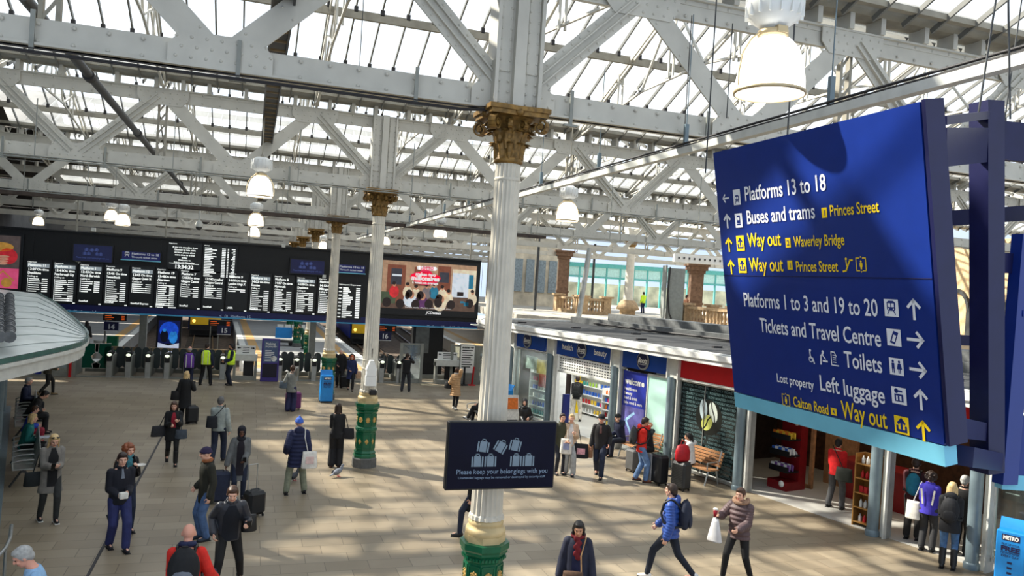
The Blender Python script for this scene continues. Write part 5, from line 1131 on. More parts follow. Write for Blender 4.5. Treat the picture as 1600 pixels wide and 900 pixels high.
def suitcase(lab, loc, rz, w, d, h, m, stripe=None, ribs=0, handle=0, tilt=0, name='suitcase', grp='travel cases'):
    t = thing(name, lab, 'suitcase', loc, rz, grp); mb = MB(); mb.box((0, 0, h / 2 + .05), (w, d, h), bev=min(w, d) * .18)
    if ribs:
        for k in range(ribs): mb.box((0, -d / 2, .15 + (h - .2) * k / (ribs - 1)), (w * .82, .02, .02))
    mb.build('shell', m, t, local=True)
    if stripe: mb = MB(); mb.box((-w * .32, -d / 2 - .004, h / 2 + .05), (w * .28, .02, h * .94), bev=.005); mb.build('front_stripe', stripe, t, local=True)
    mb = MB(); mb.path([(-.09, 0, h + .05), (-.09, 0, h + .08), (.09, 0, h + .08), (.09, 0, h + .05)], .012, 6); mb.build('grab_handle', M_DARK, t, local=True)
    if handle: mb = MB(); mb.path([(-.1, d * .35, h), (-.1, d * .35, h + handle), (.1, d * .35, h + handle), (.1, d * .35, h)], .011, 6); mb.build('pull_handle', M_SILV, t, local=True)
    for a in (-1, 1):
        for c in (-1, 1): mb = MB(); mb.tube((a * w * .38 - .012, c * d * .32, .03), (a * w * .38 + .012, c * d * .32, .03), .03, n=10); mb.build('wheel', M_BLACK, t, local=True)
    if tilt: t.rotation_euler = (tilt, 0, rz)
    return t
M_CB = mat('case_black', (26, 27, 30), .45, var=.1); M_CG = mat('case_charcoal', (52, 54, 56), .35, .1, var=.1); M_CS = mat('case_silver', (170, 172, 176), .35, .2)
suitcase('big black suitcase with a curved silver front panel by the shop bench', zp(1028, 756), RZ_S - .1, .52, .36, .78, M_CB, M_CS)
suitcase('charcoal ribbed hard suitcase with the red bag on top by the shop bench', zp(1063, 765), RZ_S + .05, .5, .34, .72, M_CG, None, 13)
suitcase('grey soft suitcase standing behind the man in the red jacket', zp(988, 737), RZ_S, .42, .3, .62, mat('case_grey', (92, 92, 92), .6))

# newspaper stands
M_METRO = mat('newspaper_stand_blue', (30, 132, 208), .4, var=.06)
def metro(lab, loc, rz, words):
    t = thing('newspaper_stand', lab, 'newspaper stand', loc, rz, 'blue newspaper stands'); mb = MB(); mb.box((0, 0, .58), (.5, .34, 1.06), bev=.02); mb.build('body', M_METRO, t, local=True)
    mb = MB(); mb.box((0, 0, .03), (.46, .34, .06)); mb.build('foot', M_BLACK, t, local=True); mb = MB(); mb.bar((0, .1, 1.1), (0, .2, 1.3), .5, .03); mb.build('back_plate', M_METRO, t, local=True)
    f = Face((-.25, -.17, .05), (1, 0, 0), (0, 0, 1)); mb = MB(); f.rect(mb, .1, .88, .4, 1.0); mb.build('title_patch', M_NAVYD, t, local=True)
    mb = MB(); f.text(mb, 'METRO', .25, .905, .07, 'c', width=.26, bold=.05, k=3); mb.build('title', M_WHITE, t, local=True)
    mb = MB(); f.text(mb, 'PICK UP YOUR', .25, .79, .04, 'c', width=.3); f.text(mb, 'FREE', .25, .68, .09, 'c', width=.32, bold=.05); f.text(mb, 'NEWSPAPER', .25, .62, .045, 'c', width=.32); f.text(mb, 'EVERY DAY', .25, .56, .045, 'c', width=.3)
    if words:
        for k in range(3): f.rect(mb, .21, .44 - k * .1, .29, .48 - k * .1)
    mb.build('lettering', M_NAVYD, t, local=True)
metro('blue newspaper stand leaning against the green pedestal by the gates', V((3.16, 32.3, 0)), .1, 0)
metro('blue newspaper stand in front of the cafe window, cut by the picture edge', V((14.35, 11.1, 0)), RZ_S + .25, 1)
metro('blue newspaper stand behind the big fluted column at the pharmacy corner', zp(789, 652), RZ_S, 0)

# ------------------------------------------------------------------ left kiosk with glazed canopy
CZ = 3.2
NEAR = [(137.5, 524), (135, 531), (126, 537), (110, 542), (86, 547.5), (50, 555), (0, 565)]
FARE = [(137, 521, 3.22), (133, 515, 3.27), (122, 504, 3.36), (105, 489, 3.5), (84, 472, 3.68), (60, 459, 3.84), (0, 452, 3.98)]
ne = [zp(x, y, CZ) for x, y in NEAR] + [V((-5.2, 13.5, CZ)), V((-7.5, 11.5, CZ))]; fe = [zp(*q) for q in FARE]; fe += [fe[-1] + V((-4, 1.5, .2)), fe[-1] + V((-9, 0, .2))]
kk = thing('kiosk_canopy', 'pale glass topped kiosk canopy with a curved white edge beam', 'canopy roof', (-6, 20, CZ))
M_CANOPY = mat('canopy_glass', (236, 242, 238), .25, var=.12, scale=1.2)
mb = MB(); NU = 9
for k in range(len(ne) - 1):
    for j in range(NU):
        a, c = j / NU, (j + 1) / NU
        q = [ne[k].lerp(fe[k], a), ne[k + 1].lerp(fe[k + 1], a), ne[k + 1].lerp(fe[k + 1], c), ne[k].lerp(fe[k], c)]
        mb.add(q, [(3, 2, 1, 0)], 0, True); mb.add([p - V((0, 0, .06)) for p in q], [(0, 1, 2, 3)], 0, True)
mb.build('glass_top', M_CANOPY, kk)
mb = MB(); ed = list(reversed(fe[:6])) + ne; ctr = V((-12, 24, CZ))
def inw(p): q = ctr - p; q.z = 0; return q.normalized()
for a, c in zip(ed[:-1], ed[1:]):
    for k, z0, z1, w in ((.12, -.36, -.1, .14), (.06, -.14, -.06, .2), (.16, -.4, -.34, .22)): mb.bar(a + inw(a) * k + V((0, 0, (z0 + z1) / 2)), c + inw(c) * k + V((0, 0, (z0 + z1) / 2)), w, z1 - z0)
mb.build('edge_beam', M_TRIM, kk)
mb = MB()
for a, c in zip(ed[:-1], ed[1:]): mb.bar(a, c, .05, .1)
mb.build('glass_edge', mat('green_glass_edge', (60, 100, 92), .2), kk)
mb = MB()
for j in range(1, NU):
    f_ = j / NU
    for k in range(len(ne) - 1): mb.bar(ne[k].lerp(fe[k], f_) + V((0, 0, .01)), ne[k + 1].lerp(fe[k + 1], f_) + V((0, 0, .01)), .02, .012)
mb.build('glazing_joint', mat('joint_grey', (150, 160, 158), .6), kk)
t = thing('bellows_pipes', 'pair of ribbed steel pipes lying on the pale kiosk canopy', 'pipe', zp(10, 500, 3.7), 0)
for px in (-4, 12):
    a, c = zp(px + 3, 526, 3.62), zp(px + 3, 462, 4.05); mb = MB(); mb.tube(a, c, .085, n=12)
    for k in range(34): q = a + (c - a) * (k / 33); mb.tube(q - (c - a).normalized() * .05, q + (c - a).normalized() * .05, .1 if k % 4 else .118, n=12)
    mb.build('pipe', mat('pipe_dark_steel', (104, 106, 108), .35, .4, var=.3), t)
KD = V((-.235, .972, 0)); KA = V((-4.45, 16.3, 0)); KN = V((.972, .235, 0))
def K(t, o, z): return KA + KD * t + KN * o + V((0, 0, z))
KM = Matrix((KD, -KN, V((0, 0, 1)))).transposed()
def kbox(mb, t0, t1, o0, o1, z0, z1): return mb.box(K((t0 + t1) / 2, (o0 + o1) / 2, (z0 + z1) / 2), (t1 - t0, abs(o1 - o0), z1 - z0), M=KM)
ks = thing('kiosk', 'kiosk with dark red upper band and glazed blue grey front beneath the canopy', 'kiosk', K(3, 0, 0))
mb = MB(); kbox(mb, -4, 2.9, .0, -.12, 2.2, 2.78); mb.tube(K(2.9, -.5, 2.2), K(2.9, -.5, 2.78), .5, n=24); mb.build('red_band', mat('kiosk_red', (128, 26, 30), .4), ks)
mb = MB(); kbox(mb, -4, 14, -.3, -4, 0, 2.78); mb.build('body', mat('kiosk_wall', (84, 92, 92), .6, var=.2), ks)
mb = MB(); kbox(mb, -4, 14, -.1, -.14, .15, 2.2); mb.build('glass_front', mat('kiosk_glass', (92, 104, 102), .1, var=.2), ks)
mb = MB(); kbox(mb, -4, 14, .35, -.2, 0, .15); mb.build('plinth', M_POST, ks)
for t_ in (-.3, 7.2, 13): mb = MB(); mb.tube(K(t_, .1, 0), K(t_, .1, 2.79), .12, n=16); mb.build('post', M_POST, ks)
mb = MB(); q_ = [zp(18, 821, .55), zp(16, 840, .55), zp(9, 856, .55), zp(0, 866, .55), zp(-30, 890, .55)]; mb.path(q_, .03, 8); mb.tube(q_[2], V((q_[2].x, q_[2].y, 0)), .025, n=8); mb.tube(q_[4], V((q_[4].x, q_[4].y, 0)), .025, n=8); tag(mb.build('handrail', M_SILV), 'low curved steel handrail at the foot of the kiosk post', 'handrail')
def metal_bench(lab, loc, rz, n=4):
    t = thing('metal_bench', lab, 'bench', loc, rz, 'perforated metal benches'); W = .56
    for k in range(n):
        x = (k - (n - 1) / 2) * W; mb = MB(); mb.box((x, 0, .44), (W * .92, .44, .03), bev=.01); mb.box((x, .26, .68), (W * .92, .03, .44), bev=.01, M=Matrix.Rotation(-.22, 3, 'X')); mb.build('seat_shell', M_SILV, t, local=True)
    for k in range(n + 1):
        x = (k - n / 2) * W; mb = MB(); mb.path([(x, -.2, .44), (x, -.22, .62), (x, -.05, .66), (x, .2, .66)], .02, 8); mb.build('armrest', M_SILV, t, local=True)
    for s in (-1, 1): mb = MB(); x = s * W * (n / 2 - .4); mb.path([(x, -.25, .02), (x, 0, .42), (x, .25, .02)], .025, 8); mb.build('leg', M_DARK, t, local=True)
    mb = MB(); mb.tube((-W * n / 2, 0, .41), (W * n / 2, 0, .41), .03, n=8); mb.build('beam', M_DARK, t, local=True); return t
rzk = math.atan2(KD.y, KD.x)
metal_bench('perforated metal bench along the kiosk front beside the woman in the teal jacket', K(4.9, .7, 0), rzk + math.pi, 5)
metal_bench('perforated metal bench along the kiosk front under the grey haired man', K(10.6, .7, 0), rzk + math.pi, 7)
metal_bench('perforated metal bench mostly hidden behind the large fluted column', zp(752, 668) + V((.2, .6, 0)), RZ_S, 3)
# ------------------------------------------------------------------ street level beyond the shops, on the right
DZ = 3.5
def dk(x, y, z=DZ): return zp(x, y, z)
mb = MB(); mb.prism([(15.2, 44, DZ), (21, 38.5, DZ), (60, 28, DZ), (70, 90, DZ), (26, 92, DZ), (16.5, 60, DZ)], (0, 0, -.5)); struct(mb.build('street_deck_floor', mat('street_paving', (186, 180, 168), .9)))
M_SANDL = mat('pale_sandstone', (206, 178, 138), .85, var=.2, scale=3)
def radial(px, depth, z=DZ): q = ray(px, 460); q = q / q.dot(FW); p = CAM + q * depth; return V((p.x, p.y, z))
FACE_R = math.atan2(FW.y, FW.x) - math.pi / 2
def pier(px, depth, w, top, m, lab, name='stone_pier', cat='pier'):
    p = radial(px, depth); t = thing(name, lab, cat, p, FACE_R, 'stone piers on the street level'); q = MB(); h = top - DZ
    q.box((0, 0, h / 2), (w, w, h)); q.build('shaft', m, t, local=True); q = MB(); q.box((0, 0, h * .32), (w * 1.15, w * 1.15, .16)); q.box((0, 0, h - .5), (w * 1.2, w * 1.2, .2)); q.box((0, 0, h - .25), (w * 1.5, w * 1.5, .3)); q.box((0, 0, h - .05), (w * 1.75, w * 1.75, .14)); q.build('capital', m, t, local=True); q = MB(); q.box((0, 0, .25), (w * 1.3, w * 1.3, .5)); q.build('base', m, t, local=True)
pier(878, 60, .85, 8.1, M_BROWNSTONE, 'brown stone pier with moulded cap above the flat canopy roof'); pier(1086, 53, .85, 7.4, M_BROWNSTONE, 'brown stone pier with moulded cap just beside the blue direction sign')
def balustrade(xa, da, xb, db, lab, n):
    a, c = radial(xa, da), radial(xb, db); t = thing('stone_balustrade', lab, 'balustrade', a, 0, 'stone balustrades on the street level'); q = MB(); q.bar(a + V((0, 0, 1.05)), c + V((0, 0, 1.05)), .36, .16); q.build('coping', M_SAND, t); q = MB(); q.bar(a + V((0, 0, .12)), c + V((0, 0, .12)), .4, .24); q.build('plinth', M_SAND, t)
    for k in range(n): p = a + (c - a) * ((k + .5) / n); q = MB(); q.lathe([(.08, .24), (.08, .3), (.05, .36), (.11, .55), (.06, .8), (.09, .88), (.09, .98)], p, 10); q.build('baluster', M_SAND, t)
    for p in (a, c): q = MB(); q.box(p + V((0, 0, .6)), (.55, .55, 1.2)); q.box(p + V((0, 0, 1.25)), (.8, .8, .14)); q.build('end_block', M_SAND, t)
balustrade(873, 58, 905, 55, 'short sandstone balustrade beside the brown stone pier', 6); balustrade(912, 54, 948, 55, 'sandstone balustrade between the steel pole and the white street column', 8); balustrade(1074, 47, 1150, 43, 'sandstone balustrade running behind the blue direction sign', 14); balustrade(1115, 47, 1230, 52, 'sandstone balustrade further back behind the blue direction sign', 16)
p = radial(982, 60); t = thing('street_column', 'white iron column on a stone pedestal at street level', 'column', p); q = MB(); q.lathe([(.6, 0), (.6, .3), (.9, .4), (.75, .8), (.5, 1.1)], p, 16); q.build('pedestal', M_SAND, t); q = MB(); q.lathe([(.42, 1.1), (.36, 1.4), (.3, 5.2)], p, 18); q.build('shaft', M_CREAM, t); q = MB(); q.lathe([(.3, 5.2), (.5, 5.6), (.55, 5.75)], p, 16); q.build('capital', M_GOLD, t)
mb = MB(); mb.box(p + V((0, 0, 6.2)), (.9, .7, .9)); tag(mb.build('riveted_stub', M_STEEL), 'riveted steel stub standing on the white street column', 'steel post')
p = radial(1037, 47); t = thing('steel_stanchion', 'tall grey steel stanchion with cables beside the hi-vis worker', 'stanchion', p, FACE_R); q = MB(); q.box((0, 0, 1.6), (.12, .9, 3.8)); q.box((.7, 0, 1.6), (.9, .7, 3.5)); q.build('plates', mat('stanchion_grey', (140, 144, 140), .5), t, local=True); q = MB(); q.path([(.2, -.5, 3.4), (.15, -.5, 1.8), (.3, -.5, .6), (.6, -.5, .0)], .05, 8); q.build('cables', M_CLIP, t, local=True)
p = radial(1058, 46.8); mb = MB(); mb.box(p + V((1.3, 0, 4.0)), (3.4, .2, .5)); 
for k in range(9): mb.box(p + V((-.1 + k * .36, -.12, 4.0)), (.1, .03, .12), mi=1)
tag(mb.build('perforated_beam', [M_WHITE, M_DARK]), 'white perforated steel beam on the grey stanchion', 'beam')
p = radial(905, 46); mb = MB(); mb.tube(p + V((0, 0, -.4)), p + V((.5, 0, 4.2)), .16, n=12); tag(mb.build('steel_prop', M_SILV), 'shiny steel pole in front of the street balustrade', 'pole')
for px, dpt, lab in ((925, 62, 'thin dark street post beside the steel pole'), (837, 56, 'dark downpipe on the window wall beside the big column')):
    p = radial(px, dpt); mb = MB(); mb.tube(p, p + V((0, 0, 5.4)), .1, n=10); tag(mb.build('street_post', M_DARK), lab, 'post')
# pale arcaded wall with tall windows left of the pier
a, c = radial(760, 66), radial(868, 68); mb = MB(); mb.bar(a + V((0, 0, 2.4)), c + V((0, 0, 2.4)), .5, 6.4); struct(mb.build('wall_street', mat('cream_wall', (206, 196, 176), .8, var=.3, scale=1.2)))
for k in range(6):
    q0_ = a + (c - a) * ((k + .5) / 6.0) + V((0, -.35, 2.6)); mb = MB(); mb.bar(q0_ - (c - a).normalized() * .36, q0_ + (c - a).normalized() * .36, .08, 2.8); struct(mb.build('window_%d' % (k + 1), mat('street_window', (136, 150, 158), .15, var=.3)))
# turquoise roofed glass screen and bright street beyond
M_TURQ = mat('turquoise_iron', (90, 170, 164), .5)
a, c = radial(882, 92), radial(1180, 92); t = thing('glass_arcade', 'turquoise framed glass arcade across the bright street', 'arcade', a)
mb = MB(); mb.bar(a + V((0, 0, 4.6)), c + V((0, 0, 4.6)), .3, .5); mb.bar(a + V((0, 0, 3.2)), c + V((0, 0, 3.2)), .2, .2); mb.build('fascia', M_TURQ, t)
mb = MB(); mb.bar(a + V((0, 0, 3.9)), c + V((0, 0, 3.9)), .05, 1.2); mb.build('upper_glass', mat('arcade_glass', (176, 216, 210), .2), t)
for k in range(15): p = a + (c - a) * (k / 14); mb = MB(); mb.box(p + V((0, 0, 2.0)), (.18, .18, 5.2)); mb.build('post', M_TURQ, t)
mb = MB(); mb.bar(a + V((0, 3, .9)), c + V((0, 3, .9)), .3, 3.2); mb.build('rear_wall', mat('arcade_wall', (212, 202, 180), .8, var=.4, scale=.8), t)
# sandstone building seen through the frame of the blue sign: two round arches
a, c = radial(1330, 58), radial(1640, 40); t = thing('stone_building', 'sunlit sandstone building with round arched windows behind the sign frame', 'building', a)
mb = MB(); mb.bar(a + V((0, 0, 1.5)), c + V((0, 0, 1.5)), .6, 9); mb.build('wall', M_SANDL, t); dirn = (c - a).normalized(); nrm_ = V((dirn.y, -dirn.x, 0)); 
if nrm_.dot(CAM - a) < 0: nrm_ = -nrm_
for k in range(7):
    p = a + (c - a) * ((k + .5) / 7) + nrm_ * .34; mb = MB(); pts = [p + dirn * (1.2 * math.cos(math.pi * j / 10)) + V((0, 0, 1.9 + 1.2 * math.sin(math.pi * j / 10))) for j in range(11)]
    for q0_, q1_ in zip(pts[:-1], pts[1:]): mb.bar(q0_, q1_, .25, .2)
    mb.bar(p + dirn * 1.2 + V((0, 0, -1)), p + dirn * 1.2 + V((0, 0, 1.9)), .2, .25); mb.bar(p - dirn * 1.2 + V((0, 0, -1)), p - dirn * 1.2 + V((0, 0, 1.9)), .2, .25); mb.build('arch', M_DARK, t)
mb = MB(); p = zp(1482, 530, 4.0); p = CAM + (p - CAM).normalized() * 26; nb_ = thing('name_board', 'small navy station name board seen through the sign frame', 'sign', (p.x, p.y, 0)); mb.box(p, (3.4, .2, .3), rz=FACE_R); mb.build('panel', M_NAVYD, nb_); mb = MB(); f = Face(p - RT * 1.0 - FW * .12 + V((0, 0, -.08)), (RT.x, RT.y, 0), (0, 0, 1)); f.text(mb, 'Edinburgh', 0, 0, .16); mb.build('lettering', M_TEXTP, nb_); mb = MB(); mb.tube((p.x, p.y, 3.62), (p.x, p.y, p.z - .1), .06, n=8); mb.build('pole', M_GATE, nb_)

# ------------------------------------------------------------------ trains, buffer and platform furniture beyond the gates
def train(lab, base, end, w, body, front, grp=None, lights=True, skirt=M_BLACK, skirt2=M_BLACK):
    a, c = V(base), V(end); d = (c - a).normalized(); rz = math.atan2(d.y, d.x) - math.pi / 2; t = thing('train', lab, 'train', a, rz); L = (c - a).length
    prof = [(-w / 2, .35), (-w / 2, 2.6), (-w * .42, 3.2), (-w * .25, 3.5), (w * .25, 3.5), (w * .42, 3.2), (w / 2, 2.6), (w / 2, .35)]
    mb = MB(); mb.prism([(x, .5, z) for x, z in prof], (0, L, 0)); mb.build('body', body, t, local=True)
    mb = MB(); P0 = [(-w * .46, .35), (-w * .46, 2.3), (-w * .3, 3.2), (w * .3, 3.2), (w * .46, 2.3), (w * .46, .35)]; mb.prism([(x, .05, z) for x, z in P0], (0, .5, 0)); mb.build('nose', skirt2, t, local=True); mb = MB(); mb.add([(-w * .44, .02, .8), (w * .44, .02, .8), (w * .44, .02, 2.4), (w * .3, .02, 3.1), (-w * .3, .02, 3.1), (-w * .44, .02, 2.4)], [(0, 1, 2, 3, 4, 5)]); mb.build('front_panel', front, t, local=True)
    mb = MB(); mb.add([(-w * .34, .0, 2.1), (w * .34, .0, 2.1), (w * .28, .0, 2.95), (-w * .28, .0, 2.95)], [(0, 1, 2, 3)]); mb.build('windscreen', mat('train_glass', (26, 30, 38), .1), t, local=True)
    mb = MB(); mb.box((0, .3, .2), (w * .9, .6, .4)); mb.box((0, L / 2, .1), (w * .8, L, .4)); mb.build('underframe', skirt, t, local=True)
    for s in (-1, 1): mb = MB(); mb.ball((s * w * .34, .03, 1.1), (.14, .06, .14), 12, 6); mb.build('headlight', mat('headlight', (255, 190, 90), .3, emit=2.5) if lights else M_TRIM, t, local=True)
    for s in (-1, 1):
        for k in range(6): mb = MB(); mb.box((s * w / 2, 4 + k * 3.2, 2.1), (.05, 2.0, .8)); mb.build('side_window', mat('train_glass', (26, 30, 38), .1), t, local=True)
    return t
train('yellow fronted train standing behind the number 15 sign', (-3.45, 71, -.64), (-5.3, 112, -.64), 2.8, mat('train_navy', (30, 40, 90), .4), mat('train_yellow', (246, 196, 40), .4, var=.04), lights=True)
train('blue train with yellow nose and lit lamps behind the number 16 sign', (9.75, 68, -.64), (11.2, 114, -.64), 2.8, mat('train_blue', (34, 54, 150), .4), mat('train_yellow', (246, 196, 40), .4, var=.04))
t = thing('buffer_stop', 'grey buffer stop at the end of the platform 15 track', 'buffer stop', (-2.6, 47.5, -1)); mb = MB(); mb.box((-2.6, 47.5, .2), (2.2, .4, .5)); mb.build('beam', M_GATE, t)
for s in (-.8, .8): mb = MB(); mb.box((-2.6 + s, 47.7, -.5), (.25, .5, 1.0)); mb.bar((-2.6 + s, 47.7, .1), (-2.6 + s, 49.3, -.9), .15, .15); mb.build('leg', M_GATE, t); mb = MB(); mb.tube((-2.6 + s, 47.3, .25), (-2.6 + s, 47.0, .25), .2, n=12); mb.build('buffer', M_BLACK, t)
for px, py, lab in ((222, 545, 'square grey post between the first gates'), (487, 540, 'square grey post among the gates beside the slim far column')):
    p = yp(px, py, 41.0); mb = MB(); mb.box((p.x, 41.0, 1.6), (.32, .3, 3.2)); tag(mb.build('square_post', M_GATE), lab, 'post', 'square posts behind the gates')
p = zp(163, 560); t = thing('litter_bin', 'steel and green bins behind the wide gate', 'bin', p); mb = MB(); mb.tube(p + V((-.3, 0, 0)), p + V((-.3, 0, .95)), .26, n=16); mb.build('steel_body', M_SILV, t); mb = MB(); mb.box(p + V((.35, 0, .6)), (.5, .5, 1.2)); mb.build('green_body', M_GREEN, t)
t = thing('advert_pillar', 'tall black advert pillar behind the gate line beside the grey counter', 'advert pillar', zp(664, 585)); p = zp(664, 585); mb = MB(); mb.box((p.x, p.y, 1.5), (1.7, .5, 3.0)); mb.build('casing', M_BLACK, t); mb = MB(); f = Face((p.x - .75, p.y - .25, .3), (1, 0, 0), (0, 0, 1)); f.rect(mb, .05, .9, .8, 2.5); mb.build('timetable', mat('dim_sheet', (96, 100, 100), .6, var=.2), t)
t = thing('luggage_cart', 'small blue topped luggage cart on the platform beyond the gates', 'cart', zp(442, 540)); p = zp(442, 540); mb = MB(); mb.box(p + V((0, 0, .9)), (1.1, .6, .7)); mb.build('blue_box', M_METRO, t); mb = MB(); mb.box(p + V((0, 0, .3)), (1.3, .7, .12)); mb.build('chassis', M_DARK, t)
for s in (-.5, .5): mb = MB(); mb.tube(p + V((s, -.3, .14)), p + V((s, .3, .14)), .14, n=12); mb.build('wheel', M_BLACK, t)
p = zp(455, 525); metal_bench('perforated metal bench on the platform beyond the gates', p, .1, 4)
# weatherproof box on the second column
t = thing('weatherproof_box', 'white weatherproof box with aerial strapped to a fluted column', 'equipment box', (3.24, 21.2, 2.2)); mb = MB(); mb.box((3.24, 21.2, 2.42), (.3, .18, .3), bev=.02); mb.box((3.24, 21.2, 2.64), (.26, .2, .14)); mb.prism([(3.09, 21.1, 2.71), (3.39, 21.1, 2.71), (3.29, 21.1, 2.98), (3.19, 21.1, 2.98)], (0, .2, 0)); mb.build('casing', M_WHITE, t); mb = MB(); mb.tube((3.24, 21.2, 3.05), (3.24, 21.2, 3.3), .012, n=6); mb.build('aerial', M_BLACK, t); mb = MB(); mb.box((3.3, 21.08, 2.12), (.2, .2, .14), bev=.02); mb.build('camera', M_BLACK, t)
for px, lab in ((468, 'gold capital'),): pass
# pigeons
M_PIG = mat('pigeon_grey', (120, 124, 134), .7, var=.25, scale=20); M_PIGD = mat('pigeon_dark', (54, 58, 66), .6)
def pigeon(lab, loc, rz, m):
    t = thing('pigeon', lab, 'pigeon', loc, rz, 'pigeons'); mb = MB(); mb.ball((0, 0, .14), (.15, .075, .075), 12, 8, M=Matrix.Rotation(-.3, 3, 'Y')); mb.ball((.13, 0, .215), (.05, .04, .06), 10, 6); mb.ball((.16, 0, .28), (.04, .034, .036), 10, 6); mb.ball((-.17, 0, .085), (.1, .04, .018), 10, 5, M=Matrix.Rotation(-.25, 3, 'Y')); mb.build('body', m, t, local=True)
    mb = MB(); mb.tube((.19, 0, .278), (.225, 0, .27), .01, .003, 6); mb.build('beak', M_PIGD, t, local=True)
    for s in (-1, 1): mb = MB(); mb.ball((-.03, s * .065, .15), (.13, .016, .05), 10, 5, M=Matrix.Rotation(-.25, 3, 'Y')); mb.build('wing', M_PIGD if s > 0 else m, t, local=True); mb = MB(); mb.tube((.01, s * .03, .1), (.03, s * .03, .008), .008, n=6); mb.box((.045, s * .03, .006), (.06, .03, .01)); mb.build('leg', mat('pigeon_leg', (180, 90, 90), .6), t, local=True)
pigeon('grey pigeon walking beside the woman in the black suit', zp(527, 745), .6, M_PIG); pigeon('dark pigeon behind the legs of the person in the navy coat', zp(459, 752), .9, M_PIGD)
# ------------------------------------------------------------------ people
SKIN = {'fair': mat('skin_fair', (226, 176, 152), .55, var=.06), 'tan': mat('skin_tan', (198, 146, 116), .55, var=.06), 'dark': mat('skin_dark', (104, 70, 54), .55, var=.08), 'pink': mat('skin_pink', (222, 160, 138), .5, var=.06)}
HAIRM = {'black': mat('hair_black', (26, 22, 22), .5, var=.3, scale=30), 'brown': mat('hair_brown', (70, 46, 32), .5, var=.3, scale=30), 'dbrown': mat('hair_dark_brown', (46, 32, 26), .5, var=.3, scale=30), 'blond': mat('hair_blond', (206, 176, 126), .5, var=.25, scale=30), 'auburn': mat('hair_auburn', (134, 74, 44), .5, var=.3, scale=30), 'red': mat('hair_red', (182, 84, 40), .5, var=.25, scale=30), 'grey': mat('hair_grey', (168, 168, 166), .55, var=.2, scale=30), 'dgrey': mat('hair_dark_grey', (92, 90, 90), .55, var=.2, scale=30), 'white': mat('hair_white', (226, 224, 220), .55, var=.1, scale=30)}
M_EYE = mat('eye_dark', (30, 22, 20), .3); M_LIP = mat('lip', (176, 92, 84), .5)
def C_(name, rgb, **k): return mat('cloth_' + name, rgb, k.pop('rough', .8), var=k.pop('var', .16), scale=k.pop('scale', 12), **k)
def ik(a, b, l1, l2, pole):
    d = b - a; L = d.length; mx = (l1 + l2) * .995
    if L > mx: b = a + d * (mx / L); d = b - a; L = mx
    if L < abs(l1 - l2) + .02: L = abs(l1 - l2) + .02
    x = (l1 * l1 - l2 * l2 + L * L) / (2 * L); h = math.sqrt(max(0, l1 * l1 - x * x)); u = d.normalized(); p = V(pole); p = (p - u * p.dot(u)); p = p.normalized() if p.length > 1e-4 else V((1, 0, 0))
    return a + u * x + p * h, b
def limb(mb, pts, rs, n=12, bump=0, step=.045):
    for (a, b), (ra, rb) in zip(zip(pts[:-1], pts[1:]), zip(rs[:-1], rs[1:])):
        if bump:
            L = (b - a).length; m = max(2, int(L / step))
            for i in range(m + 1):
                f = i / m; d = (b - a).normalized(); q = V((0, 0, 1)).rotation_difference(d).to_matrix(); r = (ra + (rb - ra) * f)
                mb.ball(a + (b - a) * f, (r + bump, r + bump, step * .62), 10, 6, M=q)
        mb.tube(a, b, ra, rb, n); mb.ball(a, ra, n, 8); mb.ball(b, rb, n, 8)
def loft(mb, rings, n=20):
    vs = []
    for c, X, Y, rx, ry in rings:
        for k in range(n): t = 2 * math.pi * k / n; vs.append(c + X * (rx * math.cos(t)) + Y * (ry * math.sin(t)))
    fs = [tuple(range(n - 1, -1, -1)), tuple(range((len(rings) - 1) * n, len(rings) * n))]
    for i in range(len(rings) - 1):
        for k in range(n): fs.append((i * n + k, i * n + (k + 1) % n, (i + 1) * n + (k + 1) % n, (i + 1) * n + k))
    mb.add(vs, fs, 0, True)
def remesh(o, vox, it=3, fac=.5):
    m = o.modifiers.new('surface', 'REMESH'); m.mode = 'VOXEL'; m.voxel_size = vox; m.use_smooth_shade = True
    if it: s = o.modifiers.new('soften', 'SMOOTH'); s.factor = fac; s.iterations = it
X_ = V((1, 0, 0))
class Person: pass
NPERSON = [0]
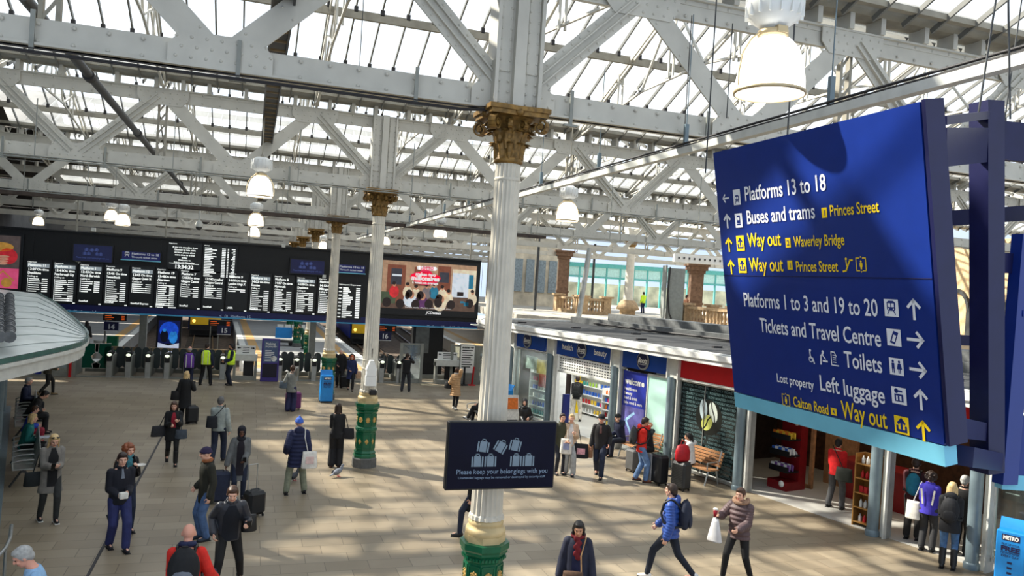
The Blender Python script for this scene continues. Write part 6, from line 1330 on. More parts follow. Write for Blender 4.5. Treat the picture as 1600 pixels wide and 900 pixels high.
def person(lab, px, py, hm, face, top, legs, shoes=('black', (26, 26, 28)), skin='fair', hair=('short', 'brown'), female=False, pose='stand', lean=0, head=(0, 0), hands=None, feet=None, z=0.0, at=None, vox=None, grp=None, front=None, extras=(), short_sleeve=False, twist=0, fvec=None):
    """face: 0 away from the camera, 90 towards the picture's right, 180 towards the camera. top: (cloth, hem, puff, kind)"""
    P = Person(); loc = at if at is not None else zp(px, py, z)
    dv = V((loc.x, loc.y)).normalized(); a = R_(face); fx = dv.x * math.cos(a) + dv.y * math.sin(a); fy = -dv.x * math.sin(a) + dv.y * math.cos(a)
    if fvec is not None: fx, fy = fvec[0], fvec[1]; face = 180
    rz = math.atan2(fy, fx) - math.pi / 2; k = hm / 1.665
    dep = (loc - CAM).dot(FW); near = dep < 22
    vox = vox or (.0085 if dep < 17 else (.0105 if dep < 26 else .014))
    P.loc, P.rz, P.k = loc, rz, k
    sit = pose == 'sit'
    pel = V((0, 0, .93)) if not sit else V((0, 0, .53))
    feet = feet or ([(-.1, .44, 0), (.1, .40, 0)] if sit else [(-.1, -.01, 0), (.1, .02, 0)])
    an = [V((f[0], f[1], f[2] + .085)) for f in feet]
    hw = .092
    if not sit:
        for s in range(40):
            if all((an[i] - (pel + X_ * (hw * (-1, 1)[i]))).length < .845 for i in (0, 1)): break
            pel.z -= .008
    th = R_(lean); D = V((0, math.sin(th), math.cos(th))); Fd = V((0, math.cos(th), -math.sin(th)))
    sw = .142 if female else .162
    def sp_(s): return pel + D * s
    Xt = V((math.cos(R_(twist)), math.sin(R_(twist)), 0))
    sh = [sp_(.452) + Xt * (-sw), sp_(.452) + Xt * sw]; nb = sp_(.54)
    hp, hy = head; Hm = Matrix.Rotation(R_(-hy), 3, 'Z') @ Matrix.Rotation(R_(-lean * .5 - hp), 3, 'X')
    hc = nb + V((0, .02, 0)) * 1 + Hm @ V((0, .015, .135)); 
    def H(x, y, z): return hc + Hm @ V((x, y, z))
    hips = [pel - X_ * hw, pel + X_ * hw]; knees = []; 
    for i in (0, 1): kn, an[i] = ik(hips[i], an[i], .44, .425, (0 + (.12, -.12)[i] * -1 * (1 if sit else 0), 1, .0 if not sit else .3)); knees.append(kn)
    hands = hands or ['side', 'side']; el, wr = [], []
    PRE = {'side': (.25, .03, .86), 'phone': (.05, .30, 1.13), 'chest': (.1, .26, 1.2), 'pocket': (.235, .10, .95), 'mouth': (.04, .16, 1.47), 'ear': (.12, .09, 1.52), 'photo': (.1, .22, 1.5), 'lap': (.1, .3, .66), 'swingf': (.24, .25, .93), 'swingb': (.25, -.22, .9), 'strap': (.13, .16, 1.28), 'front': (.08, .25, 1.0), 'out': (.16, .33, 1.08)}
    for i, s in ((0, -1), (1, 1)):
        h = hands[i]; 
        if isinstance(h, str): h = PRE[h]
        tg = V((s * h[0] if len(h) < 4 else h[0], h[1], h[2])); tg.z += (pel.z - .93) if not sit or h[2] > .75 else 0
        e, w = ik(sh[i], tg, .285, .255, (s * .28, -.8, -.5)); el.append(e); wr.append(w)
    P.wr, P.hc, P.H, P.pel, P.D, P.sp, P.sh, P.Fd = wr, hc, H, pel, D, sp_, sh, Fd
    sk = SKIN[skin]
    # ---- body: one continuous skin
    mb = MB()
    fw_ = (.152, .128, .145) if female else (.15, .142, .165)
    loft(mb, [(sp_(-.07), X_, Fd, .12, .08), (sp_(.0), X_, Fd, fw_[0], .1), (sp_(.17), X_, Fd, fw_[1] - .01, .085), (sp_(.36), Xt, Fd, fw_[2] - .01, .095), (sp_(.47), Xt, Fd, fw_[2] - .02, .075), (sp_(.53), Xt, Fd, .07, .055)])
    limb(mb, [nb - D * .05, H(0, -.012, -.06)], [.058, .052])
    mb.ball(hc + Hm @ V((0, -.008, .02)), (.076, .094, .096), 16, 10, M=Hm); mb.ball(H(0, .022, -.045), (.057, .066, .066), 14, 8, M=Hm); mb.ball(H(0, .055, -.088), (.028, .025, .02), 10, 6, M=Hm)
    mb.tube(H(0, .083, .02), H(0, .108, -.018), .009, .015, 8); mb.ball(H(0, .103, -.02), (.016, .014, .012), 8, 6, M=Hm)
    for s in (-1, 1): mb.ball(H(s * .079, -.005, -.005), (.012, .022, .032), 8, 6, M=Hm); mb.ball(H(s * .036, .07, -.02), (.024, .018, .02), 8, 6, M=Hm)
    mb.ball(H(0, .082, .034), (.05, .012, .012), 10, 6, M=Hm)
    for i, s in ((0, -1), (1, 1)):
        limb(mb, [sh[i], el[i], wr[i]], [.05, .038, .028]); limb(mb, [hips[i], knees[i], an[i]], [.075, .05, .036]); mb.ball(an[i] + V((0, .06, -.04)), (.036, .1, .035), 10, 6)
        f = (wr[i] - el[i]).normalized(); inw_ = V((-s, .25, 0)); inw_ = (inw_ - f * inw_.dot(f)).normalized(); lat = f.cross(inw_).normalized()
        if hands[i] in ('phone', 'chest', 'out', 'front', 'lap', 'mouth'): inw_ = (V((-s * .5, -.3, .8)) - f * V((-s * .5, -.3, .8)).dot(f)).normalized(); lat = f.cross(inw_).normalized()
        c0 = wr[i] + f * .05; Mh = Matrix((lat, f, inw_)).transposed(); mb.ball(c0, (.04, .054, .017), 12, 8, M=Mh)
        fr = max(.0085, vox * .92)
        for q, (o, L) in enumerate(((-.03, .062), (-.01, .074), (.011, .07), (.03, .055))):
            b0 = wr[i] + f * .085 + lat * o * 1.05; b1 = b0 + (f * .8 + inw_ * .55).normalized() * L * .55; b2 = b1 + (f * .15 + inw_).normalized() * L * .5
            limb(mb, [b0, b1, b2], [fr, fr * .95, fr * .85], 7)
        sgn = -1 if lat.dot(V((0, 1, .3))) < 0 else 1
        t0_ = wr[i] + f * .03 + lat * sgn * .034; t1_ = t0_ + (f * .6 + lat * sgn * .7 + inw_ * .4).normalized() * .038; limb(mb, [t0_, t1_, t1_ + (f * .8 + inw_ * .7).normalized() * .03], [fr * 1.25, fr * 1.1, fr], 7)
    S_ = Matrix.Scale(k, 3)
    def fin(m_, nm, mt, par, rm=None, it=3):
        m_.v = [tuple(V(p) * k) for p in m_.v]; o = m_.build(nm, mt, par, local=True)
        if rm: remesh(o, rm * k, it)
        return o
    body = fin(mb, 'person', sk, None, vox); body.location = loc; body.rotation_euler = (0, 0, rz); tag(body, lab, 'person', grp); P.o = body; P.fin = fin
    # ---- clothes
    cloth, hem, puff, kind = top; inf = {'shirt': .014, 'jacket': .024, 'coat': .03, 'puffer': .036}[kind]; mb = MB()
    rw = [(-hem, fw_[0] + inf + (.035 if hem > .3 else .01), .105 + inf + (.03 if hem > .3 else 0)), (-hem * .5, fw_[0] + inf + .012, .108 + inf), (0, fw_[0] + inf, .105 + inf), (.17, fw_[1] + inf + (.012 if kind != 'shirt' else 0), .098 + inf), (.34, fw_[2] + inf, .108 + inf), (.42, fw_[2] + inf + .002, .098 + inf), (.465, fw_[2] - .012 + inf, .088 + inf * .8), (.495, .118 + inf, .078 + inf * .6), (.52, .085 + inf * .7, .07 + inf * .5), (.545, .066 + inf * .5, .062 + inf * .4)]
    def lp(s):
        for (s0, a0, b0), (s1, a1, b1) in zip(rw[:-1], rw[1:]):
            if s <= s1: f = (s - s0) / (s1 - s0); return a0 + (a1 - a0) * f, b0 + (b1 - b0) * f
        return rw[-1][1:]
    down = V((0, 0, 1)) if not sit else D
    rings = []; s = -hem; st = .0225 if puff else .05; i_ = 0
    while s < .545:
        rx, ry = lp(s); 
        if puff: e = .011 if (i_ // 2) % 2 == 0 else -.004; rx += e; ry += e
        c = sp_(s) if s > 0 else pel + down * s
        rings.append((c, Xt if s > .2 else X_, Fd if s > 0 or sit else V((0, 1, 0)), rx, ry)); s += st; i_ += 1
    loft(mb, rings, 22)
    sr_ = (.054, .05, .042); wi = [wr[i] - (wr[i] - el[i]).normalized() * .012 for i in (0, 1)]
    for i in (0, 1):
        ee = wi[i] if not short_sleeve else None
        if ee is not None: limb(mb, [sh[i], el[i], ee], [q + inf * .8 for q in sr_], 12, bump=.009 if puff else 0)
        else: limb(mb, [sh[i], sh[i] + (el[i] - sh[i]) * .75], [sr_[0] + inf * .8, sr_[1] + .02])
    if kind in ('jacket', 'coat', 'puffer'):
        for q in range(10): t_ = math.pi * 2 * q / 10; mb.ball(nb + Fd * (.062 * math.sin(t_) + .005) + Xt * (.072 * math.cos(t_)) + D * (.005 - .01 * math.sin(t_)), .026, 8, 5)
    if 'hooddown' in extras: mb.ball(nb - Fd * .085 + D * -.005, (.12, .06, .085), 12, 8)
    tname = {'shirt': 'shirt', 'jacket': 'jacket', 'coat': 'coat', 'puffer': 'padded_jacket'}[kind]; P.top = fin(mb, tname, cloth, body, max(vox, .0095), 3)
    lc, lw = legs; mb = MB(); r0, r1, r2 = {'slim': (.094, .066, .05), 'reg': (.1, .08, .07), 'wide': (.104, .096, .1)}[lw]
    loft(mb, [(sp_(.1), X_, Fd, fw_[0] - .005, .1), (sp_(.02), X_, Fd, fw_[0] + .008, .108), (pel - down * .07, X_, Fd, fw_[0] - .005, .1)])
    for i in (0, 1): limb(mb, [hips[i] - down * .03, knees[i], knees[i] + (an[i] - knees[i]) * .97], [r0, r1, r2])
    fin(mb, 'trousers', lc, body, max(vox, .0105), 3)
    sm = C_('shoe_' + shoes[0], shoes[1], rough=.5)
    for i in (0, 1):
        mb = MB(); q = an[i]; fl = feet[i][2]; 
        pit_ = R_(0 if fl < .03 else (-35 if feet[i][1] < 0 else 22)); Mf = Matrix.Rotation(pit_, 3, 'X')
        def Tq(v): return q + Mf @ V(v)
        mb.ball(Tq((0, .045, -.045)), (.046, .115, .04), 12, 8, M=Mf); mb.ball(Tq((0, .09, -.05)), (.047, .085, .033), 12, 8, M=Mf); mb.ball(Tq((0, -.025, -.03)), (.042, .055, .05), 10, 7, M=Mf); mb.tube(Tq((0, -.005, -.02)), Tq((0, -.005, .03)), .043, .045, 10)
        if shoes[0] == 'boot': mb.tube(q, q + (knees[i] - q) * .75, .06, .068, 12)
        so_ = fin(mb, 'shoe', sm, body, .011, 2); mb = MB(); mb.box(Tq((0, .045, -.078)), (.088, .25, .018), M=Mf, bev=.006); fin(mb, 'sole', C_('sole_white', (226, 226, 222)) if len(shoes) > 2 else M_BLACK, so_)
    # ---- hair and headwear
    hs, hcx = hair[0], hair[1]; hm_ = HAIRM.get(hcx); mb = MB()
    def hb(x, y, z_, r, n=12, m=8): mb.ball(H(x, y, z_), r, n, m, M=Hm)
    if hs in ('short', 'side', 'curly', 'long', 'pony', 'bob', 'mid'):
        hb(0, -.02, .032, (.086, .1, .098)); hb(0, .03, .085, (.066, .055, .036)); hb(0, -.06, -.02, (.07, .055, .07))
        for s in (-1, 1): hb(s * .07, -.02, .01, (.02, .05, .05))
        if hs == 'curly':
            rr = random.Random(4)
            for q in range(46): a1, a2 = rr.uniform(0, 6.28), rr.uniform(-.6, 1.4); rx = .1; p_ = (rx * math.cos(a2) * math.cos(a1), rx * math.cos(a2) * math.sin(a1) - .02, rx * math.sin(a2) + .01)
            rr = random.Random(4)
            for q in range(60):
                a1, a2 = rr.uniform(0, 6.28), rr.uniform(-1.1, 1.4); p_ = (.105 * math.cos(a2) * math.cos(a1), .105 * math.cos(a2) * math.sin(a1) - .03, .1 * math.sin(a2) + .015)
                if p_[1] < .045 or p_[2] > .09: hb(*p_, (.032, .032, .028), 8, 5)
        if hs in ('long', 'mid', 'bob'):
            L = {'long': .36, 'mid': .2, 'bob': .12}[hs]
            for q in range(7): f = q / 6; hb(0, -.06 - .015 * math.sin(f * 3), -.02 - L * f, (.082 - .02 * f, .045 - .012 * f, .06))
            for s in (-1, 1):
                for q in range(5): f = q / 4; hb(s * (.078 + .004 * f), -.015 + .02 * f * (L > .3), -.01 - L * .75 * f, (.024, .036, .045))
        if hs == 'pony':
            for q in range(6): f = q / 5; hb(0, -.115 - .02 * math.sin(f * 3), .03 - .3 * f, (.034 - .012 * f, .034 - .012 * f, .045))
        fin(mb, 'hair', hm_, body, .011, 2)
    elif hs == 'fringe':
        hb(0, -.055, -.005, (.081, .062, .068)); 
        for s in (-1, 1): hb(s * .074, -.015, .0, (.014, .04, .036))
        fin(mb, 'hair', hm_, body, .011, 2)
    elif hs in ('beanie', 'cap'):
        mt = hair[2]; hb(0, -.012, .05, (.09, .104, .085)); 
        if hs == 'beanie':
            for q in range(18): t_ = math.pi * q / 9; hb(.084 * math.cos(t_), .098 * math.sin(t_) - .012, .038 + .012 * math.sin(t_), (.018, .018, .026), 8, 5)
            if len(hair) > 3: hb(0, -.02, .145, (.025, .025, .025))
        else: hb(0, .1, .052, (.07, .06, .012)); hb(0, .0, .09, (.095, .11, .05))
        fin(mb, 'hat', mt, body, .011, 2)
        if hm_: mb = MB(); hb(0, -.05, -.015, (.078, .06, .055)); fin(mb, 'hair', hm_, body, .012, 2)
    elif hs in ('hijab', 'hood'):
        mt = hair[2]; hb(0, -.022, .03, (.096, .108, .108)); hb(0, -.05, -.07, (.085, .075, .1))
        for q in range(14): t_ = math.pi * 2 * q / 14; hb(.072 * math.cos(t_), .045 - .01 * math.sin(t_), -.005 + .105 * math.sin(t_), (.022, .03, .022), 8, 5)
        hb(0, .02, -.16, (.1, .09, .07)); 
        if hs == 'hijab': hb(0, .075, -.28, (.075, .045, .14))
        fin(mb, 'headscarf' if hs == 'hijab' else 'hood', mt, body, .012, 2)
    # ---- face
    if dep < 30 and 80 < (face % 360) < 285:
        mb = MB()
        for s in (-1, 1): mb.ball(H(s * .031, .079, .012), (.011, .008, .006), 8, 5, M=Hm)
        fin(mb, 'eyes', M_EYE, body); mb = MB()
        for s in (-1, 1): mb.tube(H(s * .018, .091, .033), H(s * .048, .076, .034), .0045, .0035, 6)
        fin(mb, 'eyebrows', hm_ or HAIRM['dbrown'], body); mb = MB(); mb.ball(H(0, .083, -.055), (.023, .009, .007), 10, 6, M=Hm); fin(mb, 'mouth', M_LIP, body)
    if front:                # inner layer showing in an open jacket
        fm, w0, hem2 = front; mb = MB(); rs_ = []
        s = -hem2
        while s < .53: rx, ry = lp(max(s, -hem)); rs_.append((sp_(s) if s > 0 else pel + down * s, s, ry)); s += .04
        vs = []
        for c, s, ry in rs_:
            ww = w0 * (1.0 if s < .36 else max(.45, 1 - (s - .36) * 4))
            for u in (-1, -.5, 0, .5, 1): vs.append(c + Xt * (ww * u) + Fd * (ry * math.sqrt(max(.05, 1 - (ww * u / .2) ** 2)) + .008))
        n_ = len(rs_); fs = [(i * 5 + j, i * 5 + j + 1, i * 5 + 6 + j, i * 5 + 5 + j) for i in range(n_ - 1) for j in range(4)]
        mb.add(vs, fs, 0, True); mb.add([V(v) - Fd * .02 for v in vs], [tuple(reversed(f)) for f in fs], 0, True); fin(mb, 'inner_top', fm, body)
    return P
def W(P, p): return P.loc + Matrix.Rotation(P.rz, 3, 'Z') @ (V(p) * P.k)
def addon(P, nm, m, fn, rm=.011, it=2): mb = MB(); fn(mb); return P.fin(mb, nm, m, P.o, rm, it)
def scarf(P, m, tail=.0):
    def f(mb):
        c = P.sp(.555)
        for q in range(14): t = math.pi * q / 7; mb.ball(c + P.Fd * (.068 * math.sin(t) + .012) + X_ * (.078 * math.cos(t)) - P.D * .01 * math.sin(t), .036, 8, 6)
        if tail: 
            for q in range(6): mb.ball(c + P.Fd * (.115 + .03 * min(1, q / 2)) + X_ * .03 * (-1) ** q * .6 - P.D * (tail * q / 5 + .03), (.05, .025, .05), 8, 6)
    return addon(P, 'scarf', m, f)
def vest(P, m, lett=None):
    def f(mb):
        for s in (.02, .1, .18, .26, .34, .42): pass
        loft(mb, [(P.sp(s), X_, P.Fd, rx, ry) for s, rx, ry in ((-.06, .196, .152), (.1, .19, .15), (.25, .198, .152), (.4, .2, .15), (.47, .17, .125), (.52, .1, .1))])
    o = addon(P, 'safety_vest', m, f, None)
    mb = MB()
    for s in (-.1, .1): 
        mb.add([P.sp(q) - P.Fd * (.155 if q < .45 else .135) + X_ * (s + e) for q in (-.05, .47) for e in (-.016, .016)], [(0, 1, 3, 2)]); mb.add([P.sp(q) + P.Fd * (.155 if q < .45 else .135) + X_ * (s + e) for q in (-.05, .47) for e in (-.016, .016)], [(0, 2, 3, 1)])
    P.fin(mb, 'reflective_stripes', M_TRIM, o); return o
def backpack(P, lab, m, w=.3, h=.44, d=.17, pocket=None, s0=.06, straps=True, grp='backpacks'):
    """worn on the back: a thing of its own"""
    k = P.k; base = P.sp(s0) - P.Fd * (.14 + d / 2); t = thing('backpack', lab, 'backpack', W(P, base), P.rz, grp)
    Rm = Matrix((X_, P.Fd, P.D)).transposed()
    def B(mb): mb.v = [tuple((Rm @ V(p)) * k) for p in mb.v]; return mb
    mb = MB(); mb.ball((0, 0, h * .5), (w * .56, d * .62, h * .55), 14, 10); mb.box((0, 0, h * .42), (w * .86, d * .8, h * .8), bev=.04); o = B(mb).build('body', m, t, local=True); remesh(o, .012, 4)
    mb = MB(); mb.ball((0, -d * .5, h * .3), (w * .38, d * .2, h * .26), 12, 8); o = B(mb).build('front_pocket', pocket or m, t, local=True)
    mb = MB(); mb.path([(-.03, .02, h * 1.0), (-.03, -.02, h * 1.06), (.03, -.02, h * 1.06), (.03, .02, h * 1.0)], .008, 6); B(mb).build('top_loop', M_BLACK, t, local=True)
    if straps:
        for s in (-1, 1):
            off = -(base); mb = MB(); pts = [P.sp(.42) - P.Fd * .15 + X_ * s * .09, P.sp(.525) - P.Fd * .06 + X_ * s * .105, P.sp(.54) + P.Fd * .02 + X_ * s * .11, P.sp(.47) + P.Fd * .12 + X_ * s * .115, P.sp(.3) + P.Fd * .16 + X_ * s * .13, P.sp(.16) + P.Fd * .1 + X_ * s * .19, P.sp(.1) - P.Fd * .06 + X_ * s * .2, P.sp(.12) - P.Fd * .2 + X_ * s * .13]
            for a_, b_ in zip(pts[:-1], pts[1:]): mb.tube(a_ - base, b_ - base, .019, n=8); mb.ball(b_ - base, .019, 8, 5)
            mb.v = [tuple(V(p) * k) for p in mb.v]; mb.build('strap', M_BLACK, t, local=True)
    return t
def bag(lab, P, p, w, h, d, m, name='handbag', strap=None, grp='bags carried by people', rz=0, patch=None, soft=True, strapm=None, flare=.85):
    """p: local point of the bag's top middle; strap: local points it hangs by"""
    k = P.k; bp_ = V(p) - V((0, 0, h)); t = thing(name, lab, 'bag', W(P, bp_), P.rz + rz, grp); mb = MB(); Rb = Matrix.Rotation(-rz, 3, 'Z')
    n = 12; rings = []
    for f in (0, .06, .3, .6, .85, 1): q = (.9 if f in (0,) else 1) * (1 + (flare - 1) * f); rings.append((V((0, 0, h * f)), X_, V((0, 1, 0)), w / 2 * q, d / 2 * (1 if f < .7 else .6 if f < 1 else .4)))
    loft(mb, rings, 16); mb.v = [tuple(V(v) * k) for v in mb.v]; mb.build('body', m, t, local=True)
    if strap:
        mb = MB(); pts = [Rb @ (V(s) - bp_) for s in strap]
        for a_, b_ in zip(pts[:-1], pts[1:]): mb.tube(a_, b_, .011, n=6); mb.ball(b_, .011, 6, 4)
        mb.v = [tuple(V(v) * k) for v in mb.v]; mb.build('strap', strapm or m, t, local=True)
    if patch: 
        mb = MB(); mb.box((0, -d / 2 - .002, h * .5), (w * .5, .01, h * .42)); mb.box((0, d / 2 + .002, h * .5), (w * .5, .01, h * .42)); mb.v = [tuple(V(v) * k) for v in mb.v]; mb.build('print', patch, t, local=True)
    return t
def held(lab, name, cat, P, i, fn, m, off=(0, .0, 0), grp=None):
    q = P.wr[i] + V(off); t = thing(name, lab, cat, W(P, q), P.rz, grp); mb = MB(); fn(mb); mb.v = [tuple(V(v) * P.k) for v in mb.v]; mb.build('body', m, t, local=True); return t
def phone(P, i, lab): return held(lab, 'mobile_phone', 'phone', P, i, lambda mb: mb.box((0, 0, 0), (.075, .012, .15), M=Matrix.Rotation(-.5, 3, 'X'), bev=.004), M_BLACK, (-.0, .1, .03), 'mobile phones')
c = C_
NAVY, BLACK, CHAR = c('navy', (30, 36, 62)), c('black', (24, 25, 28)), c('charcoal', (58, 60, 62))
JEAN, JEAND = c('jeans', (74, 100, 140), var=.25), c('dark_jeans', (34, 42, 62), var=.2)
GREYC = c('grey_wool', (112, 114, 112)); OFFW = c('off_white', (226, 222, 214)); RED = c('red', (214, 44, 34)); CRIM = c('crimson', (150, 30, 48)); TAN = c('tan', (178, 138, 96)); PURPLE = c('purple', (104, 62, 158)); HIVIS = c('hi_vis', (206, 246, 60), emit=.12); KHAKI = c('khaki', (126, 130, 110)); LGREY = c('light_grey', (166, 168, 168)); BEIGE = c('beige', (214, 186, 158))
WALK = [(-.09, .24, 0), (.09, -.26, .04)]; WALK2 = [(-.09, -.24, .04), (.09, .24, 0)]; APART = [(-.16, 0, 0), (.16, .04, 0)]
# 1 woman in the parka
P = person('woman in a grey parka looking down at her phone, sunglasses on her hair', 75, 815, 1.74, 168, (c('parka', (128, 124, 118)), .34, False, 'coat'), (c('leggings', (52, 54, 54)), 'slim'), ('black_trainer', (30, 30, 32), 1), 'fair', ('mid', 'blond'), True, lean=3, head=(22, 0), hands=['phone', 'phone'], feet=[(-.1, .12, 0), (.12, -.16, 0)], front=(BLACK, .085, .2), extras=('hooddown',))
phone(P, 1, 'dark phone held in both hands by the woman in the grey parka')
addon(P, 'sunglasses', M_BLACK, lambda mb: [mb.ball(P.H(s * .035, .06, .1), (.03, .016, .018), 10, 6) for s in (-1, 1)] + [mb.tube(P.H(s * .065, .05, .1), P.H(s * .085, -.04, .05), .005, n=6) for s in (-1, 1)], None)
bag('dark green black shoulder bag at the hip of the woman in the grey parka', P, (.3, .0, .98), .3, .26, .14, c('bag_black', (26, 32, 34)), 'shoulder_bag', [(.3, 0, .95), (.2, 0, 1.38)])
# 2 youth
P = person('youth in a black jacket and royal navy track trousers carrying a white box', 182, 858, 1.76, 165, (c('jacket_ink', (26, 28, 38)), .1, False, 'jacket'), (c('track_navy', (46, 52, 100)), 'reg'), ('dark_trainer', (34, 32, 40)), 'fair', ('short', 'dbrown'), head=(8, 6), hands=[(.06, .26, 1.06), (.1, .24, 1.04)], feet=[(-.09, .2, 0), (.09, -.14, .0)], front=(c('grey_tee', (120, 128, 140)), .03, -.36))
held('white cardboard box held by the youth in navy track trousers', 'food_box', 'box', P, 1, lambda mb: mb.box((0, 0, 0), (.13, .1, .1), bev=.008), OFFW, (-.06, .13, .02))
# 3 woman behind
P = person('woman with curly auburn hair and teal scarf walking just behind the youth', 192, 830, 1.68, 160, (c('coat_black2', (34, 32, 34)), .2, False, 'jacket'), (JEAND, 'slim'), ('black_boot', (24, 24, 26)), 'fair', ('curly', 'auburn'), True, hands=['strap', (.2, .32, 1.1)], feet=[(-.1, .1, 0), (.1, -.42, .14)], head=(10, -8))
scarf(P, c('teal_scarf', (60, 120, 132)), .2); backpack(P, 'rust brown backpack on the curly haired woman behind the youth', c('rust', (134, 82, 50)))
held('white paper plate carried by the curly haired woman', 'paper_plate', 'plate', P, 0, lambda mb: mb.lathe([(0, 0), (.07, 0), (.1, .03), (.095, .03), (.065, .008), (0, .008)], n=16), OFFW, (-.03, .1, .03))
# 4 older man cut by the picture edge
P = person('older man with grey hair in a light blue shirt, head bowed, at the bottom corner', 45, 900, 1.78, 262, (c('light_blue_shirt', (148, 188, 226)), .08, False, 'shirt'), (CHAR, 'reg'), skin='pink', hair=('short', 'grey'), lean=10, head=(26, 0), hands=['front', 'front'], feet=WALK, at=V((-2.22, 10.75, 0)))
# 5 woman with red scarf
P = person('woman in a black coat and crimson top with two dark bags walking towards us', 267, 726, 1.64, 178, (BLACK, .26, False, 'coat'), (c('black_tights', (22, 22, 24)), 'slim'), ('boot', (26, 26, 28)), 'fair', ('bob', 'brown'), True, hands=['chest', (.09, .27, 1.12)], feet=[(-.1, .16, 0), (.1, -.3, .1)], head=(14, 8), front=(CRIM, .06, -.1))
bag('black tote swinging out on one arm of the woman in crimson', P, (.34, .02, 1.05), .42, .28, .14, c('tote_black', (40, 40, 44)), 'tote_bag', [(.34, .02, 1.02), (.2, 0, 1.36)], rz=.3)
bag('slate grey handbag hanging in front of the woman in crimson', P, (-.2, .14, .96), .32, .24, .14, c('slate_bag', (66, 74, 84)), 'handbag', [(-.2, .14, .95), (-.16, .06, 1.38)])
phone(P, 1, 'dark phone held by the woman in crimson')
# 6 blonde traveller and case
P = person('blonde woman in a long black coat looking at her phone, seen from behind', 287, 661, 1.68, 12, (BLACK, .42, False, 'coat'), (BLACK, 'reg'), ('boot', (24, 24, 26)), 'fair', ('mid', 'blond'), True, hands=['side', (.18, .26, 1.25)])
bag('black shoulder bag on the blonde woman in the long black coat', P, (-.3, -.06, 1.06), .3, .3, .14, c('bag_black3', (28, 28, 30)), 'shoulder_bag', [(-.3, -.06, 1.04), (-.17, 0, 1.4)]); phone(P, 1, 'phone held up by the blonde woman in the long black coat')
suitcase('black round cornered wheeled case beside the blonde woman', zp(299, 662), .3, .38, .3, .54, M_CB)
# 7-9 staff
P = person('bald staff member in a purple vest facing the gates', 293, 607, 1.74, 4, (NAVY, .1, False, 'jacket'), (NAVY, 'reg'), skin='pink', hair=('fringe', 'grey'), hands=['front', 'front']); vest(P, PURPLE)
P = person('staff member in a yellow vest seen from behind, feet apart, by the gates', 320, 602, 1.8, 14, (NAVY, .06, False, 'jacket'), (BLACK, 'reg'), hair=('short', 'dbrown'), hands=['front', 'side'], feet=[(-.2, 0, 0), (.2, .05, 0)], head=(0, 20)); vest(P, HIVIS)
P = person('bearded staff member in a yellow vest standing sideways by the gates', 359, 602, 1.8, 262, (NAVY, .08, False, 'jacket'), (c('navy_trs', (36, 42, 58)), 'reg'), hair=('short', 'black'), skin='tan', hands=['front', 'front']); vest(P, HIVIS)
addon(P, 'beard', HAIRM['black'], lambda mb: mb.ball(P.H(0, .04, -.08), (.058, .055, .045), 12, 8))
# 10 man with sling bag
P = person('man in a pale grey fleece with a black sling bag across his back', 339, 722, 1.74, 12, (c('fleece', (156, 164, 160)), .08, False, 'jacket'), (JEAND, 'reg'), ('dark_shoe', (30, 30, 40)), 'fair', ('short', 'dgrey'), hands=['front', 'side'], feet=[(-.1, -.18, 0), (.1, .2, 0)])
bag('black sling bag worn across the back of the man in the pale fleece', P, (-.14, -.2, 1.22), .3, .3, .12, c('sling', (32, 34, 40)), 'sling_bag', [(-.12, -.18, 1.18), (.06, -.16, 1.38), (.13, -.04, 1.5), (.1, .1, 1.4), (-.1, .17, 1.15), (-.2, .0, 1.1)], rz=0)
# 11 woman in headscarf with cases
P = person('woman in a black headscarf and grey coat standing between wheeled cases', 371, 784, 1.68, 178, (c('grey_coat', (104, 106, 106)), .42, False, 'coat'), (JEAND, 'slim'), skin='dark', hair=('hijab', '', c('scarf_black', (24, 24, 34))), female=True, hands=['front', (.28, .1, .84)], head=(16, 0), front=(c('black_dress', (30, 26, 34)), .08, .3))
phone(P, 0, 'phone in the hand of the woman in the black headscarf')
suitcase('navy and black travel case held by the woman in the headscarf', P.loc + V((-.42, -.05, 0)), .1, .46, .28, .66, c('case_navy', (40, 46, 66)))
suitcase('black pull along case with raised silver handle behind the leather jacket man', zp(396, 806), .5, .4, .34, .5, M_CB, handle=.58)
# 12 man in beanie
P = person('man in a dark waxed jacket, purple navy beanie and jeans looking to one side', 318, 843, 1.74, 250, (c('waxed', (40, 40, 32)), .22, False, 'coat'), (JEAN, 'reg'), ('boot_navy', (40, 48, 60)), 'fair', ('beanie', '', c('beanie_purple', (44, 34, 66))), hands=['side', 'pocket'], head=(8, 12), twist=0)
scarf(P, c('rust_collar', (150, 92, 56)))
# 13 leather jacket man
P = person('smiling man in an open black leather jacket and black trousers striding forward', 352, 920, 1.78, 172, (c('leather', (50, 52, 60), rough=.4), .12, False, 'jacket'), (c('black_trs', (22, 22, 24)), 'slim'), ('black_shoe', (24, 24, 26)), 'fair', ('short', 'brown'), lean=16, head=(14, 8), hands=[(.22, .34, 1.12), 'pocket'], feet=[(-.24, -.22, .03), (.2, .22, 0)], front=(c('black_tee', (20, 24, 34)), .12, .06))
phone(P, 0, 'dark phone in the hand of the leather jacket man'); 
bag('dark shoulder bag slung behind the leather jacket man', P, (-.3, -.08, 1.1), .26, .26, .12, M_CB, 'shoulder_bag', [(-.3, -.08, 1.08), (-.17, 0, 1.42)])
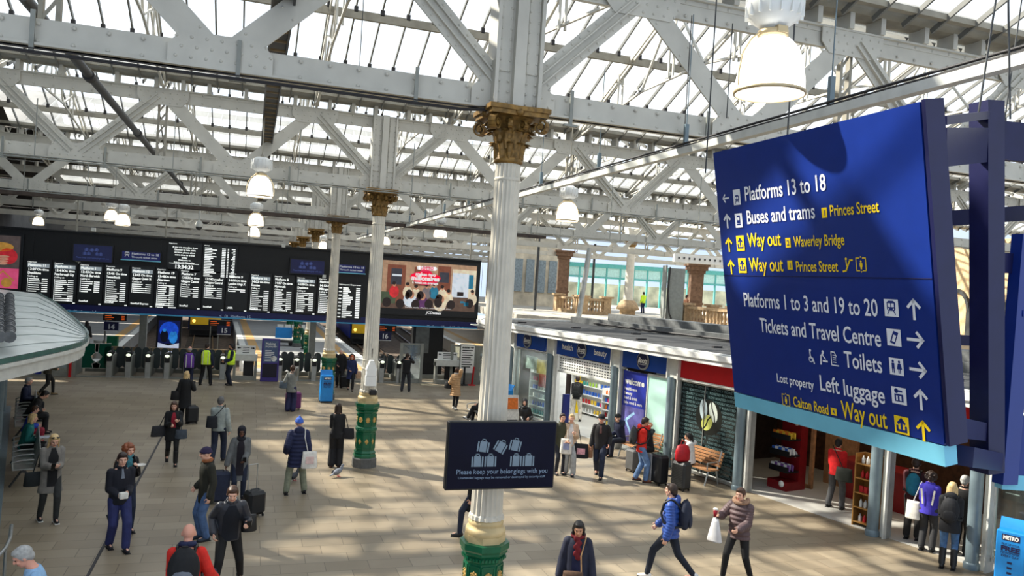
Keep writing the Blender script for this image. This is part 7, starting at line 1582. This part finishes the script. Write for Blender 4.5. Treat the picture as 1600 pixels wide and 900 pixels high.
# 14 bald man with backpack
P = person('bald man in an orange red fleece with a black backpack, back turned', 300, 900, 1.78, 6, (RED, .1, False, 'jacket'), (c('stone_trs', (120, 110, 96)), 'reg'), skin='pink', hair=('none', ''), hands=['front', (.34, .2, .98)], head=(14, 0), at=V((-.6, 11.0, 0)), lean=5)
scarf(P, c('navy_collar', (36, 42, 76)))
for i in (0, 1): addon(P, 'sleeve_panel', NAVY, lambda mb: limb(mb, [P.wr[i] + (P.wr[i] - P.sh[i]) * -.22, P.wr[i]], [.062, .056]), None)
backpack(P, 'black backpack with grey panels on the bald man in red', c('pack_black', (30, 31, 34)), .34, .5, .2, c('pack_grey', (112, 118, 130)))
# 15 cardigan
P = person('traveller in a grey cardigan with shoulder bag, hand raised to the face', 453, 643, 1.68, 18, (c('cardigan', (128, 130, 126)), .2, False, 'jacket'), (c('navy_wide', (40, 42, 76)), 'wide'), hair=('short', 'brown'), hands=['pocket', 'ear'], female=True)
bag('grey blue shoulder bag on the traveller in the grey cardigan', P, (-.28, -.08, 1.12), .34, .26, .14, c('bag_slate', (88, 98, 108)), 'shoulder_bag', [(-.28, -.08, 1.1), (-.16, -.04, 1.42)])
suitcase('purple suitcase partly hidden in front of the traveller in the grey cardigan', P.loc + V((.12, .4, 0)), .2, .56, .28, .62, c('case_purple', (104, 50, 100)))
# 16 navy coat
P = person('person in a long navy padded coat and blue bobble hat, back turned', 461, 772, 1.76, 352, (c('navy_puffer', (32, 38, 70)), .3, True, 'puffer'), (KHAKI, 'reg'), ('black_trainer2', (24, 24, 26)), hair=('beanie', '', c('bobble_blue', (62, 100, 190)), 1), hands=['pocket', 'side'], feet=[(-.2, -.02, 0), (.2, .04, 0)], extras=('hooddown',))
bag('white cloth tote bag with red print on the navy coated shoulder', P, (.24, -.2, 1.0), .36, .38, .1, OFFW, 'tote_bag', [(.2, -.18, .98), (.12, -.15, 1.3), (.14, .0, 1.5)], patch=c('red_print', (226, 196, 190)))
# 17 black suit
P = person('woman with long brown hair in a black trouser suit, back turned', 523, 730, 1.7, 6, (BLACK, .14, False, 'shirt'), (c('black_wide', (26, 26, 30)), 'wide'), ('shoe_nude', (190, 120, 100)), hair=('long', 'dbrown'), female=True, hands=['front', 'front'])
bag('black handbag on the arm of the woman in the black suit', P, (.3, .0, 1.06), .34, .28, .14, c('bag_black2', (28, 28, 32)), 'handbag', [(.3, 0, 1.04), (.2, .0, 1.4)])
# 18-20 by the gates
P = person('white haired man in dark clothes coming through the gates with a case', 530, 605, 1.74, 190, (BLACK, .2, False, 'coat'), (BLACK, 'reg'), hair=('short', 'white'), hands=['side', 'front'])
suitcase('black wheeled case pulled by the white haired man', zp(537, 606), .2, .42, .3, .52, M_CB, handle=.4)
P = person('red haired woman in a navy coat walking from the gates with a tan bag', 547, 610, 1.62, 178, (c('navy_coat2', (34, 44, 84)), .36, False, 'coat'), (BLACK, 'slim'), ('boot', (26, 26, 28)), hair=('bob', 'red'), female=True, head=(22, 0), hands=['side', 'front'], feet=WALK)
bag('tan tote bag of the red haired woman', P, (-.34, .05, .92), .26, .34, .12, c('bag_tan', (186, 152, 124)), 'tote_bag', [(-.34, .05, .9), (-.28, .03, 1.05)])
P = person('man in black taking a photo towards the trains, back turned', 633, 612, 1.74, 8, (BLACK, .1, False, 'jacket'), (c('slate_trs', (46, 48, 56)), 'reg'), hair=('short', 'dbrown'), hands=['photo', 'photo'], feet=APART)
phone(P, 1, 'phone held up by the man in black by the gates')
# 21 tan puffer
P = person('woman in a long tan padded coat with black shoulder bag, back turned', 710, 640, 1.68, 16, (c('tan_puffer', (186, 148, 108)), .34, True, 'puffer'), (BLACK, 'slim'), ('white_trainer', (220, 218, 214)), hair=('mid', 'brown'), female=True, hands=['pocket', 'ear'], feet=[(-.08, .1, 0), (.08, -.12, 0)])
scarf(P, c('white_hood', (214, 210, 206))); bag('black shoulder bag on the woman in the tan padded coat', P, (-.32, -.02, 1.1), .34, .26, .14, c('bag_black4', (26, 26, 28)), 'shoulder_bag', [(-.32, -.02, 1.08), (-.17, 0, 1.44)])
# 22-24 around the big column
P = person('seated person in dark clothes with legs stretched, mostly behind the large column', 772, 668, 1.7, 276, (BLACK, .06, False, 'jacket'), (BLACK, 'reg'), ('white_trainer2', (224, 224, 220)), hair=('short', 'dbrown'), pose='sit', hands=['lap', 'lap'], feet=[(-.1, .62, .12), (.1, .48, 0)], at=zp(752, 668) + V((.35, .75, 0)))
P = person('person in a black coat half hidden behind the large column base', 737, 838, 1.74, 275, (BLACK, .36, False, 'coat'), (JEAND, 'slim'), hair=('short', 'dbrown'), hands=['side', 'side'], feet=WALK)
P = person('seated woman in a black hooded coat by the pharmacy window', 817, 684, 1.7, 188, (c('coat_gloss', (22, 22, 26), rough=.45), .1, False, 'coat'), (BLACK, 'reg'), hair=('hood', '', c('coat_gloss', (22, 22, 26))), female=True, pose='sit', hands=[(.2, .2, .7), (-.02, .24, 1.0)])
t = thing('pavement_stool', 'low grey bench seat under the woman in the black hooded coat', 'bench', P.loc); mb = MB(); mb.box((0, 0, .4), (1.2, .4, .05)); o = mb.build('seat', M_SILV, t, local=True); mb = MB(); mb.box((-.4, 0, .19), (.05, .34, .38)); mb.build('leg', M_DARK, t, local=True); mb = MB(); mb.box((.4, 0, .19), (.05, .34, .38)); mb.build('leg', M_DARK, t, local=True)
t.rotation_euler = (0, 0, P.rz)
pa = thing('menu_stand', 'white and orange menu stand beside the large column', 'sign', zp(798, 668)); mb = MB(); mb.box((0, 0, .75), (.5, .08, .9), M=Matrix.Rotation(-.15, 3, 'X')); mb.build('panel', OFFW, pa, local=True); mb = MB(); mb.box((0, -.07, .9), (.4, .01, .4), M=Matrix.Rotation(-.15, 3, 'X')); mb.build('print', c('orange_print', (226, 120, 50)), pa, local=True); mb = MB(); mb.box((0, .05, .15), (.4, .3, .3)); mb.build('base', M_DARK, pa, local=True)
# 25-27 walking past the pharmacy
P = person('person in an olive coat half hidden by the dark hanging screen', 873, 741, 1.68, 160, (c('olive', (62, 62, 46)), .24, False, 'coat'), (c('dk_trs', (40, 42, 50)), 'slim'), hair=('short', 'dbrown'), hands=['front', 'side'])
bag('small black bag of the person in the olive coat', P, (-.24, .12, 1.0), .2, .2, .1, M_CB, 'handbag', [(-.24, .12, .98), (-.14, .08, 1.38)])
P = person('woman in a beige jacket and pale trousers carrying two bags', 888, 742, 1.68, 178, (BEIGE, .1, False, 'jacket'), (LGREY, 'wide'), ('dark_trainer2', (50, 50, 54)), hair=('pony', 'blond'), female=True, hands=['chest', 'front'], feet=[(-.1, .1, 0), (.1, -.1, 0)], front=(c('white_top', (216, 214, 214)), .07, .04))
bag('white carrier bag with navy print of the woman in the beige jacket', P, (.12, .24, 1.06), .34, .42, .12, OFFW, 'carrier_bag', [(.1, .24, 1.04), (.1, .2, 1.3)], patch=c('navy_print', (150, 156, 190)))
bag('black tote with a pink picture hanging beside the beige jacket', P, (-.3, .1, .92), .46, .4, .14, c('tote_black2', (26, 26, 30)), 'tote_bag', [(-.3, .1, .9), (-.22, .05, 1.3)], patch=c('pink_picture', (206, 150, 160), var=.4, scale=20))
P = person('man in a black flat cap and black jacket carrying a brown paper bag', 935, 745, 1.76, 186, (c('jacket_black2', (34, 32, 34)), .14, False, 'jacket'), (JEAND, 'reg'), hair=('cap', 'grey', BLACK), skin='pink', hands=['pocket', 'side'], feet=WALK, head=(12, 0), front=(c('plaid', (120, 84, 80)), .03, -.3))
bag('brown paper bag in the hand of the man in the flat cap', P, (.27, .05, .84), .18, .34, .1, c('kraft', (150, 108, 78)), 'paper_bag', [(.27, .05, .82), (.26, .04, .92)], flare=1)
# 28 in the pharmacy
P = person('shopper in a black jacket and white trousers inside the pharmacy', 908, 657, 1.74, 10, (BLACK, .08, False, 'jacket'), (c('white_trs', (218, 210, 196)), 'reg'), hair=('short', 'dbrown'), hands=['front', 'front'], feet=APART, at=S(-8.2, -1.6, .012))
backpack(P, 'black backpack on the shopper inside the pharmacy', c('pack_black2', (26, 28, 28)), .28, .4, .14)
# 29-32 at the benches
nv = (SNV.x, SNV.y)
P = person('seated man in a black beanie and navy clothes eating on the bench', 0, 0, 1.72, 0, (NAVY, .06, False, 'jacket'), (c('navy_dk', (30, 34, 50)), 'reg'), hair=('beanie', '', BLACK), pose='sit', lean=14, hands=['mouth', 'lap'], at=S(-2.7, .66, 0), fvec=(SNV.x - .5, SNV.y - .1))
P = person('standing man in a red jacket and blue jeans eating beside the bench', 999, 752, 1.76, 82, (c('red_jacket', (226, 46, 36)), .12, False, 'jacket'), (c('jeans_light', (96, 124, 164), var=.3), 'reg'), ('brown_boot', (110, 62, 44)), 'tan', ('short', 'dbrown'), hands=['mouth', 'mouth'], head=(12, 0), extras=('hooddown',), feet=[(-.1, -.1, 0), (.1, .14, 0)])
backpack(P, 'dark grey backpack on the man in the red jacket', c('pack_dkgrey', (56, 58, 60)), .3, .46, .17)
P = person('seated person with dark hair eating beneath the mint panel', 0, 0, 1.7, 0, (c('black_jacket3', (30, 32, 38)), .06, False, 'jacket'), (BLACK, 'reg'), hair=('short', 'black'), skin='tan', pose='sit', lean=16, head=(14, 0), hands=['mouth', 'mouth'], at=S(-1.35, .66, 0), fvec=nv)
P = person('seated woman in white with a black ponytail before the coffee window', 0, 0, 1.68, 0, (c('white_jacket', (232, 230, 226)), .06, False, 'jacket'), (BLACK, 'slim'), hair=('pony', 'black'), skin='tan', female=True, pose='sit', lean=8, hands=['mouth', 'lap'], at=S(.42, .66, 0), fvec=(SNV.x * .5 - SDV.x, SNV.y * .5 - SDV.y))
t = thing('red_bag', 'bright crimson bag standing on the charcoal ribbed suitcase', 'bag', zp(1063, 765) + V((0, 0, .79))); mb = MB(); loft(mb, [(V((0, 0, z)), X_, V((0, 1, 0)), w, d) for z, w, d in ((0, .2, .11), (.05, .22, .13), (.25, .22, .13), (.4, .17, .09), (.44, .1, .05))], 16); mb.build('body', c('crimson_bag', (176, 24, 36), rough=.5), t, local=True); mb = MB(); mb.path([(-.07, 0, .42), (-.05, 0, .54), (.05, 0, .54), (.07, 0, .42)], .012, 6); mb.build('handle', c('crimson_bag', (176, 24, 36)), t, local=True)
# 34-36 in front
P = person('woman with long black hair, navy coat and dark red scarf walking towards us', 898, 910, 1.71, 180, (c('navy_coat3', (34, 38, 58)), .34, False, 'coat'), (BLACK, 'slim'), hair=('long', 'black'), skin='tan', female=True, hands=['side', 'side'], head=(16, 0), feet=WALK, at=V((5.02, 10.95, 0)), front=(c('navy_jumper', (30, 36, 70)), .07, .1), extras=('hooddown',))
scarf(P, c('dark_red_scarf', (112, 24, 34)), .26)
bag('brown patterned handbag in front of the woman with the dark red scarf', P, (.04, .26, .98), .34, .26, .14, c('bag_brown', (88, 64, 48), var=.3, scale=20), 'handbag', [(-.08, .24, .96), (-.06, .2, 1.2), (-.12, .1, 1.45)], strapm=TAN)
suitcase('black case pulled along by the woman with the dark red scarf', P.loc + V((.42, .28, 0)), .3, .38, .26, .55, M_CB, handle=.36)
P = person('man in a shiny blue padded jacket striding past with a navy backpack', 1043, 906, 1.8, 278, (c('blue_puffer', (42, 74, 150), rough=.45), .1, True, 'puffer'), (c('navy_jeans', (28, 34, 48)), 'slim'), ('white_shoe', (226, 224, 222)), 'fair', ('short', 'dbrown'), hands=['side', 'swingf'], head=(0, 8), feet=[(-.1, .34, 0), (.1, -.42, .04)], extras=('hooddown',))
backpack(P, 'navy backpack on the man in the blue padded jacket', c('pack_navy', (34, 40, 58)), .3, .48, .18)
P = person('man in a brown padded jacket holding a red cup and a white bag', 1150, 908, 1.73, 200, (c('brown_puffer', (88, 70, 72), rough=.6), .12, True, 'puffer'), (c('black_joggers', (22, 22, 24)), 'slim'), ('black_trainer3', (26, 26, 28)), 'fair', ('short', 'brown'), hands=[(.1, .3, 1.04), (.3, .3, 1.22)], feet=[(-.22, -.12, 0), (.2, .14, 0)], head=(8, 4))
addon(P, 'fur_collar', c('fur', (150, 118, 96), var=.4, scale=40), lambda mb: [mb.ball(P.sp(.56) + P.Fd * (.1 * math.sin(q)) + X_ * (.12 * math.cos(q)) + P.D * (-.03 * math.sin(q)), .045, 8, 5) for q in [k * .3 - .5 for k in range(15)]])
t = held('red takeaway coffee cup with white lid held by the man in brown', 'coffee_cup', 'cup', P, 1, lambda mb: mb.lathe([(.0, 0), (.03, 0), (.042, .13), (0, .13)], n=16), c('cup_red', (150, 24, 44), rough=.4), (.01, .09, -.02)); mb = MB(); mb.lathe([(.046, .13), (.046, .145), (.036, .155), (0, .155)], n=16); mb.build('lid', OFFW, t, local=True)
bag('thin white plastic bag hanging below the red cup', P, (.31, .36, 1.14), .3, .42, .12, mat('plastic_white', (216, 216, 218), .35), 'plastic_bag', [(.31, .36, 1.12), (.31, .37, 1.24)], flare=.35)
# 37-41 at the coffee shop
P = person('customer in a red jacket with a black shoulder bag inside the coffee shop doorway', 1305, 795, 1.76, 22, (c('red_jacket2', (212, 30, 34)), .1, False, 'jacket'), (c('grey_trs', (76, 76, 78)), 'reg'), hair=('short', 'black'), hands=['front', 'front'], feet=APART, at=S(4.0, -.95, .012))
bag('black messenger bag on the customer in the red jacket', P, (.24, -.14, 1.06), .44, .32, .16, c('bag_green', (44, 48, 42)), 'messenger_bag', [(.2, -.12, 1.04), (.02, -.15, 1.4), (-.12, .0, 1.52)])
P = person('tall customer in a dark red striped top with a teal backpack in the queue', 1405, 842, 1.82, 8, (c('dark_stripe', (66, 28, 34), var=.5, scale=5), .1, False, 'jacket'), (c('black_trs2', (30, 28, 28)), 'reg'), hair=('short', 'dbrown'), hands=['front', 'front'], at=S(6.38, -.45, .012)); backpack(P, 'teal backpack on the tall customer in the queue', c('pack_teal', (30, 110, 132)), .26, .44, .15)
P = person('curly haired woman in a purple blue top in the queue', 1443, 862, 1.7, 14, (c('purple_top', (66, 56, 176)), .12, False, 'jacket'), (c('char_trs', (54, 54, 56)), 'reg'), hair=('curly', 'dbrown'), female=True, hands=['front', 'front'], at=S(7.0, .02, .012))
addon(P, 'white_stripes', OFFW, lambda mb: [mb.bar(P.sp(.1) - P.Fd * .14 + X_ * (s * .09), P.sp(.42) - P.Fd * .148 + X_ * (s * .13), .035, .012, up=(0, 1, 0)) for s in (-1, 1)], None)
bag('white tote bag on the woman in the purple blue top', P, (-.3, -.04, 1.02), .3, .4, .1, OFFW, 'tote_bag', [(-.3, -.04, 1.0), (-.16, -.04, 1.46)])
P = person('blonde woman in a black coat, jeans and tall boots at the back of the queue', 1484, 893, 1.74, 4, (c('coat_black5', (26, 27, 32)), .18, False, 'coat'), (c('jeans_mid', (70, 104, 146), var=.25), 'slim'), ('boot', (24, 24, 26)), hair=('bob', 'blond'), female=True, hands=['front', 'front'], extras=('hooddown',), at=S(7.85, .72, 0))
backpack(P, 'black backpack with white cords on the blonde woman in tall boots', c('pack_black4', (28, 29, 34)), .3, .46, .17)
P = person('grey haired person in a black coat in the queue beside the post', 1505, 873, 1.68, 20, (c('coat_black6', (24, 24, 26)), .2, False, 'coat'), (BLACK, 'reg'), hair=('short', 'grey'), hands=['front', 'front'], at=S(7.45, -.5, .012))
# 42-45 seated at the kiosk
kv = (KN.x, KN.y)
P = person('woman with fair hair in a teal jacket sitting on the kiosk bench', 0, 0, 1.68, 0, (c('teal_jacket', (28, 112, 108)), .08, False, 'jacket'), (BLACK, 'reg'), hair=('bob', 'blond'), female=True, pose='sit', lean=12, hands=['lap', 'lap'], at=K(5.7, .7, 0), fvec=kv)
held('folded newspaper on the lap of the woman in the teal jacket', 'newspaper', 'newspaper', P, 0, lambda mb: mb.box((0, 0, 0), (.3, .4, .012)), c('newsprint', (190, 194, 204)), (.08, .12, .05))
P = person('child in a bright blue and red jacket sitting on the kiosk bench', 0, 0, 1.45, 0, (c('royal_blue', (40, 70, 180)), .06, False, 'jacket'), (c('navy_red', (150, 40, 60)), 'reg'), hair=('short', 'brown'), pose='sit', lean=18, hands=['lap', 'lap'], at=K(8.0, .75, 0), fvec=kv, front=(RED, .08, -.1))
P = person('person in a dark jacket bending forward on the kiosk bench', 0, 0, 1.74, 0, (c('dark_jacket4', (40, 38, 38)), .08, False, 'jacket'), (BLACK, 'reg'), hair=('short', 'black'), pose='sit', lean=30, head=(20, 0), hands=['lap', 'lap'], at=K(9.8, .8, 0), fvec=kv)
P = person('grey haired man in navy sitting at the far end of the kiosk bench', 0, 0, 1.74, 0, (NAVY, .08, False, 'jacket'), (BLACK, 'reg'), hair=('short', 'grey'), pose='sit', lean=6, hands=['lap', 'lap'], at=K(12.0, .7, 0), fvec=(KN.x + .2, KN.y - .3))
# 46-50 further away
P = person('person in an olive jacket with a bright blue bag beneath the kiosk canopy', 72, 618, 1.74, 75, (c('olive2', (66, 62, 46)), .1, False, 'jacket'), (c('olive_black', (34, 34, 32)), 'slim'), ('tan_boot', (110, 90, 60)), hair=('short', 'black'), hands=['side', 'front'], feet=WALK, lean=8)
bag('bright blue bag carried by the person in the olive jacket', P, (-.3, -.25, 1.16), .4, .4, .26, c('bag_royal', (34, 52, 160)), 'rucksack', [(-.3, -.25, 1.14), (-.2, -.1, 1.4)])
person('person in black with long hair walking beyond the wide gate', 133, 550, 1.7, 20, (BLACK, .3, False, 'coat'), (BLACK, 'slim'), hair=('long', 'black'), female=True, hands=['side', 'side'])
P = person('worker in a yellow hi-vis jacket at street level beyond the shops', 0, 0, 1.76, 330, (HIVIS, .1, False, 'jacket'), (c('work_navy', (34, 44, 80)), 'reg'), hair=('short', 'dbrown'), hands=['side', 'front'], at=radial(1006, 66))
person('person in a brown jacket at street level behind the balustrade', 0, 0, 1.74, 60, (c('brown_jkt', (120, 76, 50)), .2, False, 'coat'), (CHAR, 'reg'), hair=('short', 'dbrown'), hands=['pocket', 'pocket'], at=radial(1073, 50))
person('person in green bending over the blue topped cart on the platform', 474, 546, 1.74, 262, (c('work_green', (24, 74, 56)), .1, False, 'jacket'), (c('work_green', (24, 74, 56)), 'reg'), hair=('short', 'dgrey'), lean=28, hands=['out', 'out'])
